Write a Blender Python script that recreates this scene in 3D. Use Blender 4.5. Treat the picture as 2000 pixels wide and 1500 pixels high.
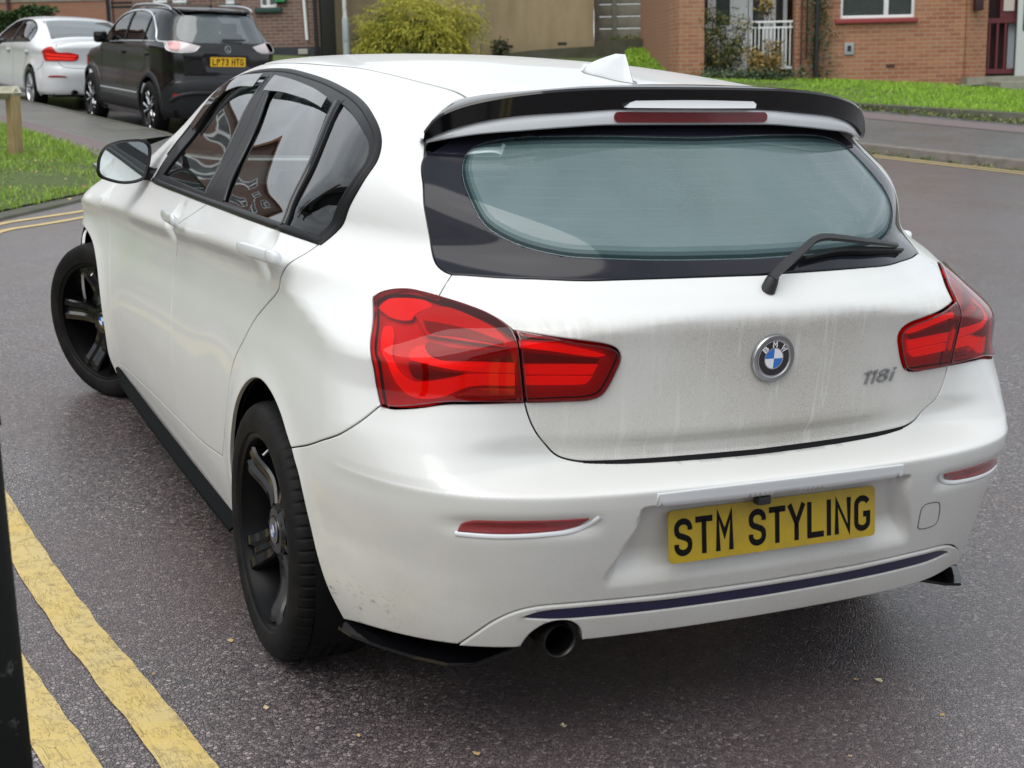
import bpy, bmesh, math, random
import numpy as np
from mathutils import Vector, Matrix
from mathutils.geometry import delaunay_2d_cdt
R = math.radians
for o in list(bpy.data.objects): bpy.data.objects.remove(o)
scene = bpy.context.scene
random.seed(7); RNG = np.random.default_rng(7)

# ---------------------------------------------------------------- camera
YAW, PIT, ROL, FPX = .429284059, .244801651, .0293392131, 2834.37809
CAM = np.array([-1.72596421, -3.27937882, 1.54067950])
def cam_axes():
    cy, sy, cp, sp = math.cos(YAW), math.sin(YAW), math.cos(PIT), math.sin(PIT)
    f = np.array([sy*cp, cy*cp, -sp]); r = np.array([cy, -sy, 0.]); u = np.cross(r, f)
    cr, sr = math.cos(ROL), math.sin(ROL)
    return cr*r+sr*u, -sr*r+cr*u, f
RV, UV_, FV = cam_axes()
cd = bpy.data.cameras.new('camera'); cam = bpy.data.objects.new('camera', cd); scene.collection.objects.link(cam)
cam.matrix_world = Matrix(((RV[0], UV_[0], -FV[0], CAM[0]), (RV[1], UV_[1], -FV[1], CAM[1]), (RV[2], UV_[2], -FV[2], CAM[2]), (0, 0, 0, 1)))
cd.sensor_fit = 'HORIZONTAL'; cd.sensor_width = 36.0; cd.lens = 36.0*FPX/2000.0
cd.clip_start = .05; cd.clip_end = 3000
cd.dof.use_dof = True; cd.dof.focus_distance = 3.6; cd.dof.aperture_fstop = 9.0
scene.camera = cam

# ---------------------------------------------------------------- sky, sun, exposure
w = bpy.data.worlds.new('World'); scene.world = w; w.use_nodes = True
nt = w.node_tree; nt.nodes.clear()
SUN_EL, SUN_AZ = 58.0, 245.0          # azimuth clockwise from +Y
sky = nt.nodes.new('ShaderNodeTexSky'); sky.sky_type = 'NISHITA'; sky.sun_disc = False
sky.sun_elevation = R(SUN_EL); sky.sun_rotation = R(SUN_AZ); sky.air_density = 1.0; sky.dust_density = 3.0; sky.ozone_density = 1.0
hsv = nt.nodes.new('ShaderNodeHueSaturation'); hsv.inputs['Saturation'].default_value = .40; hsv.inputs['Value'].default_value = 1.0
tc = nt.nodes.new('ShaderNodeTexCoord'); mp = nt.nodes.new('ShaderNodeMapping'); mp.inputs['Scale'].default_value = (1, 1, 3)
cl = nt.nodes.new('ShaderNodeTexNoise'); cl.inputs['Scale'].default_value = 2.2; cl.inputs['Detail'].default_value = 6; cl.inputs['Roughness'].default_value = .55
rmp = nt.nodes.new('ShaderNodeValToRGB'); rmp.color_ramp.elements[0].position = .38; rmp.color_ramp.elements[0].color = (6.0, 6.7, 7.3, 1); rmp.color_ramp.elements[1].position = .66; rmp.color_ramp.elements[1].color = (10.2, 10.6, 11.0, 1)
mx = nt.nodes.new('ShaderNodeMixRGB'); mx.inputs[0].default_value = .8
bg = nt.nodes.new('ShaderNodeBackground'); bg.inputs['Strength'].default_value = .095
wo = nt.nodes.new('ShaderNodeOutputWorld')
L = nt.links.new
L(sky.outputs[0], hsv.inputs['Color']); L(hsv.outputs[0], mx.inputs[1]); L(tc.outputs['Generated'], mp.inputs[0]); L(mp.outputs[0], cl.inputs['Vector']); L(cl.outputs[0], rmp.inputs[0]); L(rmp.outputs[0], mx.inputs[2]); L(mx.outputs[0], bg.inputs[0]); L(bg.outputs[0], wo.inputs[0])
sd = bpy.data.lights.new('sun', 'SUN'); sd.energy = 1.4; sd.angle = R(55); sd.color = (1, .97, .93)
sun = bpy.data.objects.new('sun', sd); scene.collection.objects.link(sun)
_d = Vector((math.sin(R(SUN_AZ))*math.cos(R(SUN_EL)), math.cos(R(SUN_AZ))*math.cos(R(SUN_EL)), math.sin(R(SUN_EL))))
sun.rotation_euler = _d.to_track_quat('Z', 'Y').to_euler(); sun.location = (0, 0, 30)
scene.view_settings.view_transform = 'Standard'; scene.view_settings.look = 'None'; scene.view_settings.gamma = 1; scene.view_settings.exposure = 0.55
scene.render.engine = 'CYCLES'
scene.cycles.max_bounces = 8; scene.cycles.transparent_max_bounces = 16; scene.cycles.caustics_reflective = False; scene.cycles.caustics_refractive = False

# ---------------------------------------------------------------- helpers: objects and tags
def link(o, parent=None):
    scene.collection.objects.link(o)
    if parent is not None: o.parent = parent
    return o
def tag(o, label=None, cat=None, group=None, kind=None):
    if label: o['label'] = label
    if cat: o['category'] = cat
    if group: o['group'] = group
    if kind: o['kind'] = kind
    return o
def empty(name, loc=(0, 0, 0), rz=0.0, **k):
    o = bpy.data.objects.new(name, None); o.empty_display_size = .2; o.location = loc; o.rotation_euler = (0, 0, rz); link(o); tag(o, **k); return o
def mesh_obj(name, V, Fc, mat, parent=None, smooth=True, normals=None, loopn=None):
    me = bpy.data.meshes.new(name); me.from_pydata([tuple(map(float, v)) for v in V], [], [tuple(int(i) for i in f) for f in Fc])
    me.validate(); me.update()
    if smooth: me.polygons.foreach_set('use_smooth', [True]*len(me.polygons))
    if normals is not None and len(normals) == len(me.vertices):
        me.normals_split_custom_set_from_vertices([tuple(map(float, n)) for n in normals])
    if mat is not None:
        for m in (mat if isinstance(mat, (list, tuple)) else [mat]): me.materials.append(m)
    o = bpy.data.objects.new(name, me); link(o, parent); return o
class MB:
    """collects shapes for ONE mesh"""
    def __init__(s): s.v = []; s.f = []
    def add(s, V, Fc):
        n = len(s.v); s.v += [tuple(map(float, v)) for v in V]; s.f += [tuple(int(i)+n for i in f) for f in Fc]; return s
    def box(s, c, d, rot=None, bev=0):
        c = np.array(c, float); h = np.array(d, float)/2
        if bev:
            b = min(bev, min(h)*.9); P = []
            bm = bmesh.new(); bmesh.ops.create_cube(bm, size=1.0)
            for v in bm.verts: v.co = Vector((v.co.x*d[0], v.co.y*d[1], v.co.z*d[2]))
            bmesh.ops.bevel(bm, geom=bm.edges[:], offset=b, segments=2, affect='EDGES', profile=.6)
            V = np.array([v.co[:] for v in bm.verts]); Fc = [[v.index for v in f.verts] for f in bm.faces]; bm.free()
        else:
            V = np.array([[x, y, z] for x in (-1, 1) for y in (-1, 1) for z in (-1, 1)])*h
            Fc = [(0, 1, 3, 2), (4, 6, 7, 5), (0, 4, 5, 1), (2, 3, 7, 6), (0, 2, 6, 4), (1, 5, 7, 3)]
        if rot is not None: V = V @ np.array(rot).T
        return s.add(V+c, Fc)
    def frustum(s, quads_a, quads_b):  # two matching rings -> closed solid
        n = len(quads_a); Fc = [tuple(range(n))[::-1], tuple(range(n, 2*n))]
        for i in range(n): j = (i+1) % n; Fc.append((i, j, n+j, n+i))
        return s.add(list(quads_a)+list(quads_b), Fc)
    def tube(s, pts, rad, n=10, cap=True):
        pts = [np.array(p, float) for p in pts]; rad = rad if hasattr(rad, '__len__') else [rad]*len(pts)
        V = []; prev = None
        for i, p in enumerate(pts):
            t = pts[min(i+1, len(pts)-1)]-pts[max(i-1, 0)]; t /= np.linalg.norm(t)+1e-12
            if prev is None:
                a = np.array([0, 0, 1.]) if abs(t[2]) < .9 else np.array([1., 0, 0])
                x = np.cross(a, t); x /= np.linalg.norm(x)
            else:
                x = prev-t*(prev@t); x /= np.linalg.norm(x)+1e-12
            prev = x; y = np.cross(t, x)
            for k in range(n):
                a = 2*math.pi*k/n; V.append(p+rad[i]*(math.cos(a)*x+math.sin(a)*y))
        Fc = []
        for i in range(len(pts)-1):
            for k in range(n): k2 = (k+1) % n; Fc.append((i*n+k, i*n+k2, (i+1)*n+k2, (i+1)*n+k))
        if cap: Fc.append(tuple(range(n))[::-1]); Fc.append(tuple((len(pts)-1)*n+k for k in range(n)))
        return s.add(V, Fc)
    def lathe(s, prof, n=64, axis='x', c=(0, 0, 0), fn=None):
        """prof: list of (axial, radius)"""
        c = np.array(c, float); V = []; m = len(prof)
        for k in range(n):
            a = 2*math.pi*k/n; ca, sa = math.cos(a), math.sin(a)
            for j, (h, r) in enumerate(prof):
                if fn: r = fn(j, k, r)
                p = {'x': (h, r*ca, r*sa), 'y': (r*ca, h, r*sa), 'z': (r*ca, r*sa, h)}[axis]; V.append(c+np.array(p))
        Fc = []
        for k in range(n):
            k2 = (k+1) % n
            for j in range(m-1): Fc.append((k*m+j, k*m+j+1, k2*m+j+1, k2*m+j))
        return s.add(V, Fc)
    def build(s, name, mat, parent=None, smooth=False, auto=None):
        o = mesh_obj(name, s.v, s.f, mat, parent, smooth or auto is not None)
        if auto is not None:
            bm = bmesh.new(); bm.from_mesh(o.data); bmesh.ops.recalc_face_normals(bm, faces=bm.faces[:])
            for e in bm.edges:
                if len(e.link_faces) == 2 and e.calc_face_angle(0) > R(auto): e.smooth = False
            bm.to_mesh(o.data); bm.free()
        return o

# ---------------------------------------------------------------- helpers: materials
def mat(name, col=(.5, .5, .5), rough=.5, metal=0.0, coat=0.0, spec=.5, emit=None, es=1.0, alpha=1.0):
    m = bpy.data.materials.new(name); m.use_nodes = True; b = m.node_tree.nodes['Principled BSDF']
    b.inputs['Base Color'].default_value = (*col, 1); b.inputs['Roughness'].default_value = rough; b.inputs['Metallic'].default_value = metal
    b.inputs['Coat Weight'].default_value = coat; b.inputs['Coat Roughness'].default_value = .03; b.inputs['Specular IOR Level'].default_value = spec
    if emit: b.inputs['Emission Color'].default_value = (*emit, 1); b.inputs['Emission Strength'].default_value = es
    return m
class NB:
    """tiny node builder"""
    def __init__(s, m): s.m = m; s.t = m.node_tree; s.b = s.t.nodes['Principled BSDF']
    def n(s, ty, **k):
        nd = s.t.nodes.new(ty)
        for a, v in k.items():
            if a.startswith('i_'):
                key = a[2:]; key = int(key) if key.isdigit() else key.replace('_', ' ')
                nd.inputs[key].default_value = v
            else: setattr(nd, a, v)
        return nd
    def l(s, a, b): s.t.links.new(a, b)
    def coord(s, kind='Object', scale=(1, 1, 1), rot=(0, 0, 0)):
        tc = s.n('ShaderNodeTexCoord'); mp = s.n('ShaderNodeMapping'); mp.inputs['Scale'].default_value = scale; mp.inputs['Rotation'].default_value = rot
        s.l(tc.outputs[kind], mp.inputs[0]); return mp.outputs[0]
    def noise(s, vec, scale, detail=4, rough=.55, dist=0):
        nd = s.n('ShaderNodeTexNoise'); nd.inputs['Scale'].default_value = scale; nd.inputs['Detail'].default_value = detail; nd.inputs['Roughness'].default_value = rough; nd.inputs['Distortion'].default_value = dist
        s.l(vec, nd.inputs['Vector']); return nd.outputs[0]
    def ramp(s, f, stops, interp='LINEAR'):
        nd = s.n('ShaderNodeValToRGB'); cr = nd.color_ramp; cr.interpolation = interp
        while len(cr.elements) < len(stops): cr.elements.new(.5)
        for e, (p, c) in zip(cr.elements, stops):
            e.position = p; e.color = (c, c, c, 1) if not hasattr(c, '__len__') else (*c, 1)
        s.l(f, nd.inputs[0]); return nd.outputs[0]
    def mix(s, f, a, b, mode='MIX'):
        nd = s.n('ShaderNodeMixRGB', blend_type=mode)
        for i, x in enumerate((f, a, b)):
            if hasattr(x, 'is_output') or isinstance(x, bpy.types.NodeSocket): s.l(x, nd.inputs[i])
            elif i == 0: nd.inputs[0].default_value = x
            else: nd.inputs[i].default_value = (*x, 1)
        return nd.outputs[0]
    def math(s, op, a, b=0.0):
        nd = s.n('ShaderNodeMath', operation=op)
        for i, x in enumerate((a, b)):
            if isinstance(x, bpy.types.NodeSocket): s.l(x, nd.inputs[i])
            else: nd.inputs[i].default_value = x
        return nd.outputs[0]
    def bump(s, h, strength=.3, dist=.01, target=True):
        nd = s.n('ShaderNodeBump'); nd.inputs['Strength'].default_value = strength; nd.inputs['Distance'].default_value = dist; s.l(h, nd.inputs['Height'])
        if target: s.l(nd.outputs[0], s.b.inputs['Normal'])
        return nd.outputs[0]
    def base(s, c): s.l(c, s.b.inputs['Base Color'])
    def rough(s, c): s.l(c, s.b.inputs['Roughness'])
# ---------------------------------------------------------------- helpers: car-body surfaces
def smooth_table(xs, ys, sig, step=.002):
    xs = np.array(xs, float); ys = np.array(ys, float); o = np.argsort(xs); xs = xs[o]; ys = ys[o]
    h = np.diff(xs); d = np.diff(ys)/h; m = np.zeros(len(xs)); m[0] = d[0]; m[-1] = d[-1]
    for i in range(1, len(xs)-1):
        if d[i-1]*d[i] > 0:
            w1 = 2*h[i]+h[i-1]; w2 = h[i]+2*h[i-1]; m[i] = (w1+w2)/(w1/d[i-1]+w2/d[i])
    pad = 4*sig+.2; X = np.arange(xs[0]-pad, xs[-1]+pad, step)
    k = np.clip(np.searchsorted(xs, X)-1, 0, len(xs)-2); t = (X-xs[k])/h[k]
    Y = (2*t**3-3*t**2+1)*ys[k]+(t**3-2*t**2+t)*h[k]*m[k]+(-2*t**3+3*t**2)*ys[k+1]+(t**3-t**2)*h[k]*m[k+1]
    Y = np.where(X < xs[0], ys[0]+(X-xs[0])*m[0], Y); Y = np.where(X > xs[-1], ys[-1]+(X-xs[-1])*m[-1], Y)
    if sig > 0:
        n = int(4*sig/step)+1; g = np.exp(-.5*(np.arange(-n, n+1)*step/sig)**2); g /= g.sum()
        Yp = np.concatenate([Y[0]+(np.arange(-n, 0))*(Y[1]-Y[0]), Y, Y[-1]+np.arange(1, n+1)*(Y[-1]-Y[-2])]); Y = np.convolve(Yp, g, 'valid')
    return lambda q: np.interp(q, X, Y)
def ss(a, b, x):
    t = np.clip((x-a)/(b-a), 0, 1); return t*t*(3-2*t)
def smax(a, b, k): return np.maximum(a, b)+np.maximum(k-np.abs(a-b), 0)**2/(4*k)
def grad(P, F, e=.002):
    g = np.zeros_like(P)
    for i in range(3):
        d = np.zeros(3); d[i] = e; g[:, i] = F(P+d)-F(P-d)
    return g/np.maximum(np.linalg.norm(g, axis=1, keepdims=True), 1e-12)
class Body:
    """implicit car body: F<0 inside.  Charts map flat outlines onto the surface by casting rays outwards."""
    def __init__(s, F, cx=.35, cy=-.30, cz=.90, qr=.5, yf=2.9, vs=.5):
        s.F = F; s.cx = cx; s.cy = cy; s.cz = cz; s.qr = qr; s.vs = vs; s.sq = qr*np.pi/2; s.sm = s.sq+cx; s.yf = yf
    def side(s, q):            # (s,v): forward->back along the left flank, round the corner, across the tail
        S = q[:, 0].copy(); v = q[:, 1]; mir = S > s.sm; S = np.where(mir, 2*s.sm-S, S)
        th = np.clip(S/s.qr, 0, np.pi/2); ox = np.where(S > s.sq, -s.cx+(S-s.sq), -s.cx); oy = np.where(S < 0, s.cy-S, s.cy)
        oz = np.minimum(v, s.cz); ph = np.clip((v-s.cz)/s.vs, 0, np.pi/2); sg = np.where(mir, -1., 1.)
        return np.stack([ox*sg, oy, oz], -1), np.stack([-np.cos(th)*np.cos(ph)*sg, -np.sin(th)*np.cos(ph), np.sin(ph)], -1)
    def front(s, q):
        O, D = s.side(q); O[:, 1] = s.cy+s.yf-O[:, 1]; D[:, 1] *= -1; return O, D
    def top(s, q): return np.stack([q[:, 0], q[:, 1], np.full(len(q), s.cz-.1)], -1), np.tile([0., 0., 1.], (len(q), 1))
    def side_inv(s, P):
        P = np.atleast_2d(np.array(P, float)); x = P[:, 0]; mir = x > 0; xa = -np.abs(x); y = P[:, 1]; z = P[:, 2]
        sd = y >= s.cy; rr = (~sd) & (xa > -s.cx)
        hx = np.where(sd, -(xa+s.cx), np.where(rr, -(y-s.cy), np.hypot(xa+s.cx, y-s.cy))); th = np.arctan2(-(y-s.cy), -(xa+s.cx))
        S = np.where(sd, s.cy-y, np.where(rr, s.sq+xa+s.cx, th*s.qr)); v = np.where(z <= s.cz, z, s.cz+s.vs*np.arctan2(z-s.cz, hx))
        return np.stack([np.where(mir, 2*s.sm-S, S), v], -1)
    def cast(s, O, D, off=0., t1=3.0):
        lo = np.zeros(len(O)); hi = np.full(len(O), t1)
        for _ in range(30):
            m = (lo+hi)/2; f = s.F(O+D*m[:, None]); lo = np.where(f < 0, m, lo); hi = np.where(f < 0, hi, m)
        P = O+D*lo[:, None]; N = grad(P, s.F); return P+N*np.reshape(off, (-1, 1)), N
    def on(s, q, chart='side', off=0.):
        q = np.atleast_2d(np.array(q, float)); O, D = getattr(s, chart)(q); return s.cast(O, D, off)
    def yz(s, pts):            # (y,z) on the left flank -> side chart
        p = np.array(pts, float); P, _ = s.cast(np.stack([np.full(len(p), -.1), p[:, 0], p[:, 1]], -1), np.tile([-1., 0, 0], (len(p), 1))); return s.side_inv(P)
    def xy(s, pts):            # (x,y) seen from above -> side chart
        P, _ = s.on(pts, 'top'); return s.side_inv(P)
    def xz(s, pts):            # (x,z) seen from behind -> side chart
        p = np.array(pts, float); P, _ = s.cast(np.stack([p[:, 0], np.full(len(p), s.cy), p[:, 1]], -1), np.tile([0, -1., 0], (len(p), 1))); return s.side_inv(P)
def curve(pts, step=.01):
    """smooth open curve through pts"""
    p = np.array(pts, float)
    if len(p) == 2:
        n = max(1, int(np.ceil(np.linalg.norm(p[1]-p[0])/step))); t = np.linspace(0, 1, n+1)[:, None]; return p[0]+(p[1]-p[0])*t
    d = np.maximum(np.linalg.norm(np.diff(p, axis=0), axis=1), 1e-9)**.5
    e = np.vstack([2*p[0]-p[1], p, 2*p[-1]-p[-2]]); de = np.concatenate([[d[0]], d, [d[-1]]]); out = []
    for i in range(len(p)-1):
        p0, p1, p2, p3 = e[i:i+4]; a, b, c = de[i], de[i+1], de[i+2]
        m1 = (p1-p0)/a-(p2-p0)/(a+b)+(p2-p1)/b; m2 = (p2-p1)/b-(p3-p1)/(b+c)+(p3-p2)/c; m1 = m1*b; m2 = m2*b
        n = max(1, int(np.ceil(np.linalg.norm(p2-p1)/step))); t = (np.arange(n)/n)[:, None]
        out.append((2*t**3-3*t**2+1)*p1+(t**3-2*t**2+t)*m1+(-2*t**3+3*t**2)*p2+(t**3-t**2)*m2)
    return np.vstack(out+[p[-1:]])
def ring(*curves, step=.01):
    """join curves (already in order) to a closed outline; corners stay sharp"""
    out = []
    for c in curves:
        c = curve(c, step)
        if out and np.linalg.norm(out[-1][-1]-c[0]) < 1e-4: c = c[1:]
        elif out: c = np.vstack([curve([out[-1][-1], c[0]], step)[1:-1], c])
        out.append(c)
    r = np.vstack(out)
    g = np.linalg.norm(r[0]-r[-1])
    if g < 1e-4: r = r[:-1]
    elif g > 1.5*step: r = np.vstack([r, curve([r[-1], r[0]], step)[1:-1]])
    return r
def J_(a): return np.array(a, float)
def area(r): return .5*np.sum(r[:, 0]*np.roll(r[:, 1], -1)-np.roll(r[:, 0], -1)*r[:, 1])
def inset(r, d):
    if area(r) < 0: r = r[::-1]
    e = np.roll(r, -1, 0)-r; e /= np.maximum(np.linalg.norm(e, axis=1, keepdims=True), 1e-12); n = np.stack([-e[:, 1], e[:, 0]], -1)
    m = n+np.roll(n, 1, 0); l = np.linalg.norm(m, axis=1, keepdims=True); m = m/np.maximum(l, 1e-9); c = np.maximum((m*n).sum(1, keepdims=True), .45)
    return r+m*d/c
def inside(q, r):
    c = np.zeros(len(q), bool); x, y = q[:, 0], q[:, 1]
    x1, y1 = r[:, 0], r[:, 1]; x2, y2 = np.roll(x1, -1), np.roll(y1, -1)
    for a, b, c2, d in zip(x1, y1, x2, y2):
        if b == d: continue
        k = ((b > y) != (d > y)) & (x < (c2-a)*(y-b)/(d-b)+a); c ^= k
    return c
def near(q, r, d):
    bad = np.zeros(len(q), bool)
    for i in range(0, len(r), 64):
        R_ = r[i:i+64]; bad |= (((q[:, None, :]-R_[None])**2).sum(2).min(1) < d*d)
    return bad
def mirror_s(b, r): return np.stack([2*b.sm-r[:, 0], r[:, 1]], -1)
def full(b, half):
    """open half-outline (left side, ending on the centre line at both ends) -> closed outline over both sides"""
    return np.vstack([half, mirror_s(b, half)[::-1][1:-1]])
def panel(b, name, r, m, parent, off=0., chart='side', step=.018, gap=.0018, skirt=.010, holes=(), both=False, xf=None, ringed=True, fn=None, extra=None):
    """cut one skin panel out of body b along outline r"""
    if area(r) < 0: r = r[::-1]
    r = inset(r, gap) if gap else r
    hs = [(h if area(h) > 0 else h[::-1]) for h in holes]
    hs = [inset(h, -gap) if gap else h for h in hs]
    lo, hi = r.min(0), r.max(0); dx, dy = step, step*.87
    gy, gx_ = np.arange(lo[1], hi[1], dy), np.arange(lo[0], hi[0], dx)
    G = np.array([(x+(dx/2 if j % 2 else 0), y) for j, y in enumerate(gy) for x in gx_])
    if extra is not None:      # rows of points packed along creases
        ex = J_(extra); ex = ex[(ex[:, 0] > lo[0]) & (ex[:, 0] < hi[0]) & (ex[:, 1] > lo[1]) & (ex[:, 1] < hi[1])]
        if len(ex):
            q = np.floor(ex/(step*.6)).astype(int); keys = {(a+i, c+j) for a, c in q.tolist() for i in (-1, 0, 1) for j in (-1, 0, 1)}
            G = np.array([g for g in G if (int(math.floor(g[0]/(step*.6))), int(math.floor(g[1]/(step*.6)))) not in keys]); G = np.vstack([G, ex])
    G = G[inside(G, r)] if len(G) else G.reshape(0, 2)
    for h in hs: G = G[~inside(G, h)]
    rings = [r]+hs; inn = []
    if ringed:
        inn = [inset(r, .0035)]+[inset(h, -.0035) for h in hs]
        inn = [q[~near(q, rr, .0025)] for q, rr in zip(inn, rings)]
    for q in rings:
        if len(G): G = G[~near(G, q, step*.55 if extra is None else min(step*.55, .0055))]
    V2 = list(rings); base = []; n0 = 0; edges = []; own = []
    for q in rings:
        k = len(q); edges += [(n0+i, n0+(i+1) % k) for i in range(k)]; own.append((n0, k)); n0 += k
    A = np.vstack(V2+inn+[G]); res = delaunay_2d_cdt([Vector(p) for p in A.tolist()], edges, [], 0, 1e-7)
    vv = np.array([v[:] for v in res[0]]); T = np.array([t for t in res[2] if len(t) == 3])
    cen = vv[T].mean(1); k = inside(cen, r)
    for h in hs: k &= ~inside(cen, h)
    T = T[k]
    e1 = vv[T[:, 1]]-vv[T[:, 0]]; e2 = vv[T[:, 2]]-vv[T[:, 0]]; flip = (e1[:, 0]*e2[:, 1]-e1[:, 1]*e2[:, 0]) < 0; T[flip] = T[flip][:, ::-1]
    P, N = b.on(vv, chart, off)
    if fn is not None: P, N = fn(P, N, vv)
    t0 = T[len(T)//2]; fnm = np.cross(P[t0[1]]-P[t0[0]], P[t0[2]]-P[t0[0]])
    if fnm @ N[t0[0]] < 0: T = T[:, ::-1]
    # boundary loop of the kept triangles -> a skirt turned inwards gives the panel an edge
    E = {}
    for t in T.tolist():
        for i in range(3):
            a, c = t[i], t[(i+1) % 3]
            if (c, a) in E: del E[(c, a)]
            else: E[(a, c)] = 1
    P = list(P); N = list(N); Fc = T.tolist()
    if skirt:
        bv = sorted({a for e in E for a in e}); top = {}; bot = {}
        cenp = np.zeros((len(P), 3))
        for a, c in E:
            o = np.cross(P[c]-P[a], N[a]); o = o/(np.linalg.norm(o)+1e-9); cenp[a] += o; cenp[c] += o
        for a in bv:
            o = cenp[a]/(np.linalg.norm(cenp[a])+1e-9); n = N[a].copy()
            if ringed:
                P[a] = P[a]-n*.0011; N[a] = (n+o*.7)/np.linalg.norm(n+o*.7)
            top[a] = len(P); P.append(P[a].copy()); N.append(o); bot[a] = len(P); P.append(P[a]-n*skirt); N.append(o)
        for a, c in E: Fc.append([top[c], top[a], bot[a], bot[c]])
    P = np.array(P); N = np.array(N); objs = []
    def emit(P, N, Fc): 
        o = mesh_obj(name, P, Fc, m, parent, True, N); return o
    if xf is not None: pass
    objs.append(emit(P, N, Fc))
    if both:
        P2 = P*np.array([-1, 1, 1]); N2 = N*np.array([-1, 1, 1]); objs.append(emit(P2, N2, [list(f)[::-1] for f in Fc]))
    return objs if both else objs[0]
def ribbon(b, name, curves, m, parent, width=.02, off=-.0085, chart='side', both=False, step=.012):
    """dark seal strip lying under the shut lines"""
    o = None
    for c in curves:
        V = []; Fc = []; c = curve(c, step); t = np.gradient(c, axis=0); t /= np.maximum(np.linalg.norm(t, axis=1, keepdims=True), 1e-9); n = np.stack([-t[:, 1], t[:, 0]], -1)
        A, _ = b.on(c+n*width/2, chart, off); B, _ = b.on(c-n*width/2, chart, off); k = len(V); V += list(A)+list(B); m_ = len(c)
        for i in range(m_-1): Fc.append((k+i, k+i+1, k+m_+i+1, k+m_+i))
        V = np.array(V); o = mesh_obj(name, V, Fc, m, parent)
        if both: mesh_obj(name, V*[-1, 1, 1], Fc, m, parent)
    return o
def bead(b, name, pts, m, parent, width=.012, height=.004, chart='side', closed=False, off=0., both=False, step=.01, n=6):
    """raised rounded strip following a curve on the body"""
    c = curve(pts, step); 
    if closed: c = c[:-1] if np.linalg.norm(c[0]-c[-1]) < 1e-6 else c
    t = (np.roll(c, -1, 0)-np.roll(c, 1, 0)) if closed else np.gradient(c, axis=0)
    t /= np.maximum(np.linalg.norm(t, axis=1, keepdims=True), 1e-9); nn = np.stack([-t[:, 1], t[:, 0]], -1); V = []; L_ = len(c)
    for j in range(n+1):
        a = math.pi*j/n; P, _ = b.on(c+nn*(math.cos(a)*width/2), chart, off+height*math.sin(a)); V.append(P)
    V = np.vstack(V); Fc = []
    for j in range(n):
        for i in range(L_ if closed else L_-1):
            i2 = (i+1) % L_; Fc.append((j*L_+i, j*L_+i2, (j+1)*L_+i2, (j+1)*L_+i))
    for V in ([V, V*[-1, 1, 1]] if both else [V]):
        o = mesh_obj(name, V, Fc, m, parent)
        bm = bmesh.new(); bm.from_mesh(o.data); bmesh.ops.recalc_face_normals(bm, faces=bm.faces[:]); bm.to_mesh(o.data); bm.free()
    return o
def half_strip(b, z0, z1, chart='side'): pass

# ---------------------------------------------------------------- lettering built from strokes
def arc(cx, cy, rx, ry, a0, a1, n=8): return [(cx+rx*math.cos(R(a0+(a1-a0)*i/n)), cy+ry*math.sin(R(a0+(a1-a0)*i/n))) for i in range(n+1)]
def _glyphs():
    W, H, t = 50., 79., 6.5
    l, r, b, T = t, W-t, t, H-t; mx, my = W/2, H/2
    S = [(r, T-19)]+arc(mx, T-14, r-mx, 14, 0, 180, 10)+[(l, my+15), (l+1.5, my+9), (l+7, my+4), (mx, my+.3), (r-7, my-4), (r-1.5, my-9), (r, my-15)]+arc(mx, b+14, r-mx, 14, 0, -180, 10)+[(l, b+19)]
    G = {'S': [S], 'T': [[(1, T), (W-1, T)], [(mx, T), (mx, 0)]], 'M': [[(l, 0), (l, T+t-1.5), (mx, my-4), (r, T+t-1.5), (r, 0)]],
         'Y': [[(4, H), (mx, my-2), (W-4, H)], [(mx, my), (mx, 0)]], 'L': [[(l, H), (l, b), (W, b)]], 'I': [[(mx, 0), (mx, H)]],
         'N': [[(l, 0), (l, H-7), (r, 7), (r, H)]], 'G': [arc(mx, T-14, r-mx, 14, 20, 180, 9)+arc(mx, b+14, mx-l, 14, 180, 360, 12)+[(r, my-2), (mx+3, my-2)]],
         'P': [[(l, 0), (l, T), (mx, T)]+arc(mx+2, T-13, r-mx-2, 13, 90, -90, 8)+[(l, T-26)]], '7': [[(3, T), (r+2, T), (mx-7, 0)]],
         '3': [arc(mx, T-13, r-mx, 13, 150, -80, 10)+[(mx-5, my+1)], [(mx-5, my+1)]+arc(mx, b+15, r-mx, 15, 80, -150, 10)],
         'H': [[(l, 0), (l, H)], [(r, 0), (r, H)], [(l, my), (r, my)]], '1': [[(10, H-16), (mx+4, H-6), (mx+4, 0)]],
         '8': [arc(mx, T-14, r-mx-2, 14, 0, 360, 16), arc(mx, b+17, r-mx, 17, 0, 360, 16)], 'i': [[(mx, 0), (mx, H*.68)], [(mx, H*.82), (mx, H)]],
         'B': [[(l, my), (l, T), (mx, T)]+arc(mx, T-14, r-mx-2, 14, 90, -90, 8)+[(l, my)], [(l, my), (l, b), (mx, b)]+arc(mx, b+17, r-mx, 17, -90, 90, 8)],
         'W': [[(0, H), (13, 5), (mx, H-14), (W-13, 5), (W, H)]], 'J': [[(r, H), (r, b+14)]+arc(mx, b+14, r-mx, 14, 0, -170, 8)],
         'O': [arc(mx, T-14, r-mx, 14, 0, 180, 9)+arc(mx, b+14, r-mx, 14, 180, 360, 9)+[(r, T-14)]], 'E': [[(W-2, T), (l, T), (l, b), (W-2, b)], [(l, my), (W-8, my)]],
         'A': [[(2, 0), (mx, H-4), (W-2, 0)], [(12, 24), (W-12, 24)]], 'R': [[(l, 0), (l, T), (mx, T)]+arc(mx+2, T-13, r-mx-2, 13, 90, -90, 8)+[(l, T-26)], [(mx, T-26), (r, 0)]]}
    return G
GLYPH = _glyphs()
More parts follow.
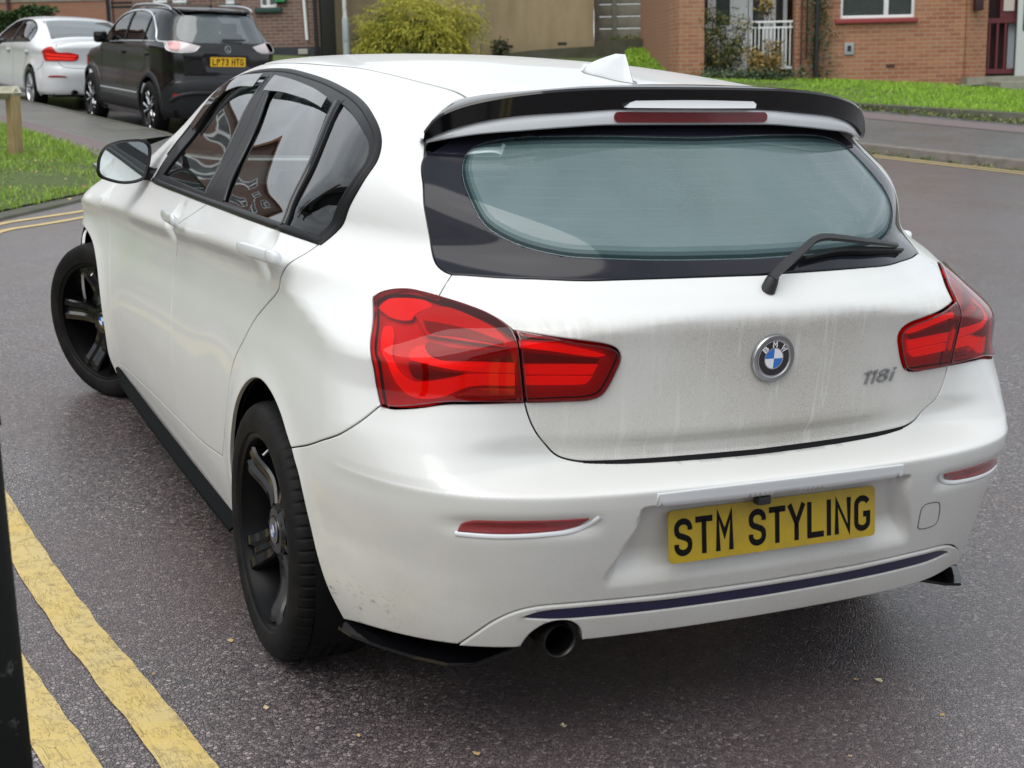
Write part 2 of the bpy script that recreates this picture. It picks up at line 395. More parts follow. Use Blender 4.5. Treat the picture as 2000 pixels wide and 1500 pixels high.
def text_mesh(txt, width, height, thick=13., adv=61., space=30., slant=0.0, depth=0.0, kern={}):
    """text as raised strokes in the XY plane, centred; returns V, F"""
    V = []; Fc = []; x = 0.
    pos = []
    for ch in txt:
        if ch == ' ': x += space; continue
        k = kern.get(ch, adv); pos.append((ch, x-(adv-k)/2)); x += k
    tot = x-(adv-50.); sx = width/tot; sy = height/79.
    for ch, x0 in pos:
        for st in GLYPH[ch]:
            p = np.array(st, float); d = np.diff(p, axis=0); d /= np.maximum(np.linalg.norm(d, axis=1, keepdims=True), 1e-9); n = np.stack([-d[:, 1], d[:, 0]], -1)
            off = []
            closed = np.linalg.norm(p[0]-p[-1]) < 1e-6
            for i in range(len(p)):
                a = n[i-1] if i > 0 else (n[-1] if closed else n[0]); c = n[i] if i < len(n) else (n[0] if closed else n[-1]); m = a+c; m /= max(np.linalg.norm(m), 1e-9); off.append(m/max(m@a, .5))
            off = np.array(off)*thick/2; Lp, Rp = p+off, p-off
            k = len(V); m_ = len(p)
            for q in list(Lp)+list(Rp): V.append(((q[0]+x0+slant*q[1]-tot/2)*sx, (q[1]-39.5)*sy, depth))
            for i in range(m_-1): Fc.append((k+i, k+m_+i, k+m_+i+1, k+i+1))
            if depth:
                k2 = len(V)
                for q in list(Lp)+list(Rp): V.append(((q[0]+x0+slant*q[1]-tot/2)*sx, (q[1]-39.5)*sy, 0))
                lp = list(range(k, k+m_))+list(range(k+2*m_-1, k+m_-1, -1)); lq = [i-k+k2 for i in lp]
                for i in range(len(lp)): j = (i+1) % len(lp); Fc.append((lp[i], lp[j], lq[j], lq[i]))
    return np.array(V), Fc
def place(V, o, x, y, z):
    x, y, z, o = (np.array(a, float) for a in (x, y, z, o)); return o+np.outer(V[:, 0], x)+np.outer(V[:, 1], y)+np.outer(V[:, 2], z)
# ---------------------------------------------------------------- materials
def paint(name, col, rough=.22, dirt=0.0, dirtcol=(.30, .26, .20), zlo=.15, zhi=.75, tail=False, coat=1.0, metal=0.0, scuff=False):
    m = mat(name, col, rough, metal, coat); n = NB(m); m.node_tree.nodes['Principled BSDF'].inputs['Coat Roughness'].default_value = .035
    v = n.coord('Object')
    # orange peel and faint flake
    pe = n.noise(v, 260, 2); n.bump(pe, .012, .002)
    if dirt:
        geo = n.n('ShaderNodeSeparateXYZ'); n.l(v, geo.inputs[0])
        z = n.n('ShaderNodeMapRange', i_1=zhi, i_2=zlo); n.l(geo.outputs[2], z.inputs[0])
        big = n.noise(v, 3.5, 5, .6); fine = n.noise(v, 420, 3, .7)
        sp = n.ramp(fine, [(.46, 0), (.68, 1)])
        f = n.math('MULTIPLY', n.math('MULTIPLY', z.outputs[0], n.ramp(big, [(.3, .25), (.7, 1)])), dirt)
        f = n.math('ADD', n.math('ADD', n.math('MULTIPLY', f, .62), .035), n.math('MULTIPLY', f, n.math('MULTIPLY', sp, .6)))
        if tail:
            # road film on the lower tailgate: starts in a ragged line under the shelf, thickest round the badge
            rag = n.noise(n.coord('Object', (9, 1, 2.2)), 6, 5, .6)
            edge = n.math('ADD', geo.outputs[2], n.math('MULTIPLY', n.math('SUBTRACT', rag, .5), .05))
            below = n.n('ShaderNodeMapRange', i_1=.972, i_2=.945); n.l(edge, below.inputs[0])
            fade = n.n('ShaderNodeMapRange', i_1=.80, i_2=.96, i_3=.62, i_4=1.0); n.l(geo.outputs[2], fade.inputs[0])
            mid = n.math('SUBTRACT', 1.0, n.math('MULTIPLY', n.math('ABSOLUTE', n.math('SUBTRACT', geo.outputs[0], .05)), 1.35)); mid = n.math('MAXIMUM', mid, .5)
            # clean runs of water
            runs = n.noise(n.coord('Object', (17, 1, .7)), 3.0, 2, .4); rr = n.ramp(runs, [(.61, 1), (.635, .2), (.66, 1)])
            t = n.math('MULTIPLY', n.math('MULTIPLY', n.math('MULTIPLY', below.outputs[0], fade.outputs[0]), mid), rr)
            t = n.math('MULTIPLY', t, n.math('ADD', .35, n.math('MULTIPLY', sp, .65)))
            f = n.math('MINIMUM', n.math('ADD', f, n.math('MULTIPLY', n.math('MULTIPLY', t, n.ramp(n.noise(v, 4.5, 5, .6), [(.3, .55), (.65, 1)])), 1.15)), .93)
        c = n.mix(f, col, dirtcol)
        if scuff:
            # black scrapes low on the left rear corner
            def win(o, a, b, c_, d): 
                m1 = n.n('ShaderNodeMapRange', i_1=a, i_2=b); n.l(o, m1.inputs[0]); m2 = n.n('ShaderNodeMapRange', i_1=c_, i_2=d); n.l(o, m2.inputs[0]); return n.math('MULTIPLY', m1.outputs[0], m2.outputs[0])
            wx = win(geo.outputs[0], -.862, -.84, -.74, -.80); wzz = win(geo.outputs[2], .285, .31, .40, .345); nz = n.noise(n.coord('Object', (1, 1, 2.4), (.5, .3, 0)), 55, 5, .7)
            c = n.mix(n.math('MULTIPLY', n.math('MULTIPLY', wx, wzz), n.math('MULTIPLY', n.ramp(nz, [(.53, 0), (.62, .8)]), n.ramp(n.noise(n.coord('Object', (1, 1, 1)), 16, 3), [(.46, 0), (.58, 1)]))), c, (.03, .028, .025))
        n.base(c)
        rgh = n.math('ADD', rough, n.math('MULTIPLY', f, .4)); n.rough(rgh)
        cw = n.math('SUBTRACT', coat, n.math('MULTIPLY', f, coat*.9)); n.l(cw, n.b.inputs['Coat Weight'])
    return m
def glass_mat(name, tint=(.75, .85, .85), film=0.0, filmcol=(.2, .3, .33), ior=1.5, smear=False):
    m = bpy.data.materials.new(name); m.use_nodes = True; t = m.node_tree; t.nodes.clear()
    out = t.nodes.new('ShaderNodeOutputMaterial'); tr = t.nodes.new('ShaderNodeBsdfTransparent'); tr.inputs[0].default_value = (*tint, 1)
    gl = t.nodes.new('ShaderNodeBsdfGlossy'); gl.inputs['Roughness'].default_value = .015; gl.inputs['Color'].default_value = (1, 1, 1, 1)
    fr = t.nodes.new('ShaderNodeFresnel'); fr.inputs[0].default_value = ior
    mxs = t.nodes.new('ShaderNodeMixShader'); t.links.new(fr.outputs[0], mxs.inputs[0]); src = tr
    if film:
        df = t.nodes.new('ShaderNodeBsdfDiffuse'); df.inputs[0].default_value = (*filmcol, 1); m2 = t.nodes.new('ShaderNodeMixShader'); m2.inputs[0].default_value = film
        if smear:
            n = t.nodes; tc = n.new('ShaderNodeTexCoord'); mp = n.new('ShaderNodeMapping'); mp.inputs['Scale'].default_value = (1, 1, 1)
            no = n.new('ShaderNodeTexNoise'); no.inputs['Scale'].default_value = 5; no.inputs['Detail'].default_value = 6
            mr = n.new('ShaderNodeMapRange'); mr.inputs[3].default_value = film*.75; mr.inputs[4].default_value = film*1.3
            t.links.new(tc.outputs['Object'], mp.inputs[0]); t.links.new(mp.outputs[0], no.inputs['Vector']); t.links.new(no.outputs[0], mr.inputs[0]); t.links.new(mr.outputs[0], m2.inputs[0])
        t.links.new(tr.outputs[0], m2.inputs[1]); t.links.new(df.outputs[0], m2.inputs[2]); src = m2
    t.links.new(src.outputs[0], mxs.inputs[1]); t.links.new(gl.outputs[0], mxs.inputs[2]); t.links.new(mxs.outputs[0], out.inputs[0]); return m
WHITE = (.675, .68, .665)
M = {}
M['white'] = paint('white_paint', WHITE, .30, .42, zlo=.10, zhi=.70, coat=.38)
M['white_tail'] = paint('white_paint_tailgate', WHITE, .22, .5, (.25, .20, .13), .2, .95, tail=True, coat=.5)
M['white_bump'] = paint('white_paint_bumper', WHITE, .32, .70, (.30, .255, .175), .20, .72, coat=.5, scuff=True)
M['white_clean'] = paint('white_paint_clean', (.68, .70, .72), .25, coat=.6)
M['seal'] = mat('rubber_seal', (.008, .008, .009), .7)
M['gap'] = mat('shut_line', (.01, .01, .011), .8, spec=.1)
M['trim'] = mat('satin_black_trim', (.009, .009, .010), .42, spec=.18)
M['gloss'] = mat('gloss_black', (.003, .003, .004), .07, spec=.5)
M['frit'] = mat('black_glass_border', (.008, .008, .014), .10, spec=.30)
M['frit_soft'] = glass_mat('dotted_frit', (.36, .40, .41), ior=1.001); M['frit_soft2'] = glass_mat('sparse_dotted_frit', (.62, .67, .68), ior=1.001); M['frit_soft3'] = glass_mat('faint_dotted_frit', (.84, .88, .88), ior=1.001)
M['plastic'] = mat('dark_plastic', (.02, .02, .022), .5)
M['rubber'] = mat('tyre_rubber', (.007, .007, .008), .65, spec=.14)
n = NB(M['rubber']); n.bump(n.noise(n.coord('Object'), 90, 4), .25, .002); n.base(n.mix(n.ramp(n.noise(n.coord('Object'), 14, 5), [(.4, 0), (.75, 1)]), (.006, .006, .0065), (.015, .014, .013)))
M['spoke'] = mat('gloss_black_spokes', (.004, .004, .005), .16, spec=.5)
M['rim'] = mat('satin_black_alloy', (.004, .004, .0045), .38, spec=.15)
M['hub_dark'] = mat('brake_metal', (.05, .048, .046), .45, .8)
M['chrome'] = mat('chrome', (.75, .76, .78), .14, 1.0)
M['steel'] = mat('brushed_steel', (.42, .43, .44), .30, 1.0)
M['badge_black'] = mat('badge_black', (.01, .01, .012), .15, coat=1)
M['badge_blue'] = mat('badge_blue', (.02, .16, .55), .2, coat=1)
M['badge_white'] = mat('badge_white', (.8, .82, .84), .2, coat=1)
M['underside'] = mat('underbody', (.006, .006, .006), .9, spec=.1)
M['glass_side'] = glass_mat('tinted_side_glass', (.46, .54, .53), 0.0, ior=1.62)
M['glass_dark'] = glass_mat('dark_quarter_glass', (.22, .25, .25), 0.0, ior=1.62)
M['glass_rear'] = glass_mat('dusty_sky_tinted_glass', (.86, .95, .96), .25, (.42, .60, .62), 1.52, smear=True)  # film colour holds dust and the teal reflection of the sky
M['windscreen'] = glass_mat('windscreen_glass', (.80, .88, .86))
M['smoke'] = glass_mat('smoked_deflector', (.16, .16, .17), .12, (.10, .10, .11), 1.7)
def lens_mat(name, tint, film=0.0, fc=(.3, .02, .02)): return glass_mat(name, tint, film, fc, 1.5)
M['lens'] = glass_mat('red_lens', (.97, .16, .12), .04, (.6, .02, .02), 1.36)
M['lens_clear'] = lens_mat('clear_lens', (.95, .90, .90))
M['lamp_dark'] = mat('lamp_housing', (.17, .008, .012), .4)
M['lamp_brown'] = mat('lamp_brown', (.14, .035, .008), .4); M['lamp_pinkred'] = mat('lamp_pink_red', (.80, .05, .045), .4)
M['lamp_rim'] = mat('lamp_dark_rim', (.10, .006, .010), .12, coat=1)
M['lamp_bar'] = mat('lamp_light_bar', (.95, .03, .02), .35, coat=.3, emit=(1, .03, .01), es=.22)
M['lamp_mid'] = mat('lamp_red_body', (.52, .010, .010), .35, coat=.3)
M['lamp_amber'] = mat('lamp_amber', (.50, .09, .016), .25, coat=.3)
M['reflector'] = mat('red_reflector', (.28, .006, .012), .2, coat=1)
n = NB(M['reflector']); n.bump(n.n('ShaderNodeTexVoronoi', i_Scale=300).outputs[0], .5, .002)
M['brake3'] = mat('dark_red_light', (.13, .004, .008), .25, coat=1)
M['plate_y'] = mat('yellow_plate', (.37, .255, .006), .34, coat=.3)  # yellow darkened: shade from the recess and tilt is put into the colour
n = NB(M['plate_y']); n.base(n.mix(n.ramp(n.noise(n.coord('Object', (1, 1, 1)), 26, 6, .7), [(.4, 0), (.8, 1)]), (.38, .26, .006), (.29, .20, .02)))
M['plate_yb'] = mat('bright_yellow_plate', (.78, .46, .02), .4)
M['ink'] = mat('black_lettering', (.005, .005, .005), .5, spec=.1)
M['seat'] = mat('grey_seat', (.075, .078, .082), .8)
M['liner'] = mat('interior_plastic', (.025, .026, .028), .7)
M['headliner'] = mat('headliner', (.45, .44, .41), .9)
M['indigo'] = mat('dark_blue_trim', (.012, .012, .05), .35, coat=.3)
M['skirt'] = mat('satin_black_skirt', (.004, .005, .005), .62, spec=.04)
# ---- shape tables of the white hatchback
Wt = smooth_table([-1.0, -.8, -.6, -.4, -.2, 0, .3, .8, 1.5, 2.1, 2.5, 2.75, 3.0, 3.25, 3.5], [.77, .835, .862, .876, .882, .8825, .878, .868, .868, .872, .902, .928, .895, .80, .68], .06)
ZC = smooth_table([-.9, -.6, -.4, -.2, .17, .9, 1.3, 2.0, 2.8, 3.4], [.90, .955, .990, 1.002, .982, .925, .893, .85, .80, .76], .06)
fU = smooth_table([-.5, -.40, -.30, -.22, -.14, -.08, -.045, -.018, 0, .012, .03, .06, .09, .12, .20, .30, .36, .44], [.004, .002, .006, .014, .023, .024, .020, .008, .0, .004, .018, .042, .062, .077, .130, .205, .255, .33], .005)
gZ = smooth_table([.1, .16, .22, .28, .34, .42, .5, .6], [.12, .085, .055, .032, .016, .005, 0, 0], .012)
Yc = smooth_table([.15, .20, .25, .32, .40, .50, .58, .622, .6405, .6435, .655, .668, .69, .735, .80, .90, .955, .970, 1.0, 1.03, 1.06, 1.15, 1.25, 1.33, 1.40],
                  [.735, .765, .795, .822, .845, .872, .892, .900, .903, .899, .842, .786, .783, .807, .808, .813, .818, .815, .790, .757, .724, .622, .508, .415, .33], .0032, .001)
Zc = smooth_table([-.60, -.42, -.2, 0, .3, .6, .9, 1.2, 1.45, 1.65, 1.85, 2.10, 2.30, 2.45, 2.7, 3.1, 3.35, 3.5, 3.7],
                  [1.345, 1.378, 1.401, 1.415, 1.430, 1.438, 1.438, 1.431, 1.415, 1.378, 1.275, 1.11, .99, .965, .93, .87, .80, .73, .60], .03)
Yf = smooth_table([.1, .2, .3, .5, .62, .72, .8], [3.36, 3.42, 3.45, 3.46, 3.44, 3.40, 3.36], .03)
HANDLES = [(.005, 1.000), (1.125, .925)]
def F_hatch(P):
    x = np.abs(P[:, 0]); y = P[:, 1]; z = P[:, 2]; u = z-ZC(y)
    X = Wt(y)-fU(u)-gZ(z)*(1-.62*ss(.15, .5, y))-ss(.5, -.9, y)*np.clip(z-1.0, 0, None)*.22-ss(.9, 2.0, y)*np.clip(z-1.05, 0, None)*.05
    X = X+ss(.5, 1.5, y)*ss(1.12, 1.34, z)*.05-ss(2.3, 2.8, y)*np.clip(u, 0, .15)*.35
    for yw in (0., 2.70):
        r = np.sqrt((y-yw)**2+(z-.32)**2); X = X+.012*np.exp(-((r-.36)/.05)**2)*ss(.95, .6, z)
    for hy, hz in HANDLES:
        r2 = ((y-hy)/.050)**2+((z-hz)/.048)**2; X = X-.023*np.exp(-r2**2)
    a = x; h = .20*a**2+.14*a**4; b = .08*a**2+.12*a**4+.45*a**6; wv = ss(.60, .74, z)
    Y = Yc(z)-(b*(1-wv)+h*wv)-ss(.98, 1.30, z)*.36*a**2
    Yt = np.interp(z, [.60, .636, .66, .70, .75, .80, .84], [.80, .902, .893, .868, .840, .815, .80])-(b*(1-wv)+h*wv); Y = Y+np.maximum(Yt-Y, 0)*ss(.46, .76, a)*ss(.60, .64, z)*ss(.85, .79, z)
    # number-plate recess: hard upper edge, flanks flaring outwards, fading out below
    hw = .318+.055*ss(.58, .42, z); Y = Y-.040*ss(.606, .594, z)*ss(.415, .50, z)*ss(hw+.022, hw-.006, a)
    # reflector pockets
    Y = Y-.010*np.exp(-(((z-.573)/.018)**2))*ss(.40, .46, a)*ss(.74, .66, a)
    B = (-y-Y)*(1-.25*ss(.98, 1.1, z)); fr = ss(1.9, 2.4, y)
    C = z-(Zc(y)-(.07-.05*fr)*x**2-(.20-.14*fr)*x**4); D = y-(Yf(z)-.25*x**2-.5*x**4)
    r = smax(A_ := (x-X), B, .18+.08*ss(.62, .45, z)+.50*ss(.15, -.20, y)*ss(.87, 1.0, z)*ss(1.22, 1.02, z)-.04*ss(1.05, 1.25, z))
    return smax(smax(r, C, .07), D, .25)
BH = Body(F_hatch)
# ================================================================ the white hatchback (rear axle at the origin, nose towards +Y)
SM = BH.sm
car = empty('hatchback_car', label='large white five-door hatchback in the foreground with black roof spoiler and STM STYLING plate', cat='car')
J = np.array
# ---- curves in the side chart
arch = [(-.665, .21), (-.650, .30), (-.632, .407), (-.598, .48), (-.545, .559), (-.47, .630), (-.386, .680), (-.30, .702), (-.21, .697), (-.118, .668), (-.026, .610), (.030, .548), (.062, .46), (.078, .394), (.098, .32), (.126, .247)]
archA = [p for p in arch if p[0] <= -.026]; archB = [p for p in arch if p[0] >= -.026]
bgap = [(-.026, .610), (.06, .640), (.14, .674), (.21, .707), (.262, .745), (.301, .783)]
lampside = [(.302, .783), (.288, .813), (.275, .872), (.242, .920), (.200, .962), (.178, .982)]
lamptop = [(.178, .982), (.192, .999), (.220, 1.012), (.260, 1.0195), (.307, 1.018), (.350, 1.013)]
lamptop2 = [(.350, 1.013), (.395, 1.006), (.432, .999), (.491, .984), (.531, .967), (.558, .950)]
lampsplit = [(.558, .950), (.569, .93), (.577, .878), (.587, .803)]
lampbot = [(.587, .803), (.53, .802), (.478, .801), (.43, .799), (.39, .791), (.351, .784), (.325, .781), (.301, .783)]
lampin = [(.558, .950), (.60, .945), (.70, .930), (.76, .919), (.780, .909), (.789, .893), (.781, .865), (.767, .834), (.752, .814), (.726, .806), (.67, .804), (.587, .803)]
seam = [(.350, 1.013), (.352, 1.081)]
glassL = [(.352, 1.081), (.317, 1.090), (.273, 1.113), (.224, 1.163), (.180, 1.240), (.122, 1.309), (.015, 1.373), (-.03, 1.415)]
glassB = [(.352, 1.081), (.400, 1.084), (.50, 1.083), (.620, 1.079), (.76, 1.066), (.913, 1.056), (SM, 1.050)]
hatchlow = [(.587, .803), (.594, .779), (.609, .747), (.634, .713), (.660, .688), (.700, .675), (.78, .670), (.852, .668), (SM, .665)]
bbot = [(.126, .247), (.20, .262), (.316, .275), (.40, .281), (.464, .284)]
dup_ = [(.464, .284), (.50, .318), (.537, .352), (.576, .376), (.62, .388), (.70, .391), (.80, .390), (.90, .388), (SM, .386)]
ditch3 = [(-.45, -.205), (-.468, .1), (-.477, .5), (-.486, 1.0), (-.49, 1.43)]
dlo_bot = [(-2.04, .985), (-1.94, .986), (-1.50, 1.004), (-1.144, 1.019), (-.88, 1.031), (-.622, 1.042), (-.37, 1.053), (-.130, 1.061)]
dlo_up = [(-.130, 1.061), (-.122, 1.100), (-.098, 1.165), (-.076, 1.23), (-.083, 1.288), (-.118, 1.335), (-.164, 1.364), (-.268, 1.396), (-.427, 1.428), (-.679, 1.460), (-.981, 1.492), (-1.258, 1.506), (-1.412, 1.505), (-1.566, 1.497), (-1.71, 1.480), (-1.807, 1.455), (-1.905, 1.395), (-1.99, 1.30), (-2.045, 1.20), (-2.055, 1.10), (-2.04, .985)]
doorR = [(-.130, 1.061), (-.136, 1.025), (-.156, .988), (-.206, .935), (-.32, .876), (-.43, .818), (-.52, .747), (-.59, .69), (-.63, .640), (-.668, .56), (-.72, .465), (-.79, .368)]
doorM = [(-1.144, 1.019), (-1.245, .969), (-1.345, .915), (-1.415, .845), (-1.455, .77), (-1.465, .68), (-1.452, .60), (-1.442, .50), (-1.45, .40), (-1.467, .304)]
doorB1 = [(-2.51, .240), (-2.0, .272), (-1.467, .304)]; doorB2 = [(-1.467, .304), (-1.063, .330), (-.79, .368)]
doorF = [(-2.54, .945), (-2.60, .89), (-2.602, .823), (-2.588, .755), (-2.575, .64), (-2.53, .50), (-2.51, .35), (-2.51, .240)]
frt = [(-2.04, .985), (-2.30, .975), (-2.54, .945)]
sillB = [(-2.51, .175), (-1.5, .175), (-.675, .175)]
ditch = BH.xy(ditch3); apil = BH.xy([(-.49, 1.43), (-.555, 1.65), (-.62, 1.90), (-.675, 2.12), (-.715, 2.25)])
spl = [(-.03, 1.415), (-.045, 1.45), (-.065, 1.50), tuple(ditch[0])]
# body side: quarter, roof rail, pillars and sill in one pressing
_y = np.arange(-.78, 2.55, .018)
SWAGE = np.vstack([BH.yz(np.c_[_y+(.009 if i % 2 else 0), ZC(_y)+du]) for i, du in enumerate((-.030, -.022, -.016, -.010, -.005, 0, .005, .010, .016, .023, .030))])
_s = np.arange(.20, 2*SM-.20, .012)
LEDGE = np.vstack([np.c_[_s+(.006 if i % 2 else 0), np.full(len(_s), v)] for i, v in enumerate((.628, .633, .6365, .639, .6405, .642, .6435, .645, .647, .6495, .652, .655, .6585, .662, .6655, .669, .674))]+[np.c_[_s+(.006 if i % 2 else 0), np.full(len(_s), v)] for i, v in enumerate((.586, .590, .594, .597, .600, .603, .606, .610))])
SHELF = np.vstack([np.c_[_s+(.006 if i % 2 else 0), np.full(len(_s), v)] for i, v in enumerate((.955, .960, .965, .969, .973, .977, .982, .988))]+[np.c_[_s, np.full(len(_s), v)] for v in (.715, .722, .729, .735, .741, .748)])
rng = ring(ditch, apil, J([apil[-1], (-2.54, .945)]), J(frt[::-1]), J(dlo_up[::-1]), J(doorR), J(doorB2[::-1]), J(doorB1[::-1]), J([(-2.51, .240), (-2.51, .175)]), sillB, J([(-.675, .175)]+archA), bgap, lampside, lamptop, seam, glassL, spl)
panel(BH, 'body_side', rng, M['white'], car, step=.018, both=True, extra=SWAGE)
panel(BH, 'side_liner', rng, M['liner'], car, step=.05, both=True, off=-.03, skirt=0, gap=.012, ringed=False)
# doors
fd, fd2 = panel(BH, 'front_door', ring(J(dlo_bot[:4]), doorM, J(doorB1[::-1]), J(doorF[::-1]), J(frt[::-1])), M['white'], car, both=True, extra=SWAGE)
rd, rd2 = panel(BH, 'rear_door', ring(J(dlo_bot[3:]), doorR, J(doorB2[::-1]), J(doorM[::-1])), M['white'], car, both=True, extra=SWAGE)
for nm, c in (('door_card', ring(J(dlo_bot[:4]), doorM, J(doorB1[::-1]), J(doorF[::-1]), J(frt[::-1]))), ('door_card', ring(J(dlo_bot[3:]), doorR, J(doorB2[::-1]), J(doorM[::-1])))):
    panel(BH, nm, c, M['liner'], car, step=.06, both=True, off=-.05, skirt=0, ringed=False)
# window band: black frame with three openings a side
fw = ring([(-1.93, 1.027), (-1.22, 1.046)], [(-1.22, 1.046), (-1.234, 1.119), (-1.299, 1.232), (-1.365, 1.392), (-1.405, 1.470)], [(-1.405, 1.470), (-1.55, 1.466), (-1.69, 1.440), (-1.79, 1.380), (-1.855, 1.28), (-1.90, 1.16), (-1.93, 1.027)])
rw = ring([(-.961, 1.051), (-.300, 1.0725)], [(-.300, 1.0725), (-.334, 1.134), (-.391, 1.229), (-.532, 1.372), (-.565, 1.400)], [(-.565, 1.400), (-.80, 1.430), (-1.05, 1.455), (-1.28, 1.466)], [(-1.28, 1.466), (-1.232, 1.408), (-1.123, 1.299), (-1.042, 1.162), (-.961, 1.051)])
qw = ring([(-.268, 1.0745), (-.158, 1.080)], [(-.158, 1.080), (-.128, 1.16), (-.104, 1.229), (-.109, 1.283), (-.152, 1.328), (-.237, 1.356), (-.36, 1.384), (-.500, 1.408)], [(-.500, 1.408), (-.476, 1.381), (-.345, 1.229), (-.302, 1.134), (-.268, 1.0745)])
dlo = ring(J(dlo_bot), J(dlo_up))
band = panel(BH, 'window_frame', dlo, M['trim'], car, off=.0015, holes=[fw, rw, qw], both=True, gap=.0008, skirt=.018)
for nm, c, mt in (('front_window', fw, 'glass_side'), ('rear_window_pane', rw, 'glass_side'), ('quarter_window', qw, 'glass_dark')):
    panel(BH, nm, inset(c if area(c) > 0 else c[::-1], -.006), M[mt], car, off=-.005, gap=0, skirt=0, both=True, ringed=False, step=.03)
bead(BH, 'waist_moulding', J(dlo_bot)+[0, .008], M['trim'], car, .020, .006, both=True)
bead(BH, 'window_surround', J(dlo_up[:-1])+0, M['trim'], car, .020, .005, both=True)
bead(BH, 'pillar_seam', [(-1.145, 1.035), (-1.150, 1.10), (-1.190, 1.259), (-1.335, 1.455), (-1.41, 1.505)], M['seal'], car, .007, .0022, both=True)
bead(BH, 'window_divider', [(-.284, 1.070), (-.318, 1.134), (-.367, 1.229), (-.504, 1.381), (-.535, 1.410)], M['gloss'], car, .020, .007, both=True)
bead(BH, 'pillar_edge', [(-1.225, 1.046), (-1.239, 1.119), (-1.304, 1.234), (-1.370, 1.392), (-1.410, 1.475)], M['gloss'], car, .010, .004, both=True)
bead(BH, 'pillar_edge', [(-.956, 1.051), (-1.036, 1.162), (-1.117, 1.301), (-1.226, 1.408), (-1.274, 1.470)], M['gloss'], car, .010, .004, both=True)
# smoked wind deflectors
panel(BH, 'wind_deflector', ring([(-1.300, 1.472), (-1.076, 1.464), (-.826, 1.441), (-.592, 1.410)], [(-.592, 1.410), (-.560, 1.378)], [(-.560, 1.378), (-.828, 1.405), (-1.053, 1.418), (-1.265, 1.414)]), M['smoke'], car, off=.014, gap=0, skirt=.004, both=True, ringed=False)
panel(BH, 'wind_deflector', ring([(-1.96, 1.25), (-1.90, 1.345), (-1.82, 1.415), (-1.702, 1.452), (-1.440, 1.472)], [(-1.440, 1.472), (-1.405, 1.420)], [(-1.405, 1.420), (-1.607, 1.410), (-1.74, 1.375), (-1.83, 1.31), (-1.89, 1.23)]), M['smoke'], car, off=.014, gap=0, skirt=.004, both=True, ringed=False)
# shut lines
ribbon(BH, 'shut_line', [doorM, doorR, doorB1, doorB2, doorF, bgap, [(-2.30, .975), (-2.54, .945)], hatchlow, seam, lamptop2], M['gap'], car, both=True)
# handles
def handle(y0, z0, par, sx):
    hk = 1.0 if sx > 0 else .12
    mb = MB(); pts = []; n = 16
    q = J([(-.3-(y0+.118-.236*i/n), z0-.004+.0135*(i/n)-.0) for i in range(n+1)]); P, N = BH.on(q)
    off = [(.026*ss(0, .22, i/n)+.012)*hk for i in range(n+1)]
    N0 = N[[0, -1]].mean(0); N0 /= np.linalg.norm(N0); t_ = np.linspace(0, 1, n+1)[:, None]; base = P[0]*(1-t_)+P[-1]*t_
    C0 = base+N0*(J(off)[:, None]+.006*np.sin(np.pi*t_)); rings = []
    for i in range(n+1):
        t = i/n; hh = .0165*(.62+.38*ss(0, .45, t)); ww = .011+.003*t
        if i == 0: hh *= .55; ww *= .5
        rings.append([C0[i]+N0*(ww*math.copysign(abs(math.cos(a))**.7, math.cos(a)))+J([0, 0, 1.])*(hh*math.copysign(abs(math.sin(a))**.7, math.sin(a))) for a in np.linspace(0, 2*math.pi, 17)[:-1]])
    V = J(rings).reshape(-1, 3); k = 16; Fc = [(i*k+j, i*k+(j+1) % k, (i+1)*k+(j+1) % k, (i+1)*k+j) for i in range(n) for j in range(k)]+[tuple(range(k)), tuple(range(n*k, n*k+k))[::-1]]
    V = V*[sx, 1, 1]; mb.add(V, Fc); h = mb.build('door_handle', M['white_clean'], par, auto=50)
    # lock cover carries the bar's section on behind a thin joint and rounds off
    d_ = (C0[-1]-C0[-2]); d_ /= np.linalg.norm(d_); mb = MB(); rings = []
    for q, sc in ((.0025, .98), (.012, 1.03), (.024, 1.03), (.034, .95), (.041, .75), (.045, .35)):
        c_ = C0[-1]+d_*q; rings.append([c_+N0*(.014*sc*math.copysign(abs(math.cos(a))**.7, math.cos(a)))+J([0, 0, 1.])*(.0165*sc*math.copysign(abs(math.sin(a))**.7, math.sin(a))) for a in np.linspace(0, 2*math.pi, 17)[:-1]])
    V = J(rings).reshape(-1, 3)*[sx, 1, 1]; mb.add(V, [(i*k+j, i*k+(j+1) % k, (i+1)*k+(j+1) % k, (i+1)*k+j) for i in range(5) for j in range(k)]+[tuple(range(k)), tuple(range(5*k, 6*k))[::-1]]); mb.build('lock_cover', M['white_clean'], h, auto=50)
    mb = MB(); mb.tube([(C0[-1]+d_*.0005-N0*.003)*[sx, 1, 1], (C0[-1]+d_*.0025-N0*.003)*[sx, 1, 1]], .0135, 12); mb.build('handle_joint', M['seal'], h)
for y0, z0, a, b2 in ((-.02, .990, rd, rd2), (1.05, .925, fd, fd2)): handle(y0, z0, a, 1); handle(y0, z0, b2, -1)
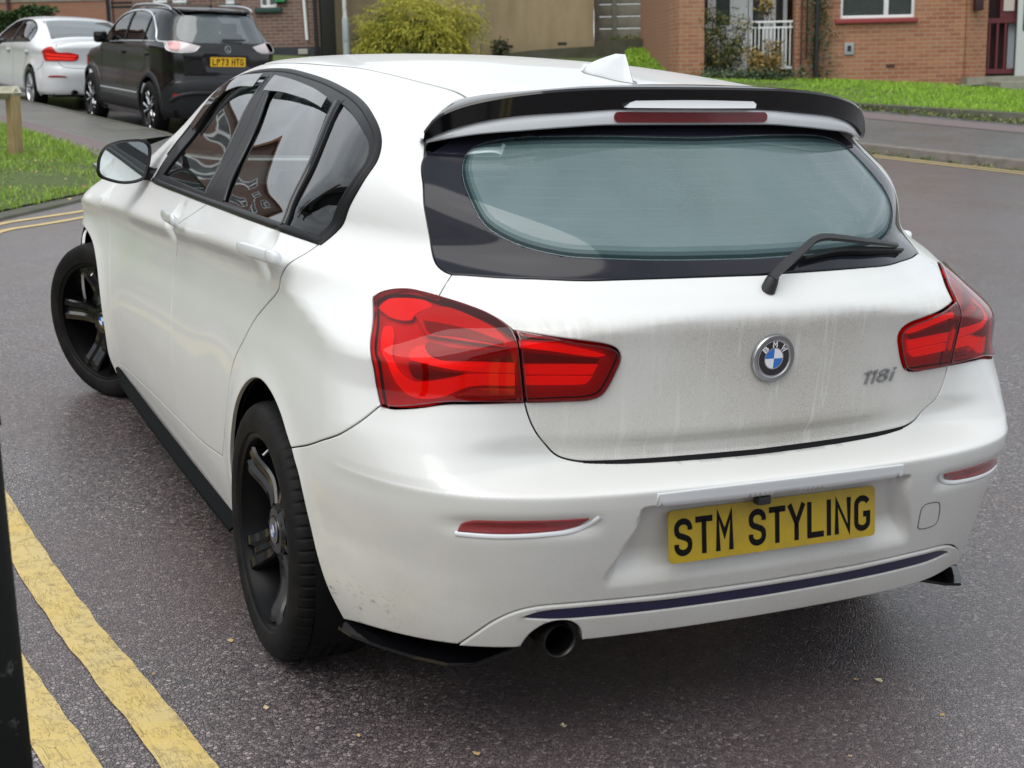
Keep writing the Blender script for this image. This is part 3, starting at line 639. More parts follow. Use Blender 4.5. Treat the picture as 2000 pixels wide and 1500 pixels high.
# roof, windscreen, bonnet
rrear = [(-.45, -.205), (-.40, -.25), (-.2, -.285), (0, -.295)]
def fullx(c): c = J(c); return np.vstack([c, (c*[-1, 1])[::-1][1:]]) if abs(c[-1][0]) < 1e-6 else np.vstack([c, (c*[-1, 1])[::-1]])
dd = curve(ditch3, .02); rr_ = fullx(curve([(-.45, -.205), (-.38, -.26), (-.2, -.30), (0, -.31)], .02)); hd_ = fullx(curve([(-.49, 1.43), (-.3, 1.47), (0, 1.485)], .02))
roof = np.vstack([dd[::-1][:-1], rr_, (dd*[-1, 1])[1:], hd_[::-1][1:-1]])
panel(BH, 'roof', roof, M['white'], car, chart='top', step=.03, gap=.0035)
panel(BH, 'headlining', roof, M['headliner'], car, chart='top', step=.08, off=-.035, gap=.01, skirt=0, ringed=False)
ribbon(BH, 'roof_joint', [ditch3], M['gap'], car, .022, -.006, chart='top', both=True)
ap3 = curve([(-.49, 1.43), (-.555, 1.65), (-.62, 1.90), (-.675, 2.12)], .02); ws_b = fullx(curve([(-.675, 2.12), (-.45, 2.22), (0, 2.27)], .02))
panel(BH, 'windscreen', np.vstack([hd_[:-1], (ap3*[-1, 1])[:-1], ws_b[::-1][:-1], ap3[::-1][:-1]]), M['windscreen'], car, chart='top', step=.05, gap=.012, off=-.002, ringed=False)
bn_s = curve([(-.715, 2.25), (-.735, 2.6), (-.73, 2.9), (-.69, 3.14), (-.60, 3.27)], .02); bn_f = fullx(curve([(-.60, 3.27), (-.3, 3.38), (0, 3.41)], .02))
panel(BH, 'bonnet', np.vstack([ws_b[:-1] if 0 else fullx(curve([(-.715, 2.25), (-.675, 2.15), (-.45, 2.235), (0, 2.285)], .02))[:-1], (bn_s*[-1, 1])[:-1], bn_f[::-1][:-1], bn_s[::-1][:-1]]), M['white'], car, chart='top', step=.04, gap=.003)
# front wing with arch, front bumper, headlamps
bonl = BH.xy([(-.715, 2.25), (-.735, 2.6), (-.73, 2.9), (-.70, 3.08)])
farch = [(-.3-(2.70+.375*math.cos(a)), .33+.375*math.sin(a)) for a in np.linspace(R(-12), R(192), 24)]
farch = [p for p in farch]
wing = ring(J([bonl[0], (-2.54, .945)]), doorF, J([doorF[-1], (-2.51, .175)]), J([(-2.51, .175), (farch[-1][0]+.02, .175)]), J([(farch[-1][0]+.02, .175)]+farch[::-1]), J([farch[0], (-3.33, .42)]), J([(-3.33, .42), (-3.36, .62), (-3.30, .72), tuple(bonl[-1])]), J(bonl[::-1]))
panel(BH, 'front_wing', wing, M['white'], car, both=True, step=.03, skirt=.003)
fb = []   # front chart outline of the bumper, left half
def fchart(x, z): return BH.side_inv(J([[x, BH.cy+BH.yf-x*0-(3.46), z]]))[0]
fs0 = .12
fbl = [(SM, .20), (.75, .20), (.45, .20), (.20, .22), (.0, .30), (-.10, .42), (-.13, .62), (-.05, .66), (.25, .64), (.60, .60), (.75, .60), (SM, .60)]
fh = np.vstack([curve(fbl[:4]), curve(fbl[3:7]), curve(fbl[6:])])
panel(BH, 'front_bumper', full(BH, fh[::-1]), M['white'], car, chart='front', step=.04)
hl = ring([(-.02, .672), (.20, .660), (.42, .645)], [(.42, .645), (.50, .70), (.46, .76)], [(.46, .76), (.25, .775), (.08, .765), (-.04, .73), (-.02, .672)])
panel(BH, 'headlamp', hl, M['glass_side'], car, chart='front', step=.04, both=True, ringed=False); panel(BH, 'headlamp_bowl', hl, M['chrome'], car, chart='front', off=-.03, step=.05, both=True, ringed=False)
gr = ring([(.62, .62), (1.09, .605)], [(1.09, .605), (1.10, .68), (1.08, .745)], [(1.08, .745), (.66, .755)], [(.66, .755), (.58, .69), (.62, .62)]); panel(BH, 'kidney_grille', gr, M['gloss'], car, chart='front', step=.04, both=True)
# ---- tail: tailgate, glass, lamps, bumper
hatch_half = np.vstack([curve(glassB[::-1]), curve(seam[::-1])[1:], curve(lamptop2)[1:], curve(lampin)[1:], curve(hatchlow)[1:]])
tg = panel(BH, 'tailgate', full(BH, hatch_half), M['white_tail'], car, step=.013, extra=SHELF)
gl_half = np.vstack([curve([(SM, 1.545), (.96, 1.56), (.80, 1.60)]), curve([(.30, 1.52), (.10, 1.47), (-.03, 1.415)])[0:], curve(glassL[::-1])[1:], curve(glassB)[1:]])
gtop = BH.xz([(0, 1.335), (-.2, 1.334), (-.37, 1.327), (-.485, 1.310), (-.545, 1.292)]); gtop[0, 0] = SM
gt3 = curve([(0, 1.335), (-.2, 1.334), (-.37, 1.327), (-.485, 1.310), (-.545, 1.292), (-.575, 1.276)], .01); gtop = BH.xz(gt3); gtop[0, 0] = SM
gl_half = np.vstack([gtop, curve(glassL[::-1])[2:], curve(glassB)[1:]])
clr = BH.xz(curve([(0, 1.30), (-.25, 1.302), (-.42, 1.292), (-.495, 1.270), (-.528, 1.232), (-.540, 1.18), (-.530, 1.13), (-.488, 1.098), (-.41, 1.078), (-.305, 1.074), (0, 1.070)], .01)); clr[0, 0] = SM; clr[-1, 0] = SM
clr_full = full(BH, clr)
rg = panel(BH, 'rear_window', full(BH, gl_half), M['frit'], tg, holes=[clr_full], off=-.001, gap=.002, step=.02, skirt=.0012)
panel(BH, 'rear_glass', inset(clr_full if area(clr_full) > 0 else clr_full[::-1], -.003), M['glass_rear'], rg, off=-.0025, gap=0, skirt=0, step=.03, ringed=False)
soft = clr_full if area(clr_full) > 0 else clr_full[::-1]; panel(BH, 'dotted_border', soft, M['frit_soft'], rg, off=-.0018, gap=.0, skirt=0, step=.03, holes=[inset(soft, .011)], ringed=False)
soft2 = inset(soft, .011); panel(BH, 'dotted_border', soft2, M['frit_soft2'], rg, off=-.0018, gap=.0, skirt=0, step=.03, holes=[inset(soft2, .012)], ringed=False); soft3 = inset(soft2, .012); panel(BH, 'dotted_border', soft3, M['frit_soft3'], rg, off=-.0018, gap=.0, skirt=0, step=.03, holes=[inset(soft3, .014)], ringed=False)
# heater wires
V = []; 
wires = MB()
for k in range(13):
    zz = 1.092+.0185*k; xm = min(.50, .40+.11*math.sin(math.pi*min(1, (zz-1.07)/.2)*.5)) if zz < 1.25 else .46
    pts, N = BH.on(BH.xz([(x, zz) for x in np.linspace(-xm, xm, 30)]), off=-.004) if False else BH.cast(np.stack([np.linspace(-xm, xm, 30), np.full(30, -.1), np.full(30, zz)], -1), np.tile([0, -1., 0], (30, 1)), -.005)
    wires.tube(pts, .0004, 4, cap=False)
wires.build('heater_wires', mat('heater_wire', (.16, .09, .05), .6), rg)
# tail lamps
def zone(pts, name, m, par, off, both=True, step=.012, skirt=.002, gap=0.): return panel(BH, name, ring(pts) if not isinstance(pts, list) or not hasattr(pts[0][0], '__len__') else ring(*pts), M[m], par, off=off, gap=gap, skirt=skirt, step=step, both=both, ringed=False)
lo = ring(lampside, lamptop, lamptop2, lampsplit, lampbot); li = ring(lampin, J(lampsplit[::-1]))
def lamp(name, outline, bars):
    shell = panel(BH, name, outline, M['lens'], car, off=.007, gap=.003, skirt=.016, step=.012, both=True, fn=None)
    back = panel(BH, 'lamp_housing', outline, M['lamp_mid'], car, off=-.020, gap=.004, skirt=0, step=.02, both=True, ringed=False)
    rim_o = outline if area(outline) > 0 else outline[::-1]; rim_i = inset(rim_o, .009)
    rim_ = panel(BH, 'lamp_border', rim_o, M['lamp_rim'], car, off=.0076, gap=.0035, holes=[rim_i], skirt=.004, step=.02, both=True, ringed=False)
    for k in (0, 1): back[k].parent = shell[k]; rim_[k].parent = shell[k]
    for nm, mt, o, cs in bars:
        c = ring(*cs) if hasattr(cs[0][0], '__len__') else ring(cs); a = panel(BH, nm, c, M[mt], car, off=o, gap=0, skirt=.004, step=.012, both=True, ringed=False)
        for k in (0, 1): a[k].parent = shell[k]
    return shell
# outlines below come from the lamp's own drawing: sweeping double light bar, amber wedge, clear strip
def G(pts): return [((lambda q: (q[0], q[1]))(p)) for p in pts]
lamp('tail_light', lo, [
    ('light_bar', 'lamp_bar', -.010, ([(.565, .881), (.50, .883), (.450, .8855), (.417, .887), (.391, .897), (.371, .914)], [(.371, .914), (.356, .910), (.349, .898), (.353, .886), (.372, .880), (.418, .869), (.477, .863), (.565, .861)])),
    ('light_bar', 'lamp_bar', -.011, ([(.566, .857), (.50, .857), (.471, .856), (.430, .846), (.382, .837), (.357, .836), (.331, .851), (.311, .889), (.290, .925), (.271, .940)], [(.271, .940), (.252, .938), (.275, .905), (.298, .879), (.314, .845), (.326, .826), (.351, .810), (.388, .806), (.430, .814), (.477, .832), (.567, .834)])),
    ('dark_window', 'lamp_dark', -.007, ([(.552, .912), (.50, .913), (.443, .914), (.376, .918), (.381, .905), (.396, .896), (.42, .8895), (.50, .885), (.562, .884)],)),
    ('dark_window', 'lamp_dark', -.008, ([(.352, .879), (.373, .8735), (.418, .861), (.462, .8585), (.418, .848), (.382, .841), (.362, .846), (.353, .863)],)),
    ('indicator', 'lamp_amber', -.006, ([(.315, .968), (.345, .990), (.384, .994), (.455, .979), (.516, .956), (.545, .934)], [(.545, .934), (.547, .919), (.504, .924), (.438, .929), (.367, .933)], [(.367, .933), (.315, .968)])),
    ('amber_panel', 'lamp_brown', -.004, ([(.345, .958), (.40, .956), (.47, .948), (.538, .930)], [(.538, .930), (.540, .924), (.504, .928), (.438, .934), (.372, .937), (.345, .958)])),
    ('upper_reflector', 'lamp_pinkred', -.009, ([(.200, .970), (.212, .994), (.245, 1.003), (.316, 1.006), (.345, .995)], [(.345, .995), (.313, .972), (.311, .959), (.255, .956), (.200, .970)])),
    ('reverse_strip', 'chrome', -.006, ([(.566, .829), (.480, .828), (.448, .814)], [(.448, .814), (.566, .816)])),
])
lamp('tail_light_inner', li, [
    ('light_bar', 'lamp_bar', -.010, ([(.570, .934), (.631, .926), (.73, .904), (.760, .895)], [(.760, .895), (.744, .892), (.632, .907), (.574, .914)])),
    ('light_bar', 'lamp_bar', -.010, ([(.585, .878), (.66, .878), (.744, .876)], [(.744, .876), (.734, .8555)], [(.734, .8555), (.66, .857), (.587, .858)])),
    ('light_bar', 'lamp_bar', -.010, ([(.588, .854), (.66, .853), (.734, .851)], [(.734, .851), (.720, .837), (.70, .835), (.590, .836)])),
    ('dark_window', 'lamp_dark', -.007, ([(.578, .907), (.648, .898), (.745, .889)], [(.745, .889), (.741, .879)], [(.741, .879), (.66, .881), (.583, .882)])),
])
# bumper with diffuser insert
exr = [(.593, .270), (.600, .300), (.613, .325), (.644, .347), (.684, .350), (.710, .332), (.721, .304), (.721, .296)]
bh_ = np.vstack([curve(hatchlow[::-1]), curve(lampbot)[1:], curve(bgap[::-1])[1:], curve(archB)[1:], curve(bbot)[1:], curve(dup_)[1:]])
bump = panel(BH, 'rear_bumper', full(BH, bh_), M['white_bump'], car, step=.012, skirt=.02, extra=LEDGE)
dlow_l = np.vstack([curve([(.464, .284), (.53, .287), (.593, .288)]), curve([(.593, .288), (.600, .305), (.613, .325), (.644, .347), (.684, .350), (.710, .332), (.721, .304), (.721, .296)]), curve([(.721, .296), (.90, .296), (SM, .295)])[1:]])
dlow_r = curve([(.464, .284), (.50, .300), (.54, .312), (.62, .302), (.72, .297), (.90, .296), (SM, .295)])
dring = np.vstack([curve(dup_[::-1])[:-1], dlow_l[:-1], mirror_s(BH, dlow_r)[::-1][:-1], mirror_s(BH, curve(dup_))[:-1]])
st_h = np.vstack([curve([(SM, .374), (.90, .375), (.80, .378), (.70, .379), (.63, .376), (.594, .364)]), curve([(.594, .364), (.66, .357), (.74, .355), (.85, .353), (SM, .350)])[1:]])
st = full(BH, st_h)
diff = panel(BH, 'diffuser', dring, M['white_bump'], bump, off=.004, step=.014, holes=[st], skirt=.022)
panel(BH, 'trim_strip', st, M['indigo'], bump, off=.001, gap=0, skirt=0, step=.02, ringed=False)
ribbon(BH, 'diffuser_joint', [dup_], M['gap'], bump, .02, -.006, both=True)
panel(BH, 'bumper_cap', np.vstack([curve([(SM-.306, .634), (SM-.15, .637), (SM+.15, .637), (SM+.306, .634)]), curve([(SM+.306, .634), (SM+.309, .61)])[1:], curve([(SM+.309, .61), (SM+.30, .601), (SM, .602), (SM-.30, .601), (SM-.309, .61)])[1:-1]]), M['white_clean'], bump, off=.0025, gap=0, step=.012, skirt=.004)
# reflectors
rf_ = ring([(.475, .559), (.480, .575), (.500, .585), (.56, .588), (.640, .589), (.702, .590)], [(.702, .590), (.692, .576), (.662, .566), (.62, .562), (.56, .559), (.475, .559)])
panel(BH, 'bumper_reflector', rf_, M['reflector'], bump, off=.0035, gap=0, skirt=.006, step=.012, both=True)
bead(BH, 'reflector_surround', [(.470, .553), (.56, .5535), (.63, .557), (.675, .562), (.705, .574), (.722, .592)], M['white_clean'], bump, .011, .003, both=True)
# tow-eye cover outline on the right
tq = [(SM+.400, .462), (SM+.394, .512), (SM+.400, .519), (SM+.438, .518), (SM+.446, .511), (SM+.458, .464), (SM+.452, .456), (SM+.408, .455), (SM+.400, .462)]
bead(BH, 'tow_eye_cover', tq, mat('grime_line', (.16, .14, .11), .8), bump, .0032, .0008)
# number plate
PC = J([0, -.864, .525]); up = J([0, .143, 1.]); up /= np.linalg.norm(up); xr = J([1., 0, 0]); nrm = np.cross(xr, up)
def rrect(w, h, r, n=5):
    p = []
    for cx, cy, a0 in ((w/2-r, h/2-r, 0), (-w/2+r, h/2-r, 90), (-w/2+r, -h/2+r, 180), (w/2-r, -h/2+r, 270)): p += arc(cx, cy, r, r, a0, a0+90, n)
    return p
def slab(outline, t, o, x, y, z, mt, name, par, bevel=0):
    p = J(outline, float); n = len(p); V = np.vstack([np.c_[p, np.zeros(n)], np.c_[p, np.full(n, t)]]); Fc = [tuple(range(n))[::-1], tuple(range(n, 2*n))]+[(i, (i+1) % n, n+(i+1) % n, n+i) for i in range(n)]
    return mesh_obj(name, place(V, o, x, y, z), Fc, mt, par, False)
pl = slab(rrect(.520, .111, .010), .0035, PC, xr, up, nrm, M['plate_y'], 'number_plate', bump)
V, Fc = text_mesh('STM STYLING', .494, .079, thick=13, adv=60, space=34, kern={'I': 25, 'T': 56, 'Y': 58, 'L': 56}); V[:, 0] += .0; mesh_obj('lettering', place(V, PC+nrm*.0042-up*.002, xr, up, nrm), Fc, M['ink'], pl, False)
cm = MB(); cm.box((0-.045, -.878, .588), (.034, .022, .020), bev=.006); cm.build('reversing_camera', M['plastic'], bump, auto=40)
cm = MB()
# boot badge
def roundel(c, nx, ux, zx, r, par, letters=True, ringm='steel'):
    c, nx, ux, zx = (J(a, float) for a in (c, nx, ux, zx)); mb = MB()
    prof = [(0, 0), (0, r), (.006, r), (.010, r*.95), (.009, r*.80), (.007, r*.76)] if letters else [(0, 0), (0, r), (.003, r), (.004, r*.95)]
    def rev(prof, n=56):
        V = []; m = len(prof)
        for k in range(n):
            a = 2*math.pi*k/n
            for h, q in prof: V.append(c+nx*(q*math.cos(a))+ux*(q*math.sin(a))+zx*h)
        return V, [(k*m+j, k*m+j+1, ((k+1) % n)*m+j+1, ((k+1) % n)*m+j) for k in range(n) for j in range(m-1)]
    V, Fc = rev(prof); mb.add(V, Fc); b = mb.build('badge', M[ringm], par, auto=35)
    ri = r*.76 if letters else r*.92; h0 = .0072 if letters else .0042; n = 56
    V = [c+zx*h0]+[c+zx*h0+nx*(ri*math.cos(2*math.pi*k/n))+ux*(ri*math.sin(2*math.pi*k/n)) for k in range(n)]
    mesh_obj('badge_field', V, [(0, 1+k, 1+(k+1) % n) for k in range(n)], M['badge_black'], b, False)
    rc = ri*.56
    for q in range(4):
        m_ = 14; V = [c+zx*(h0+.0008)]+[c+zx*(h0+.0008)+nx*(rc*math.cos(math.pi/2*(q+k/m_)))+ux*(rc*math.sin(math.pi/2*(q+k/m_))) for k in range(m_+1)]
        mesh_obj('badge_quarter', V, [(0, 1+k, 2+k) for k in range(m_)], M['badge_blue'] if q in (1, 3) else M['badge_white'], b, False)
    if letters:
        for (p0, p1) in ((rc*.97, rc*1.06), (ri*.94, ri*1.0)):
            V = [c+zx*(h0+.0009)+nx*(p*math.cos(2*math.pi*k/n))+ux*(p*math.sin(2*math.pi*k/n)) for p in (p0, p1) for k in range(n)]
            mesh_obj('badge_line', V, [(k, (k+1) % n, n+(k+1) % n, n+k) for k in range(n)], M['chrome'], b, False)
        for ch, a in (('B', 138), ('M', 90), ('W', 42)):
            V, Fc = text_mesh(ch, .0115, .0125, thick=15); a = R(a); rd_ = nx*math.cos(a)+ux*math.sin(a); tx = nx*math.sin(a)-ux*math.cos(a)
            mesh_obj('badge_letter', place(V, c+zx*(h0+.001)+rd_*(ri*.765), tx, rd_, zx), Fc, M['badge_white'], b, False)
    return b
P, N = BH.cast(J([[0., -.3, .874]]), J([[0, -1., 0]])); zx = N[0]; ux = np.cross(zx, [1, 0, 0]); ux = ux if ux[2] > 0 else -ux
roundel(P[0]-zx*.001, [1, 0, 0], ux, zx, .052, tg)
V, Fc = text_mesh('118i', .098, .030, thick=9, adv=50, slant=.20, depth=.002, kern={'1': 27, '8': 54, 'i': 24})
P, N = BH.cast(J([[.296, -.3, .808]]), J([[0, -1., 0]])); zx = N[0]; xx = np.cross([0, 0, 1.], zx); xx = xx/np.linalg.norm(xx); xx = xx if xx[0] > 0 else -xx; uu = np.cross(zx, xx); uu = uu if uu[2] > 0 else -uu
mesh_obj('model_number', place(V, P[0]+zx*.001, xx, uu, zx), Fc, M['steel'], tg, False)
# wiper
wp = MB(); 
def onr(x, z, off): P, N = BH.cast(J([[x, -.1, z]]), J([[0, -1., 0]]), off); return P[0]
piv = onr(.0, 1.018, .004); 
arm = MB(); arm.tube([onr(.002, 1.012, -.004), onr(.006, 1.018, .016), onr(.012, 1.024, .026)], [.0165, .0145, .011], 16)
wiper = arm.build('wiper', M['plastic'], tg, auto=40)
arm = MB()
pa = [onr(.002, 1.018, .028), onr(.03, 1.032, .034), onr(.07, 1.048, .036), onr(.11, 1.063, .036), onr(.145, 1.077, .035), onr(.18, 1.0825, .033), onr(.22, 1.082, .030), onr(.30, 1.075, .026), onr(.373, 1.067, .022), onr(.44, 1.056, .018)]
def flat_strip(mb, pts, w, h, up=(0, .6, .8)):
    rings = []; up = J(up)
    for i, p in enumerate(pts):
        t = pts[min(i+1, len(pts)-1)]-pts[max(i-1, 0)]; t = t/np.linalg.norm(t); s_ = np.cross(t, [0, -.7, .7]); s_ /= np.linalg.norm(s_); n_ = np.cross(s_, t); ww = w[i]/2; hh = h/2
        rings.append([p+s_*ww*c+n_*hh*d for c, d in ((-1, -1), (-.8, 1), (.8, 1), (1, -1))])
    V = J(rings).reshape(-1, 3); n = len(pts); mb.add(V, [(i*4+j, i*4+(j+1) % 4, (i+1)*4+(j+1) % 4, (i+1)*4+j) for i in range(n-1) for j in range(4)]+[(0, 1, 2, 3), (4*n-1, 4*n-2, 4*n-3, 4*n-4)])
cc = curve(pa, .012); flat_strip(arm, cc, np.interp(np.linspace(0, 1, len(cc)), [0, .12, .25, .4, 1], [.020, .021, .018, .016, .010]), .008); arm.build('wiper_arm', M['plastic'], wiper, auto=40)
bl = MB(); cc = curve([onr(.12, 1.057, .008), onr(.22, 1.067, .008), onr(.34, 1.061, .008), onr(.475, 1.045, .008)], .012); flat_strip(bl, cc, np.interp(np.linspace(0, 1, len(cc)), [0, .5, 1], [.006, .016, .006]), .014); bl.build('wiper_blade', M['trim'], wiper, auto=40)
# spoiler: white foot and gloss-black lip
SPX = [0, .2, .3, .4, .48, .54, .575, .590]
spT = smooth_table([-.2]+SPX, [1.410, 1.412, 1.410, 1.405, 1.394, 1.378, 1.356, 1.330, 1.300], .008); spY = smooth_table([-.2]+SPX, [.445, .455, .445, .430, .405, .372, .333, .305, .290], .008)
spM = smooth_table([-.2]+SPX, [1.360, 1.364, 1.360, 1.353, 1.345, 1.330, 1.309, 1.290, 1.279], .006); spL = smooth_table([-.2]+SPX, [1.326, 1.327, 1.326, 1.320, 1.311, 1.302, 1.289, 1.279, 1.273], .006)
def spoiler_part(name, rows, mt, par, sharp=35):
    xe = .588 if 'foot' not in name else .580; xs = np.concatenate([-np.linspace(0, xe, 46)[::-1], np.linspace(0, xe, 46)[1:]]); V = []; m = None
    for x in xs:
        r = rows(abs(x)); m = len(r)
        for q in r:
            if len(q) == 2: V.append((x, q[0], q[1]))
            else: V.append((math.copysign(q[2], x) if x else 0, q[0], q[1]))
    n = len(xs); Fc = [(i*m+j, i*m+j+1, (i+1)*m+j+1, (i+1)*m+j) for i in range(n-1) for j in range(m-1)]
    mb = MB(); mb.add(V, Fc); return mb.build(name, mt, par, auto=sharp)
def roofz(x, y): P, N = BH.cast(J([[x, y, .8]]), J([[0, 0, 1.]])); return P[0][2]
def lip_rows(a):
    yt, zt, zm = -float(spY(a)), float(spT(a)), float(spM(a)); r = []
    xf = a*.80 if a > .3 else a*(1-.2*(a/.3)); xf = a-(.11)*(a/.588)**3; yf_ = -.285+.085*ss(.30, .588, a); zf = roofz(xf, yf_)+.0025
    r.append((yf_, zf-.006, xf)); r.append((yf_-.004, zf+.001, xf))
    for t in (.2, .4, .6, .8, .93):
        y = yf_+(yt-yf_)*t; z = zf+(zt-zf)*t+.010*math.sin(math.pi*t)*(1-.5*(a/.588)**4); r.append((y, z, xf+(a-xf)*t))
    r += [(yt-.002, zt-.001, a), (yt-.006, zt-.006, a), (yt-.006+.016*1*(1-.6*(a/.588)), zm+.002, a), (yt+.020, zm-.001, a), (yt+.06, zm+.0, a*.98)]
    return r
lip = spoiler_part('roof_spoiler', lip_rows, M['gloss'], tg)
def foot_rows(a):
    yt, zm, zl = -float(spY(a)), float(spM(a)), float(spL(a)); return [(yt+.06, zm-.001), (yt+.014, zm-.0005), (yt+.0115, zm-.004), (yt+.008, (zm+zl)/2), (yt+.010, zl+.003), (yt+.014, zl), (yt+.05, zl+.004), (yt+.115, zl-.0+.012)]
foot = spoiler_part('spoiler_foot', foot_rows, M['white_clean'], lip)
def on_foot(outline, off, name, m, par, base=.010, lean=0.0, zc=0):
    p = J(outline, float); p = inset(p if area(p) > 0 else p[::-1], 0); n = len(p); V = []
    for d in (off, -.002):
        for x, z in p: V.append((x, -float(spY(abs(x)))+base-d+lean*(z-zc), z))
    cx, cz = p.mean(0)
    # strip-fan triangulation across x
    T = delaunay_2d_cdt([Vector(q) for q in p.tolist()], [(i, (i+1) % n) for i in range(n)], [], 1, 1e-7)[2]
    Fc = [tuple(t) for t in T]+[(i, (i+1) % n, n+(i+1) % n, n+i) for i in range(n)]
    o = mesh_obj(name, V, Fc, m, par, False); bm = bmesh.new(); bm.from_mesh(o.data); bmesh.ops.recalc_face_normals(bm, faces=bm.faces[:]); bm.to_mesh(o.data); bm.free(); return o
def capsule(x0, x1, z0, z1, n=8):
    r = (z1-z0)/2; zc = (z0+z1)/2; L_ = [(x, z1) for x in np.linspace(x1-r, x0+r, 24)]+arc(x0+r, zc, r, r, 90, 270, n)[1:-1]+[(x, z0) for x in np.linspace(x0+r, x1-r, 24)]+arc(x1-r, zc, r, r, -90, 90, n)[1:-1]; return L_
on_foot(capsule(-.199, .199, 1.3325, 1.3555), .004, 'high_brake_light', M['brake3'], foot)
on_foot([(x, 1.382) for x in np.linspace(.150, -.145, 20)]+[(-.165, 1.376), (-.178, 1.3655)]+[(x, 1.3650) for x in np.linspace(-.172, .155, 20)]+[(.160, 1.374)], .010, 'spoiler_notch_patch', M['white_clean'], lip, base=.004, lean=.55, zc=1.365)  # white patch standing for the lip's bright notch, tilted up to reflect the sky
# shark fin
mb = MB(); rings = []
for t in np.linspace(0, 1, 12):
    zt = t*.064; y0 = .108-.170*t**2.1; y1 = -.156+.045*t; w_ = .036*(1-t)**.8+.0045
    ring_ = []
    for k in range(20):
        a = 2*math.pi*k/20; yy = (y0+y1)/2+(y0-y1)/2*math.cos(a); ring_.append((w_/2*math.sin(a)*(abs(math.sin(a))**.0), yy, roofz(0, (y0+y1)/2)*0+float(Zc((y0+y1)/2))*0+float(Zc(yy))*(1-t)+1.409*t-.002+zt))
    rings.append(ring_)
V = J(rings).reshape(-1, 3); mb.add(V, [(i*20+j, i*20+(j+1) % 20, (i+1)*20+(j+1) % 20, (i+1)*20+j) for i in range(11) for j in range(20)]+[tuple(11*20+j for j in range(20))])
mb.build('shark_fin_antenna', M['white_clean'], car, auto=45)
bead(BH, 'antenna_base', [(0, .115), (-.019, .06), (-.023, -.03), (-.020, -.13), (0, -.163), (.020, -.13), (.023, -.03), (.019, .06), (0, .115)], mat('grey_seal', (.2, .2, .2), .6), car, .006, .002, chart='top')
# exhaust
ex = MB(); ex.lathe([(-.792, .031), (-.798, .033), (-.800, .0355), (-.796, .037), (-.74, .037), (-.60, .036)], 40, 'y', (-.464, 0, .302)); ex.lathe([(-.792, .031), (-.74, .030), (-.60, .030)], 40, 'y', (-.464, 0, .302)); exo = ex.build('exhaust_tip', mat('dark_exhaust_steel', (.035, .033, .032), .35, .9), car, auto=40)
ei = MB(); ei.lathe([(-.66, .0305), (-.66, .0)], 24, 'y', (-.464, 0, .302)); ei.build('exhaust_bore', M['underside'], exo)
# corner splitters and side skirts
def blade(name, outer, inner, z, th, par, sx=1, drop=.0, mt='gloss'):
    A_, B_ = J(outer, float), J(inner, float); n = len(A_); V = []
    for p, zz in ((A_, z-drop), (B_, z)):
        for q in p: V.append((q[0]*sx, q[1], (q[2] if len(q) > 2 else zz)))
    for p, zz in ((A_, z-drop-th), (B_, z-th)):
        for q in p: V.append((q[0]*sx, q[1], (q[2] if len(q) > 2 else zz)-(th if len(q) > 2 else 0)))
    Fc = []
    for i in range(n-1): Fc += [(i, i+1, n+i+1, n+i), (2*n+i, 3*n+i, 3*n+i+1, 2*n+i+1), (i, 2*n+i, 2*n+i+1, i+1), (n+i, n+i+1, 3*n+i+1, 3*n+i)]
    Fc += [(0, n, 3*n, 2*n), (n-1, 3*n-1, 4*n-1, 2*n-1)]
    mb = MB(); mb.add(V, Fc); o = mb.build(name, M[mt], par, smooth=False); bm = bmesh.new(); bm.from_mesh(o.data); bmesh.ops.recalc_face_normals(bm, faces=bm.faces[:]); bmesh.ops.bevel(bm, geom=[e for e in bm.edges if e.is_manifold and e.calc_face_angle(0) > .6], offset=.002, segments=2, affect='EDGES'); bm.to_mesh(o.data); bm.free(); return o
for sx in (1, -1):
    blade('side_skirt', [(-.862, 2.26, .212), (-.882, 2.0, .201), (-.886, 1.5, .200), (-.885, 1.0, .200), (-.881, .6, .200), (-.876, .37, .199)], [(-.848, 2.26, .217), (-.850, 2.0, .217), (-.850, 1.5, .217), (-.848, 1.0, .217), (-.845, .6, .217), (-.842, .37, .217)], .2, .009, car, sx, mt='skirt')
    blade('corner_splitter', [(-.828, -.435, .241), (-.813, -.478, .237), (-.772, -.55, .235), (-.719, -.628, .235), (-.669, -.684, .235), (-.617, -.707, .236), (-.562, -.694, .240), (-.489, -.676, .246)] if sx > 0 else [(-.825, -.43, .262), (-.80, -.50, .260), (-.76, -.58, .258), (-.705, -.66, .257), (-.669, -.715, .257), (-.640, -.748, .257), (-.600, -.738, .259), (-.560, -.705, .262)], [(-.79, -.42, .253), (-.765, -.46, .253), (-.715, -.53, .256), (-.665, -.59, .258), (-.62, -.63, .262), (-.58, -.645, .262), (-.54, -.645, .262), (-.49, -.64, .262)], .2, .007, car, sx, mt='gloss')
# underbody, wheel wells
ub = MB(); ub.box((0, 1.38, .23), (1.50, 3.1, .06)); ub.box((0, -.45, .31), (.9, .40, .08)); ub.box((-.05, -.60, .335), (.5, .14, .07), bev=.03); ub.build('underbody', M['underside'], car)
for yw in (0, 2.70):
    for sx in (1, -1):
        V = []; Fc = []; n = 26; rr = .385 if yw == 0 else .383
        for k in range(n+1):
            a = R(-25+230*k/n); V += [(sx*(-.862 if yw == 0 else -.872), yw+rr*math.cos(a), .325+rr*math.sin(a)), (sx*-.55, yw+rr*math.cos(a), .325+rr*math.sin(a))]
        for k in range(n): Fc.append((2*k, 2*k+1, 2*k+3, 2*k+2))
        c0 = len(V); V.append((sx*-.55, yw, .325)); Fc += [(2*k+1, 2*k+3, c0) for k in range(n)]
        mesh_obj('wheel_arch_liner', V, Fc, M['underside'], car)
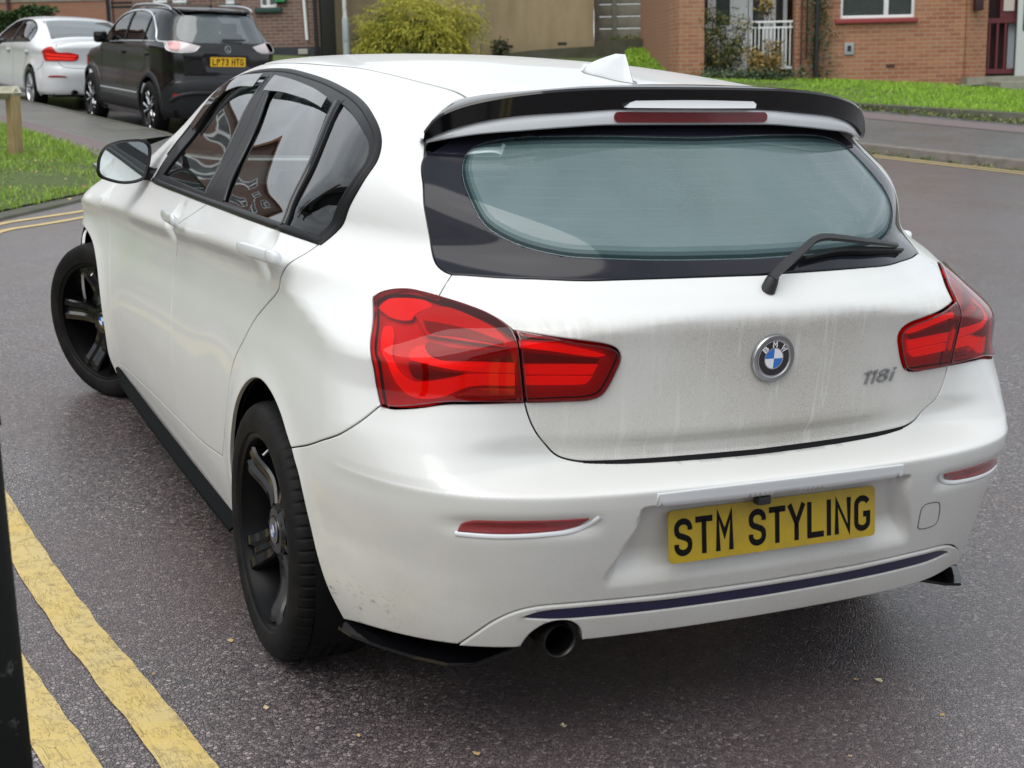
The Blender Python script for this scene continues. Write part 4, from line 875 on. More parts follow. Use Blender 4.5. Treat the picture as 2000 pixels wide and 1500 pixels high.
# wheels
SPOKES = []
def make_wheel(angles, steer=0.0, camber=0.0, tyre_r=.3185, rim_r=.2415, hw=.1125, spoke='star'):
    w_ = bpy.data.objects.new('wheel', None); link(w_, car); w_.empty_display_size = .1
    prof = [(-hw+.016, rim_r-.012), (-hw+.010, rim_r-.002), (-hw+.002, rim_r+.004), (-hw-.001, rim_r+.018), (-hw-.002, rim_r+.034), (-hw+.002, rim_r+.052), (-hw+.010, rim_r+.064), (-hw+.020, rim_r+.0715), (-hw+.034, tyre_r-.0015), (-.066, tyre_r), (-.060, tyre_r-.006), (-.053, tyre_r-.006), (-.047, tyre_r), (-.022, tyre_r), (-.018, tyre_r-.007), (-.009, tyre_r-.007), (-.005, tyre_r)]
    prof = prof+[(-a, r) for a, r in prof[::-1]]
    NS = 420; m_ = len(prof)
    def sipe(j, k, r):
        a = abs(prof[j][0])
        if k % 6 == 0 and .060 < a < hw-.010 and r > tyre_r-.010: return r-.004
        if k % 6 == 3 and .018 < a < .05 and r > tyre_r-.004: return r-.003
        return r
    t = MB(); t.lathe(prof, NS, 'x', fn=sipe); t.build('tyre', M['rubber'], w_, auto=28)
    rp = [(.10, .18), (.05, .205), (-.03, .212), (-hw+.040, rim_r-.020), (-hw+.022, rim_r-.014), (-hw+.012, rim_r-.012), (-hw+.008, rim_r-.006), (-hw+.008, rim_r+.001), (-hw+.014, rim_r+.003)]
    r0_ = MB(); r0_.lathe(rp, 96, 'x'); r0_.build('rim', M['rim'], w_, auto=32); r_ = MB()
    for A0 in angles:
        A0 = R(A0); rad = J([0, math.sin(A0), math.cos(A0)]); tan = J([0, math.cos(A0), -math.sin(A0)]); rows = []
        for rr in np.linspace(.035, .224, 15):
            u = (rr-.035)/.189; w2 = (.029+.005*math.sin(math.pi*min(1, u*1.3))+.020*u**1.5); fx = -.070+.010*math.sin(math.pi*min(1, u*1.2))-.022*ss(.45, 1.0, u)
            gd = .008*ss(.10, .3, u)
            sec = [(-1.0, .058), (-1.0, .006), (-.88, -.001), (-.40, -.002), (-.16, gd), (.16, gd), (.40, -.002), (.88, -.001), (1.0, .006), (1.0, .058)]
            rows.append([rad*rr+tan*(w2*s_)+J([1, 0, 0])*(fx+dx) for s_, dx in sec])
        V = J(rows).reshape(-1, 3); k = 10; r_.add(V, [(i*k+j, i*k+j+1, (i+1)*k+j+1, (i+1)*k+j) for i in range(14) for j in range(k-1)])
    r_.lathe([(-.040, .068), (-.066, .066), (-.074, .056), (-.075, .038), (-.072, .036), (-.072, 0)], 40, 'x')
    ro = r_.build('spokes', M['spoke'], w_, auto=32)
    for k in range(5):
        bo = MB(); a = R(angles[0]+36+72*k); bo.lathe([(-.066, 0), (-.074, .006), (-.074, .009), (-.05, .010)], 10, 'x', (0, .052*math.sin(a), .052*math.cos(a)))
        bo.build('wheel_bolt', M['plastic'], w_, auto=40)
    b = roundel((-.0755, 0, 0), (0, -1, 0), (0, 0, 1), (-1, 0, 0), .034, w_, letters=False)
    d = MB(); d.lathe([(-.010, .05), (-.010, .155), (.014, .155), (.014, .05)], 48, 'x'); d.build('brake_disc', M['hub_dark'], w_, auto=30)
    bk = MB(); bk.lathe([(.03, .0), (.03, .21)], 32, 'x'); bk.build('back_plate', M['underside'], w_); v = MB(); a = R(4); v.tube([(-.080, .205*math.sin(a), .205*math.cos(a)), (-.098, .190*math.sin(a), .190*math.cos(a))], .0035, 8); v.build('tyre_valve', M['steel'], w_)
    return w_
w1 = make_wheel([195, 123, 267, 51, 339]); w1.location = (-.775, 0, .3185)
w2_ = make_wheel([84, 156, 228, 300, 12]); w2_.location = (-.776, 2.701, .3185); w2_.rotation_euler = (0, -.075, .495)
w3 = make_wheel([10, 82, 154, 226, 298]); w3.location = (.775, 0, .3185); w3.rotation_euler = (0, 0, math.pi)
w4 = make_wheel([40, 112, 184, 256, 328]); w4.location = (.776, 2.701, .3185); w4.rotation_euler = (0, 0, math.pi+.43)
# door mirrors
def mirror(sx):
    def ell(pts, y): return [(x, y, z) for x, z in pts]
    front_ = [(-.975, 1.010), (-.968, 1.055), (-.945, 1.092), (-.905, 1.110), (-.862, 1.116), (-.815, 1.115), (-.794, 1.103), (-.789, 1.075), (-.797, 1.026), (-.812, .985), (-.835, .972), (-.888, .966), (-.945, .980), (-.968, .992)]
    fr = curve(front_+[front_[0]], .012)[:-1]; c0 = fr.mean(0); cy = 1.78; rings = [fr]; ys = [cy]
    for t in np.linspace(.15, 1, 8): rings.append(c0+(fr-c0)*math.sqrt(max(0, 1-(t*.985)**2.6))*J([1, .97])+J([.02*t, -.004*t])); ys.append(cy+.125*t)
    V = []; n = len(fr)
    for r2, y in zip(rings, ys): V += [(sx*p[0], y, p[1]) for p in r2]
    mb = MB(); mb.add(V, [(i*n+j, i*n+(j+1) % n, (i+1)*n+(j+1) % n, (i+1)*n+j) for i in range(len(rings)-1) for j in range(n)]+[tuple((len(rings)-1)*n+j for j in range(n))])
    m_ = mb.build('wing_mirror', M['gloss'], car, auto=60)
    g = c0+(fr-c0)*.93; h = c0+(fr-c0)*.87
    V = [(sx*p[0], cy-.004, p[1]) for p in fr]+[(sx*p[0], cy-.010, p[1]) for p in g]+[(sx*p[0], cy+.004, p[1]) for p in h]
    mb = MB(); mb.add(V, [(i*n+j, i*n+(j+1) % n, (i+1)*n+(j+1) % n, (i+1)*n+j) for i in range(2) for j in range(n)]); mb.build('mirror_bezel', M['trim'], m_, auto=60)
    V = [(sx*p[0], cy+.003-.10*(p[0]*-1-.88)*0, p[1]) for p in c0+(fr-c0)*.88]; mesh_obj('mirror_glass', V, [tuple(range(n))], M['mirror'], m_, False)
    mb = MB(); mb.tube([(sx*-.81, cy+.03, 1.00), (sx*-.775, cy+.01, .995), (sx*-.74, cy, 1.0)], [.026, .022, .03], 12); mb.build('mirror_arm', M['trim'], m_, auto=60)
    mb = MB(); mb.add([(sx*-.80, cy+.02, 1.116), (sx*-.80, cy+.10, 1.108), (sx*-.712, cy+.03, 1.126), (sx*-.80, cy+.02, 1.092), (sx*-.80, cy+.10, 1.10), (sx*-.714, cy+.03, 1.122)], [(0, 1, 2), (3, 5, 4), (0, 2, 5, 3), (1, 4, 5, 2), (0, 3, 4, 1)]); mb.build('mirror_horn', M['gloss'], m_)
    mb = MB(); mb.box((sx*-.958, cy+.045, 1.022), (.036, .075, .018), bev=.006); mb.build('mirror_indicator', M['steel'], m_, auto=40)
M['mirror'] = mat('mirror_glass', (.75, .80, .80), .01, 1.0)
mirror(1); mirror(-1)
# interior
it = MB(); it.box((0, 1.0, .34), (1.5, 3.0, .05)); it.box((0, -.35, .62), (1.0, .5, .03)); it.build('cabin_floor', M['liner'], car)
ds = MB(); ds.box((0, 1.90, .86), (1.42, .45, .24), bev=.06); ds.box((.36, 1.72, .98), (.40, .20, .07), bev=.03); ds.build('dashboard', M['liner'], car, auto=50)
def seat(x, y, wd=.48, back=.62, kids=True):
    s_ = MB(); rb = Matrix.Rotation(R(-16), 3, 'X'); s_.box((x, y+.18, .50), (wd, .50, .16), bev=.06); s_.box((x, y-.12, .80), (wd, .14, back), np.array(Matrix.Rotation(R(14), 3, 'X')), bev=.06); so = s_.build('seat', M['seat'], car, auto=50)
    h = MB(); h.box((x, y-.21, 1.175), (.25, .10, .18), np.array(Matrix.Rotation(R(10), 3, 'X')), bev=.045); h.tube([(x-.06, y-.2, 1.12), (x-.06, y-.19, 1.0)], .007, 6); h.tube([(x+.06, y-.2, 1.12), (x+.06, y-.19, 1.0)], .007, 6); h.build('headrest', M['seat'], so, auto=50)
seat(-.37, 1.02); seat(.37, 1.02)
s_ = MB(); s_.box((0, .28, .52), (1.30, .48, .16), bev=.06); s_.box((0, -.02, .80), (1.30, .14, .56), np.array(Matrix.Rotation(R(16), 3, 'X')), bev=.05); rs = s_.build('rear_bench', M['seat'], car, auto=50)
for x in (-.42, .42):
    h = MB(); h.box((x, -.11, 1.10), (.26, .09, .13), np.array(Matrix.Rotation(R(10), 3, 'X')), bev=.04); h.build('headrest', M['seat'], rs, auto=50)
sw = MB(); c = J([.36, 1.52, .98]); ax = J([0, -.88, .47]); a1 = J([1., 0, 0]); a2 = np.cross(ax, a1)
sw.tube([c+.185*(math.cos(t)*a1+math.sin(t)*a2) for t in np.linspace(0, 2*math.pi, 33)], .015, 8, cap=False); sw.tube([c-a1*.18, c+a1*.18], .016, 6); sw.build('steering_wheel', M['liner'], car, auto=50)
ps = MB(); ps.box((0, -.22, .985), (1.02, .36, .02), bev=.006); ps.build('parcel_shelf', M['liner'], car)
# ================================================================ parked cars in the background
M['black_paint'] = paint('black_paint', (.004, .004, .005), .15, coat=.25)
M['clad'] = mat('grey_cladding', (.014, .015, .017), .48, spec=.3)
M['silver'] = mat('silver_alloy', (.55, .56, .58), .28, .9)
M['lamp_pale'] = mat('pale_lamp', (.55, .50, .50), .15, coat=1)
M['lamp_pink'] = mat('pink_lamp', (.50, .20, .19), .2, coat=1)
def bg_wheel(car_, loc, r, rr, hw, style, flip, steer=0):
    w_ = bpy.data.objects.new('wheel', None); link(w_, car_); w_.location = loc; w_.rotation_euler = (0, 0, (math.pi if flip else 0)+steer)
    t = MB(); pr = [(-hw+.012, rr), (-hw, rr+.03), (-hw+.006, r-.03), (-hw+.03, r-.004), (-.03, r)]; pr = pr+[(-a, b) for a, b in pr[::-1]]
    t.lathe(pr, 72, 'x', fn=lambda j, k, q: q-(.005 if (k % 3 == 0 and q > r-.006) else 0)); t.build('tyre', M['rubber'], w_, auto=30)
    b = MB(); b.lathe([(.05, rr-.03), (-hw+.03, rr-.014), (-hw+.012, rr-.006), (-hw+.012, rr)], 48, 'x'); b.lathe([(.0, .03), (.0, rr-.03)], 24, 'x'); ro = b.build('rim', M['rim'] if style == 'two' else M['silver'], w_, auto=30)
    sp = MB()
    for k in range(5):
        a = R(20+72*k); rad = J([0, math.sin(a), math.cos(a)]); tan = J([0, math.cos(a), -math.sin(a)])
        if style == 'two':
            for sgn in (-1, 1):
                pts = [rad*.05+tan*.012*sgn, rad*.12+tan*.020*sgn, rad*.16+tan*.045*sgn, rad*(rr-.03)+tan*.035*sgn, rad*(rr-.012)+tan*.07*sgn]
                for p0, p1 in zip(pts[:-1], pts[1:]): sp.tube([p0+J([-hw+.030, 0, 0]), p1+J([-hw+.022, 0, 0])], .0105, 5)
        else:
            for sgn in (-1, 1): sp.tube([rad*.045+tan*.02*sgn+J([-hw+.05, 0, 0]), rad*(rr-.02)+tan*.038*sgn+J([-hw+.026, 0, 0])], [.014, .011], 6)
    sp.build('spokes', M['silver'], ro, auto=40)
    h = MB(); h.lathe([(-hw+.035, .03), (-hw+.022, .028), (-hw+.022, 0)], 16, 'x'); h.build('hub_cap', M['plastic'], ro)
def bg_car(name, lbl, B, pos, hd, pm, wb, wr, dlo_yz, holes_rear, low, deck, spec, wheel_style, group=None):
    c = empty(name, pos, -hd, label=lbl, cat='car', group='cars parked along the kerb'); sm = B.sm
    def arcpts(yc, r, z0): return [(B.cy-(yc+r*math.cos(a)), spec['wz']+r*math.sin(a)) for a in np.linspace(R(-18), R(198), 18)]
    A1 = arcpts(0, spec['ar'], 0); A2 = arcpts(wb, spec['ar'], 0); yf = spec['yf']
    up = B.xy(spec['roof_edge'])            # rear -> front seen from above, left side
    half = [curve(J([[sm, spec['hz']]]+[]).repeat(2, 0)+J([[0, 0], [0, 0]]), .05)[:1]]
    lowc = [J([(B.cy-yf, .62), (B.cy-yf, .30)]), J([(B.cy-yf, .26), tuple(A2[0][:2])]), J(A2), J([A2[-1], A1[0]]), J(A1), J([A1[-1]]+low)]
    rear_up = B.xy(spec['rear_top'])        # centre -> left corner
    rear_up[0, 0] = sm
    outline = np.vstack([curve(rear_up, .05), curve(up, .05)[1:], curve(J([up[-1], (B.cy-yf, .62)]), .05)[1:-1]]+[curve(q, .04) for q in lowc])
    keep = [0]; 
    for i in range(1, len(outline)):
        if np.linalg.norm(outline[i]-outline[keep[-1]]) > .004: keep.append(i)
    outline = outline[keep]
    d = B.yz(dlo_yz); d = ring(np.vstack([d, d[:1]]), step=.05); dm = mirror_s(B, d)
    hr = []
    if holes_rear is not None:
        g = B.xz(holes_rear); g[0, 0] = sm; g[-1, 0] = sm; hr = [full(B, curve(g, .04))]
    sh = panel(B, 'body', full(B, outline), pm, c, step=.06, gap=0, skirt=.03, holes=[d, dm]+hr, ringed=False)
    for q in (d, dm): panel(B, 'side_windows', q, M['glass_side'], c, off=-.006, gap=0, skirt=0, step=.08, ringed=False)
    for q in hr: panel(B, 'rear_window', q, M['glass_rear_bg'], c, off=-.004, gap=0, skirt=0, step=.08, ringed=False)
    t = curve(spec['roof_edge'], .05); rt = fullx_(spec['rear_top'][::-1] if 0 else spec['rear_top']); 
    return c, sh, d, outline
def fullx_(c): return c
M['glass_rear_bg'] = glass_mat('parked_car_glass', (.25, .30, .31), .25, (.30, .36, .38), 1.7)
def top_panel(B, name, left, m, par, step=.08, off=0., gap=0.0, holes=()):
    """left: curve down the left side (x<0) from back to front; closed across to the mirrored right side"""
    l = curve(left, .05); r = (l*[-1, 1])[::-1]; o = np.vstack([l, curve(J([l[-1], r[0]]), .05)[1:-1], r, curve(J([r[-1], l[0]]), .05)[1:-1]])
    return panel(B, name, o, m, par, chart='top', step=step, off=off, gap=gap, skirt=0, holes=holes, ringed=False)

# ---- black SUV
def make_suv():
    W_ = smooth_table([-.9, -.6, -.3, 0, .5, 1.3, 2.1, 2.6, 2.9, 3.2, 3.4], [.74, .82, .86, .885, .875, .870, .880, .885, .86, .76, .60], .06)
    U_ = smooth_table([-.8, -.55, -.40, -.30, -.15, -.04, 0, .03, .08, .13, .3, .45, .55, .62], [.02, .0, .006, .022, .018, .012, 0, .006, .026, .040, .105, .185, .260, .33], .012)
    Y_ = smooth_table([.15, .22, .30, .45, .60, .68, .72, .78, .95, 1.06, 1.14, 1.3, 1.46, 1.53, 1.6], [.66, .72, .77, .80, .815, .80, .775, .768, .775, .765, .735, .64, .53, .47, .35], .012)
    Z_ = smooth_table([-.7, -.5, -.3, 0, .5, 1.0, 1.4, 1.6, 1.85, 2.1, 2.28, 2.5, 2.9, 3.2, 3.38], [1.49, 1.535, 1.565, 1.592, 1.605, 1.598, 1.565, 1.50, 1.345, 1.18, 1.09, 1.06, 1.0, .90, .70], .03)
    def F(P):
        x = np.abs(P[:, 0]); y = P[:, 1]; z = P[:, 2]; X = W_(y)-U_(z-1.06)-ss(.4, -.9, y)*np.clip(z-1.1, 0, None)*.18-.06*ss(.34, .18, z)
        for yw in (0., 2.60):
            r = np.sqrt((y-yw)**2+(z-.34)**2); X = X+.014*np.exp(-((r-.40)/.06)**2)*ss(1.0, .7, z)
        w = ss(1.05, 1.35, z); B = (-y-(Y_(z)-(.16*x**2+.16*x**4)-w*.22*x**2-.014*ss(.82, .88, z)*ss(1.0, .95, z)*ss(.36, .30, x)))*(1-.2*w)
        C = z-(Z_(y)-.07*x**2-.16*x**4*ss(2.4, 1.8, y)); D = y-(3.40-.22*x**2-.4*x**4-.06*ss(.6, .9, z))
        return smax(smax(smax(x-X, B, .20+.10*ss(1.0, 1.2, z)), C, .09), D, .2)
    B = Body(F, yf=2.75, cz=1.0)
    spec = dict(wz=.335, ar=.395, yf=3.05, roof_edge=[(-.50, -.40), (-.555, .3), (-.57, 1.0), (-.56, 1.42), (-.63, 1.75), (-.70, 2.1), (-.74, 2.30), (-.77, 2.7), (-.72, 3.02)], rear_top=[(0, -.50), (-.3, -.485), (-.50, -.40)], hz=.3)
    low = [(.165, .25), (.40, .26), (.70, .26), (B.sm, .26)]
    dlo = [(-.20, 1.155), (.3, 1.150), (1.0, 1.135), (1.6, 1.11), (1.88, 1.10), (1.80, 1.20), (1.58, 1.345), (1.38, 1.44), (1.10, 1.485), (.70, 1.50), (.35, 1.475), (.10, 1.41), (-.08, 1.29)]
    hr = [(0, 1.485), (-.40, 1.475), (-.54, 1.44), (-.60, 1.34), (-.63, 1.20), (-.585, 1.165), (-.30, 1.15), (0, 1.145)]
    c, sh, d, out = bg_car('black_suv', 'black compact SUV with chrome window line and yellow plate, parked behind the white saloon', B, (2.66, 16.3, -.05), -.135, M['black_paint'], 2.60, .335, dlo, hr, low, None, spec, 'two')
    top_panel(B, 'roof', [(-.50, -.40), (-.555, .3), (-.57, 1.0), (-.55, 1.40)], M['black_paint'], c); top_panel(B, 'windscreen', [(-.55, 1.40), (-.62, 1.75), (-.69, 2.12)], M['windscreen'], c, off=-.004)
    top_panel(B, 'bonnet', [(-.69, 2.12), (-.74, 2.4), (-.77, 2.7), (-.71, 3.04), (-.55, 3.2)], M['black_paint'], c, off=.002)
    bead(B, 'window_chrome', np.vstack([B.yz([(1.93, 1.10), (1.80, 1.215), (1.58, 1.36), (1.38, 1.455), (1.10, 1.502), (.70, 1.518), (.33, 1.492), (.06, 1.42), (-.12, 1.29), (-.24, 1.165), (-.42, 1.15), (-.52, 1.15)])]), M['chrome'], c, .026, .008, both=False, step=.03)
    bead(B, 'window_sill', B.yz([(-.20, 1.15), (.3, 1.145), (1.0, 1.13), (1.6, 1.105), (1.90, 1.095)]), M['chrome'], c, .016, .006, step=.03)
    for yy in ((1.02, .97), (.22, .15)):
        bead(B, 'window_pillar', B.yz([(yy[0], 1.14), (yy[1], 1.49)]), M['trim'], c, .075 if yy[0] > .5 else .045, .006, step=.03)
    # lower cladding in charcoal: bumper, sills and arch rings
    bl = [(.17, .255), (.155, .42), (.11, .55), (.20, .60), (.36, .66), (.55, .70), (.75, .695), (B.sm, .69)]
    bh = np.vstack([curve(bl[:3], .04), curve(bl[2:], .04)[1:], curve([(B.sm, .26), (.70, .26), (.40, .26), (.17, .255)], .04)])
    bm_ = panel(B, 'bumper', full(B, bh), M['clad'], c, off=.012, gap=0, step=.05, skirt=.02, ringed=False)
    bead(B, 'bumper_crease', [(.30, .46), (.42, .52), (.60, .555), (.90, .56), (B.sm, .56), (2*B.sm-.6, .555)], M['clad'], bm_, .05, .018, step=.04, off=.01)
    for yw in (0, 2.60): bead(B, 'arch_cladding', [(B.cy-(yw+.42*math.cos(a)), .335+.42*math.sin(a)) for a in np.linspace(R(-14), R(194), 26)], M['clad'], c, .075, .014, both=False, step=.03)
    bead(B, 'sill_cladding', [(-.75, .36), (-1.3, .36), (-2.46, .37)], M['clad'], c, .16, .014, step=.05); bead(B, 'sill_strip', [(-.78, .50), (-1.5, .50), (-2.40, .505)], M['silver'], c, .030, .010, step=.05)
    for q in ([(-1.33, 1.13), (-1.38, .9), (-1.38, .6), (-1.36, .45)], [(-.40, 1.13), (-.42, .95), (-.60, .75), (-.78, .60)], [(-2.30, 1.08), (-2.36, .8), (-2.36, .45)], [(.46, 1.10), (.50, .85), (.56, .69)], [(.17, .60), (.36, .69), (.56, .735), (B.sm, .735)]): ribbon(B, 'panel_joint', [q], M['seal'], c, .007, .0015)
    for yy in (.12, 1.12):
        mb = MB(); P, N = B.on(B.yz([(yy, .985)])); mb.box(P[0]+N[0]*.02, (.03, .19, .028), bev=.01); mb.build('door_handle', M['black_paint'], c, auto=40)
    # pointed pale tail lamps with chrome underline
    for k in (0, 1):
        lp = ring([(.17, 1.165), (.30, 1.185), (.55, 1.165), (.74, 1.125)], [(.74, 1.125), (.66, 1.065), (.55, 1.045), (.36, 1.045)], [(.36, 1.045), (.22, 1.07), (.17, 1.165)], step=.03); lq = ring([(.20, 1.155), (.42, 1.165), (.42, 1.06), (.30, 1.06)], step=.03)
        if k: lp, lq = mirror_s(B, lp), mirror_s(B, lq)
        a = panel(B, 'tail_light', lp, M['lamp_pale'], c, off=.010, gap=0, skirt=.014, step=.04, ringed=False); panel(B, 'lamp_red', lq, M['lamp_pink'], a, off=.013, gap=0, skirt=.003, step=.04, ringed=False)
        bc = J([(.74, 1.125), (.66, 1.06), (.55, 1.038), (.36, 1.038), (.24, 1.06), (.17, 1.12), (.12, 1.165)]); bc = mirror_s(B, bc) if k else bc; bead(B, 'lamp_chrome', bc, M['chrome'], a, .012, .012, step=.03)
        rf = ring([(.33, .505), (.47, .505)], [(.47, .505), (.46, .545)], [(.46, .545), (.35, .545), (.33, .505)], step=.03); rf = mirror_s(B, rf) if k else rf; panel(B, 'bumper_reflector', rf, M['reflector'], bm_, off=.018, gap=0, step=.03, ringed=False)
    sr = MB(); q = B.on(B.xz([(x, 1.50) for x in np.linspace(-.50, .50, 15)]), off=.0)[0]; 
    V = []; 
    for p in q: V += [p+[0, .16, .045], p+[0, -.05, .028], p+[0, -.05, .012], p+[0, .05, -.01]]
    sr.add(V, [(i*4+j, i*4+j+1, i*4+5+j, i*4+4+j) for i in range(14) for j in range(3)]); sr.build('roof_spoiler', M['black_paint'], c, auto=30)
    P, N = B.cast(J([[0, -.3, .93]]), J([[0, -1., 0]])); N0 = N[0]; u0 = np.cross(J([1., 0, 0]), N0); u0 = u0 if u0[2] > 0 else -u0
    pl = slab(rrect(.52, .111, .01), .006, P[0]+N0*.004, [1, 0, 0], u0, N0, M['plate_yb'], 'number_plate', c)
    V, Fc = text_mesh('LP73 HTG', .46, .079, thick=13, adv=61, space=34); mesh_obj('lettering', place(V, P[0]+N0*.0112, [1, 0, 0], u0, N0), Fc, M['ink'], pl, False)
    P, N = B.cast(J([[0, -.3, 1.075]]), J([[0, -1., 0]])); rb_ = MB(); rb_.tube([P[0]+N[0]*.006+.042*J([math.cos(a), 0, math.sin(a)]) for a in np.linspace(0, 2*math.pi, 25)], .005, 6, cap=False); rb_.tube([P[0]+N[0]*.006+J([-.03, 0, .02]), P[0]+N[0]*.006+J([.02, 0, .018]), P[0]+N[0]*.006+J([-.02, 0, -.018]), P[0]+N[0]*.006+J([.03, 0, -.02])], .005, 6); rb_.build('badge', M['steel'], c)
    wpm = MB(); a = B.cast(J([[-.06, -.2, 1.165], [.32, -.2, 1.195]]), J([[0, -1., 0], [0, -1., 0]]))[0]; wpm.box((.10, a[0][1]-.02, 1.19), (.34, .03, .022), bev=.008); wpm.build('wiper', M['plastic'], c, auto=40)
    for sx in (-1, 1):
        rl = MB(); pts = [(sx*.60, y, float(Z_(y))-.05+h) for y, h in ((-.25, .0), (-.15, .025), (.2, .035), (.8, .035), (1.2, .03), (1.38, .0))]; rl.tube(curve(pts, .05), .016, 8); rl.build('roof_rail', M['silver'], c, auto=60)
        m_ = MB(); m_.box((sx*-1*-.98, 1.72, 1.16), (.20, .13, .15), bev=.05); m_.tube([(sx*.80, 1.72, 1.10), (sx*.93, 1.72, 1.12)], .025, 8); m_.build('wing_mirror', M['gloss'], c, auto=50)
        for yw in (0, 2.60): bg_wheel(c, (sx*.785, yw, .335), .335, .235, .11, 'two', sx > 0)
    an = MB(); an.tube([(0, -.18, 1.58), (0, -.24, 1.68)], .004, 6); an.box((0, -.17, 1.585), (.04, .07, .02), bev=.008); an.build('antenna', M['plastic'], c, auto=50)
    ub = MB(); ub.box((0, 1.3, .30), (1.5, 3.9, .10)); ub.box((0, -.45, .33), (1.1, .45, .12)); ub.build('underbody', M['underside'], c)
    for x, y in ((-.36, 1.0), (.36, 1.0), (-.38, .15), (.38, .15)):
        s_ = MB(); s_.box((x, y, .95), (.46, .14, .60), bev=.05); s_.box((x, y-.06, 1.30), (.24, .09, .16), bev=.04); s_.box((x, y+.25, .66), (.46, .46, .14), bev=.05); s_.build('seat', M['seat'], c, auto=50)
    return c
suv = make_suv(); suv.scale = (.91, 1.0, 1.055)

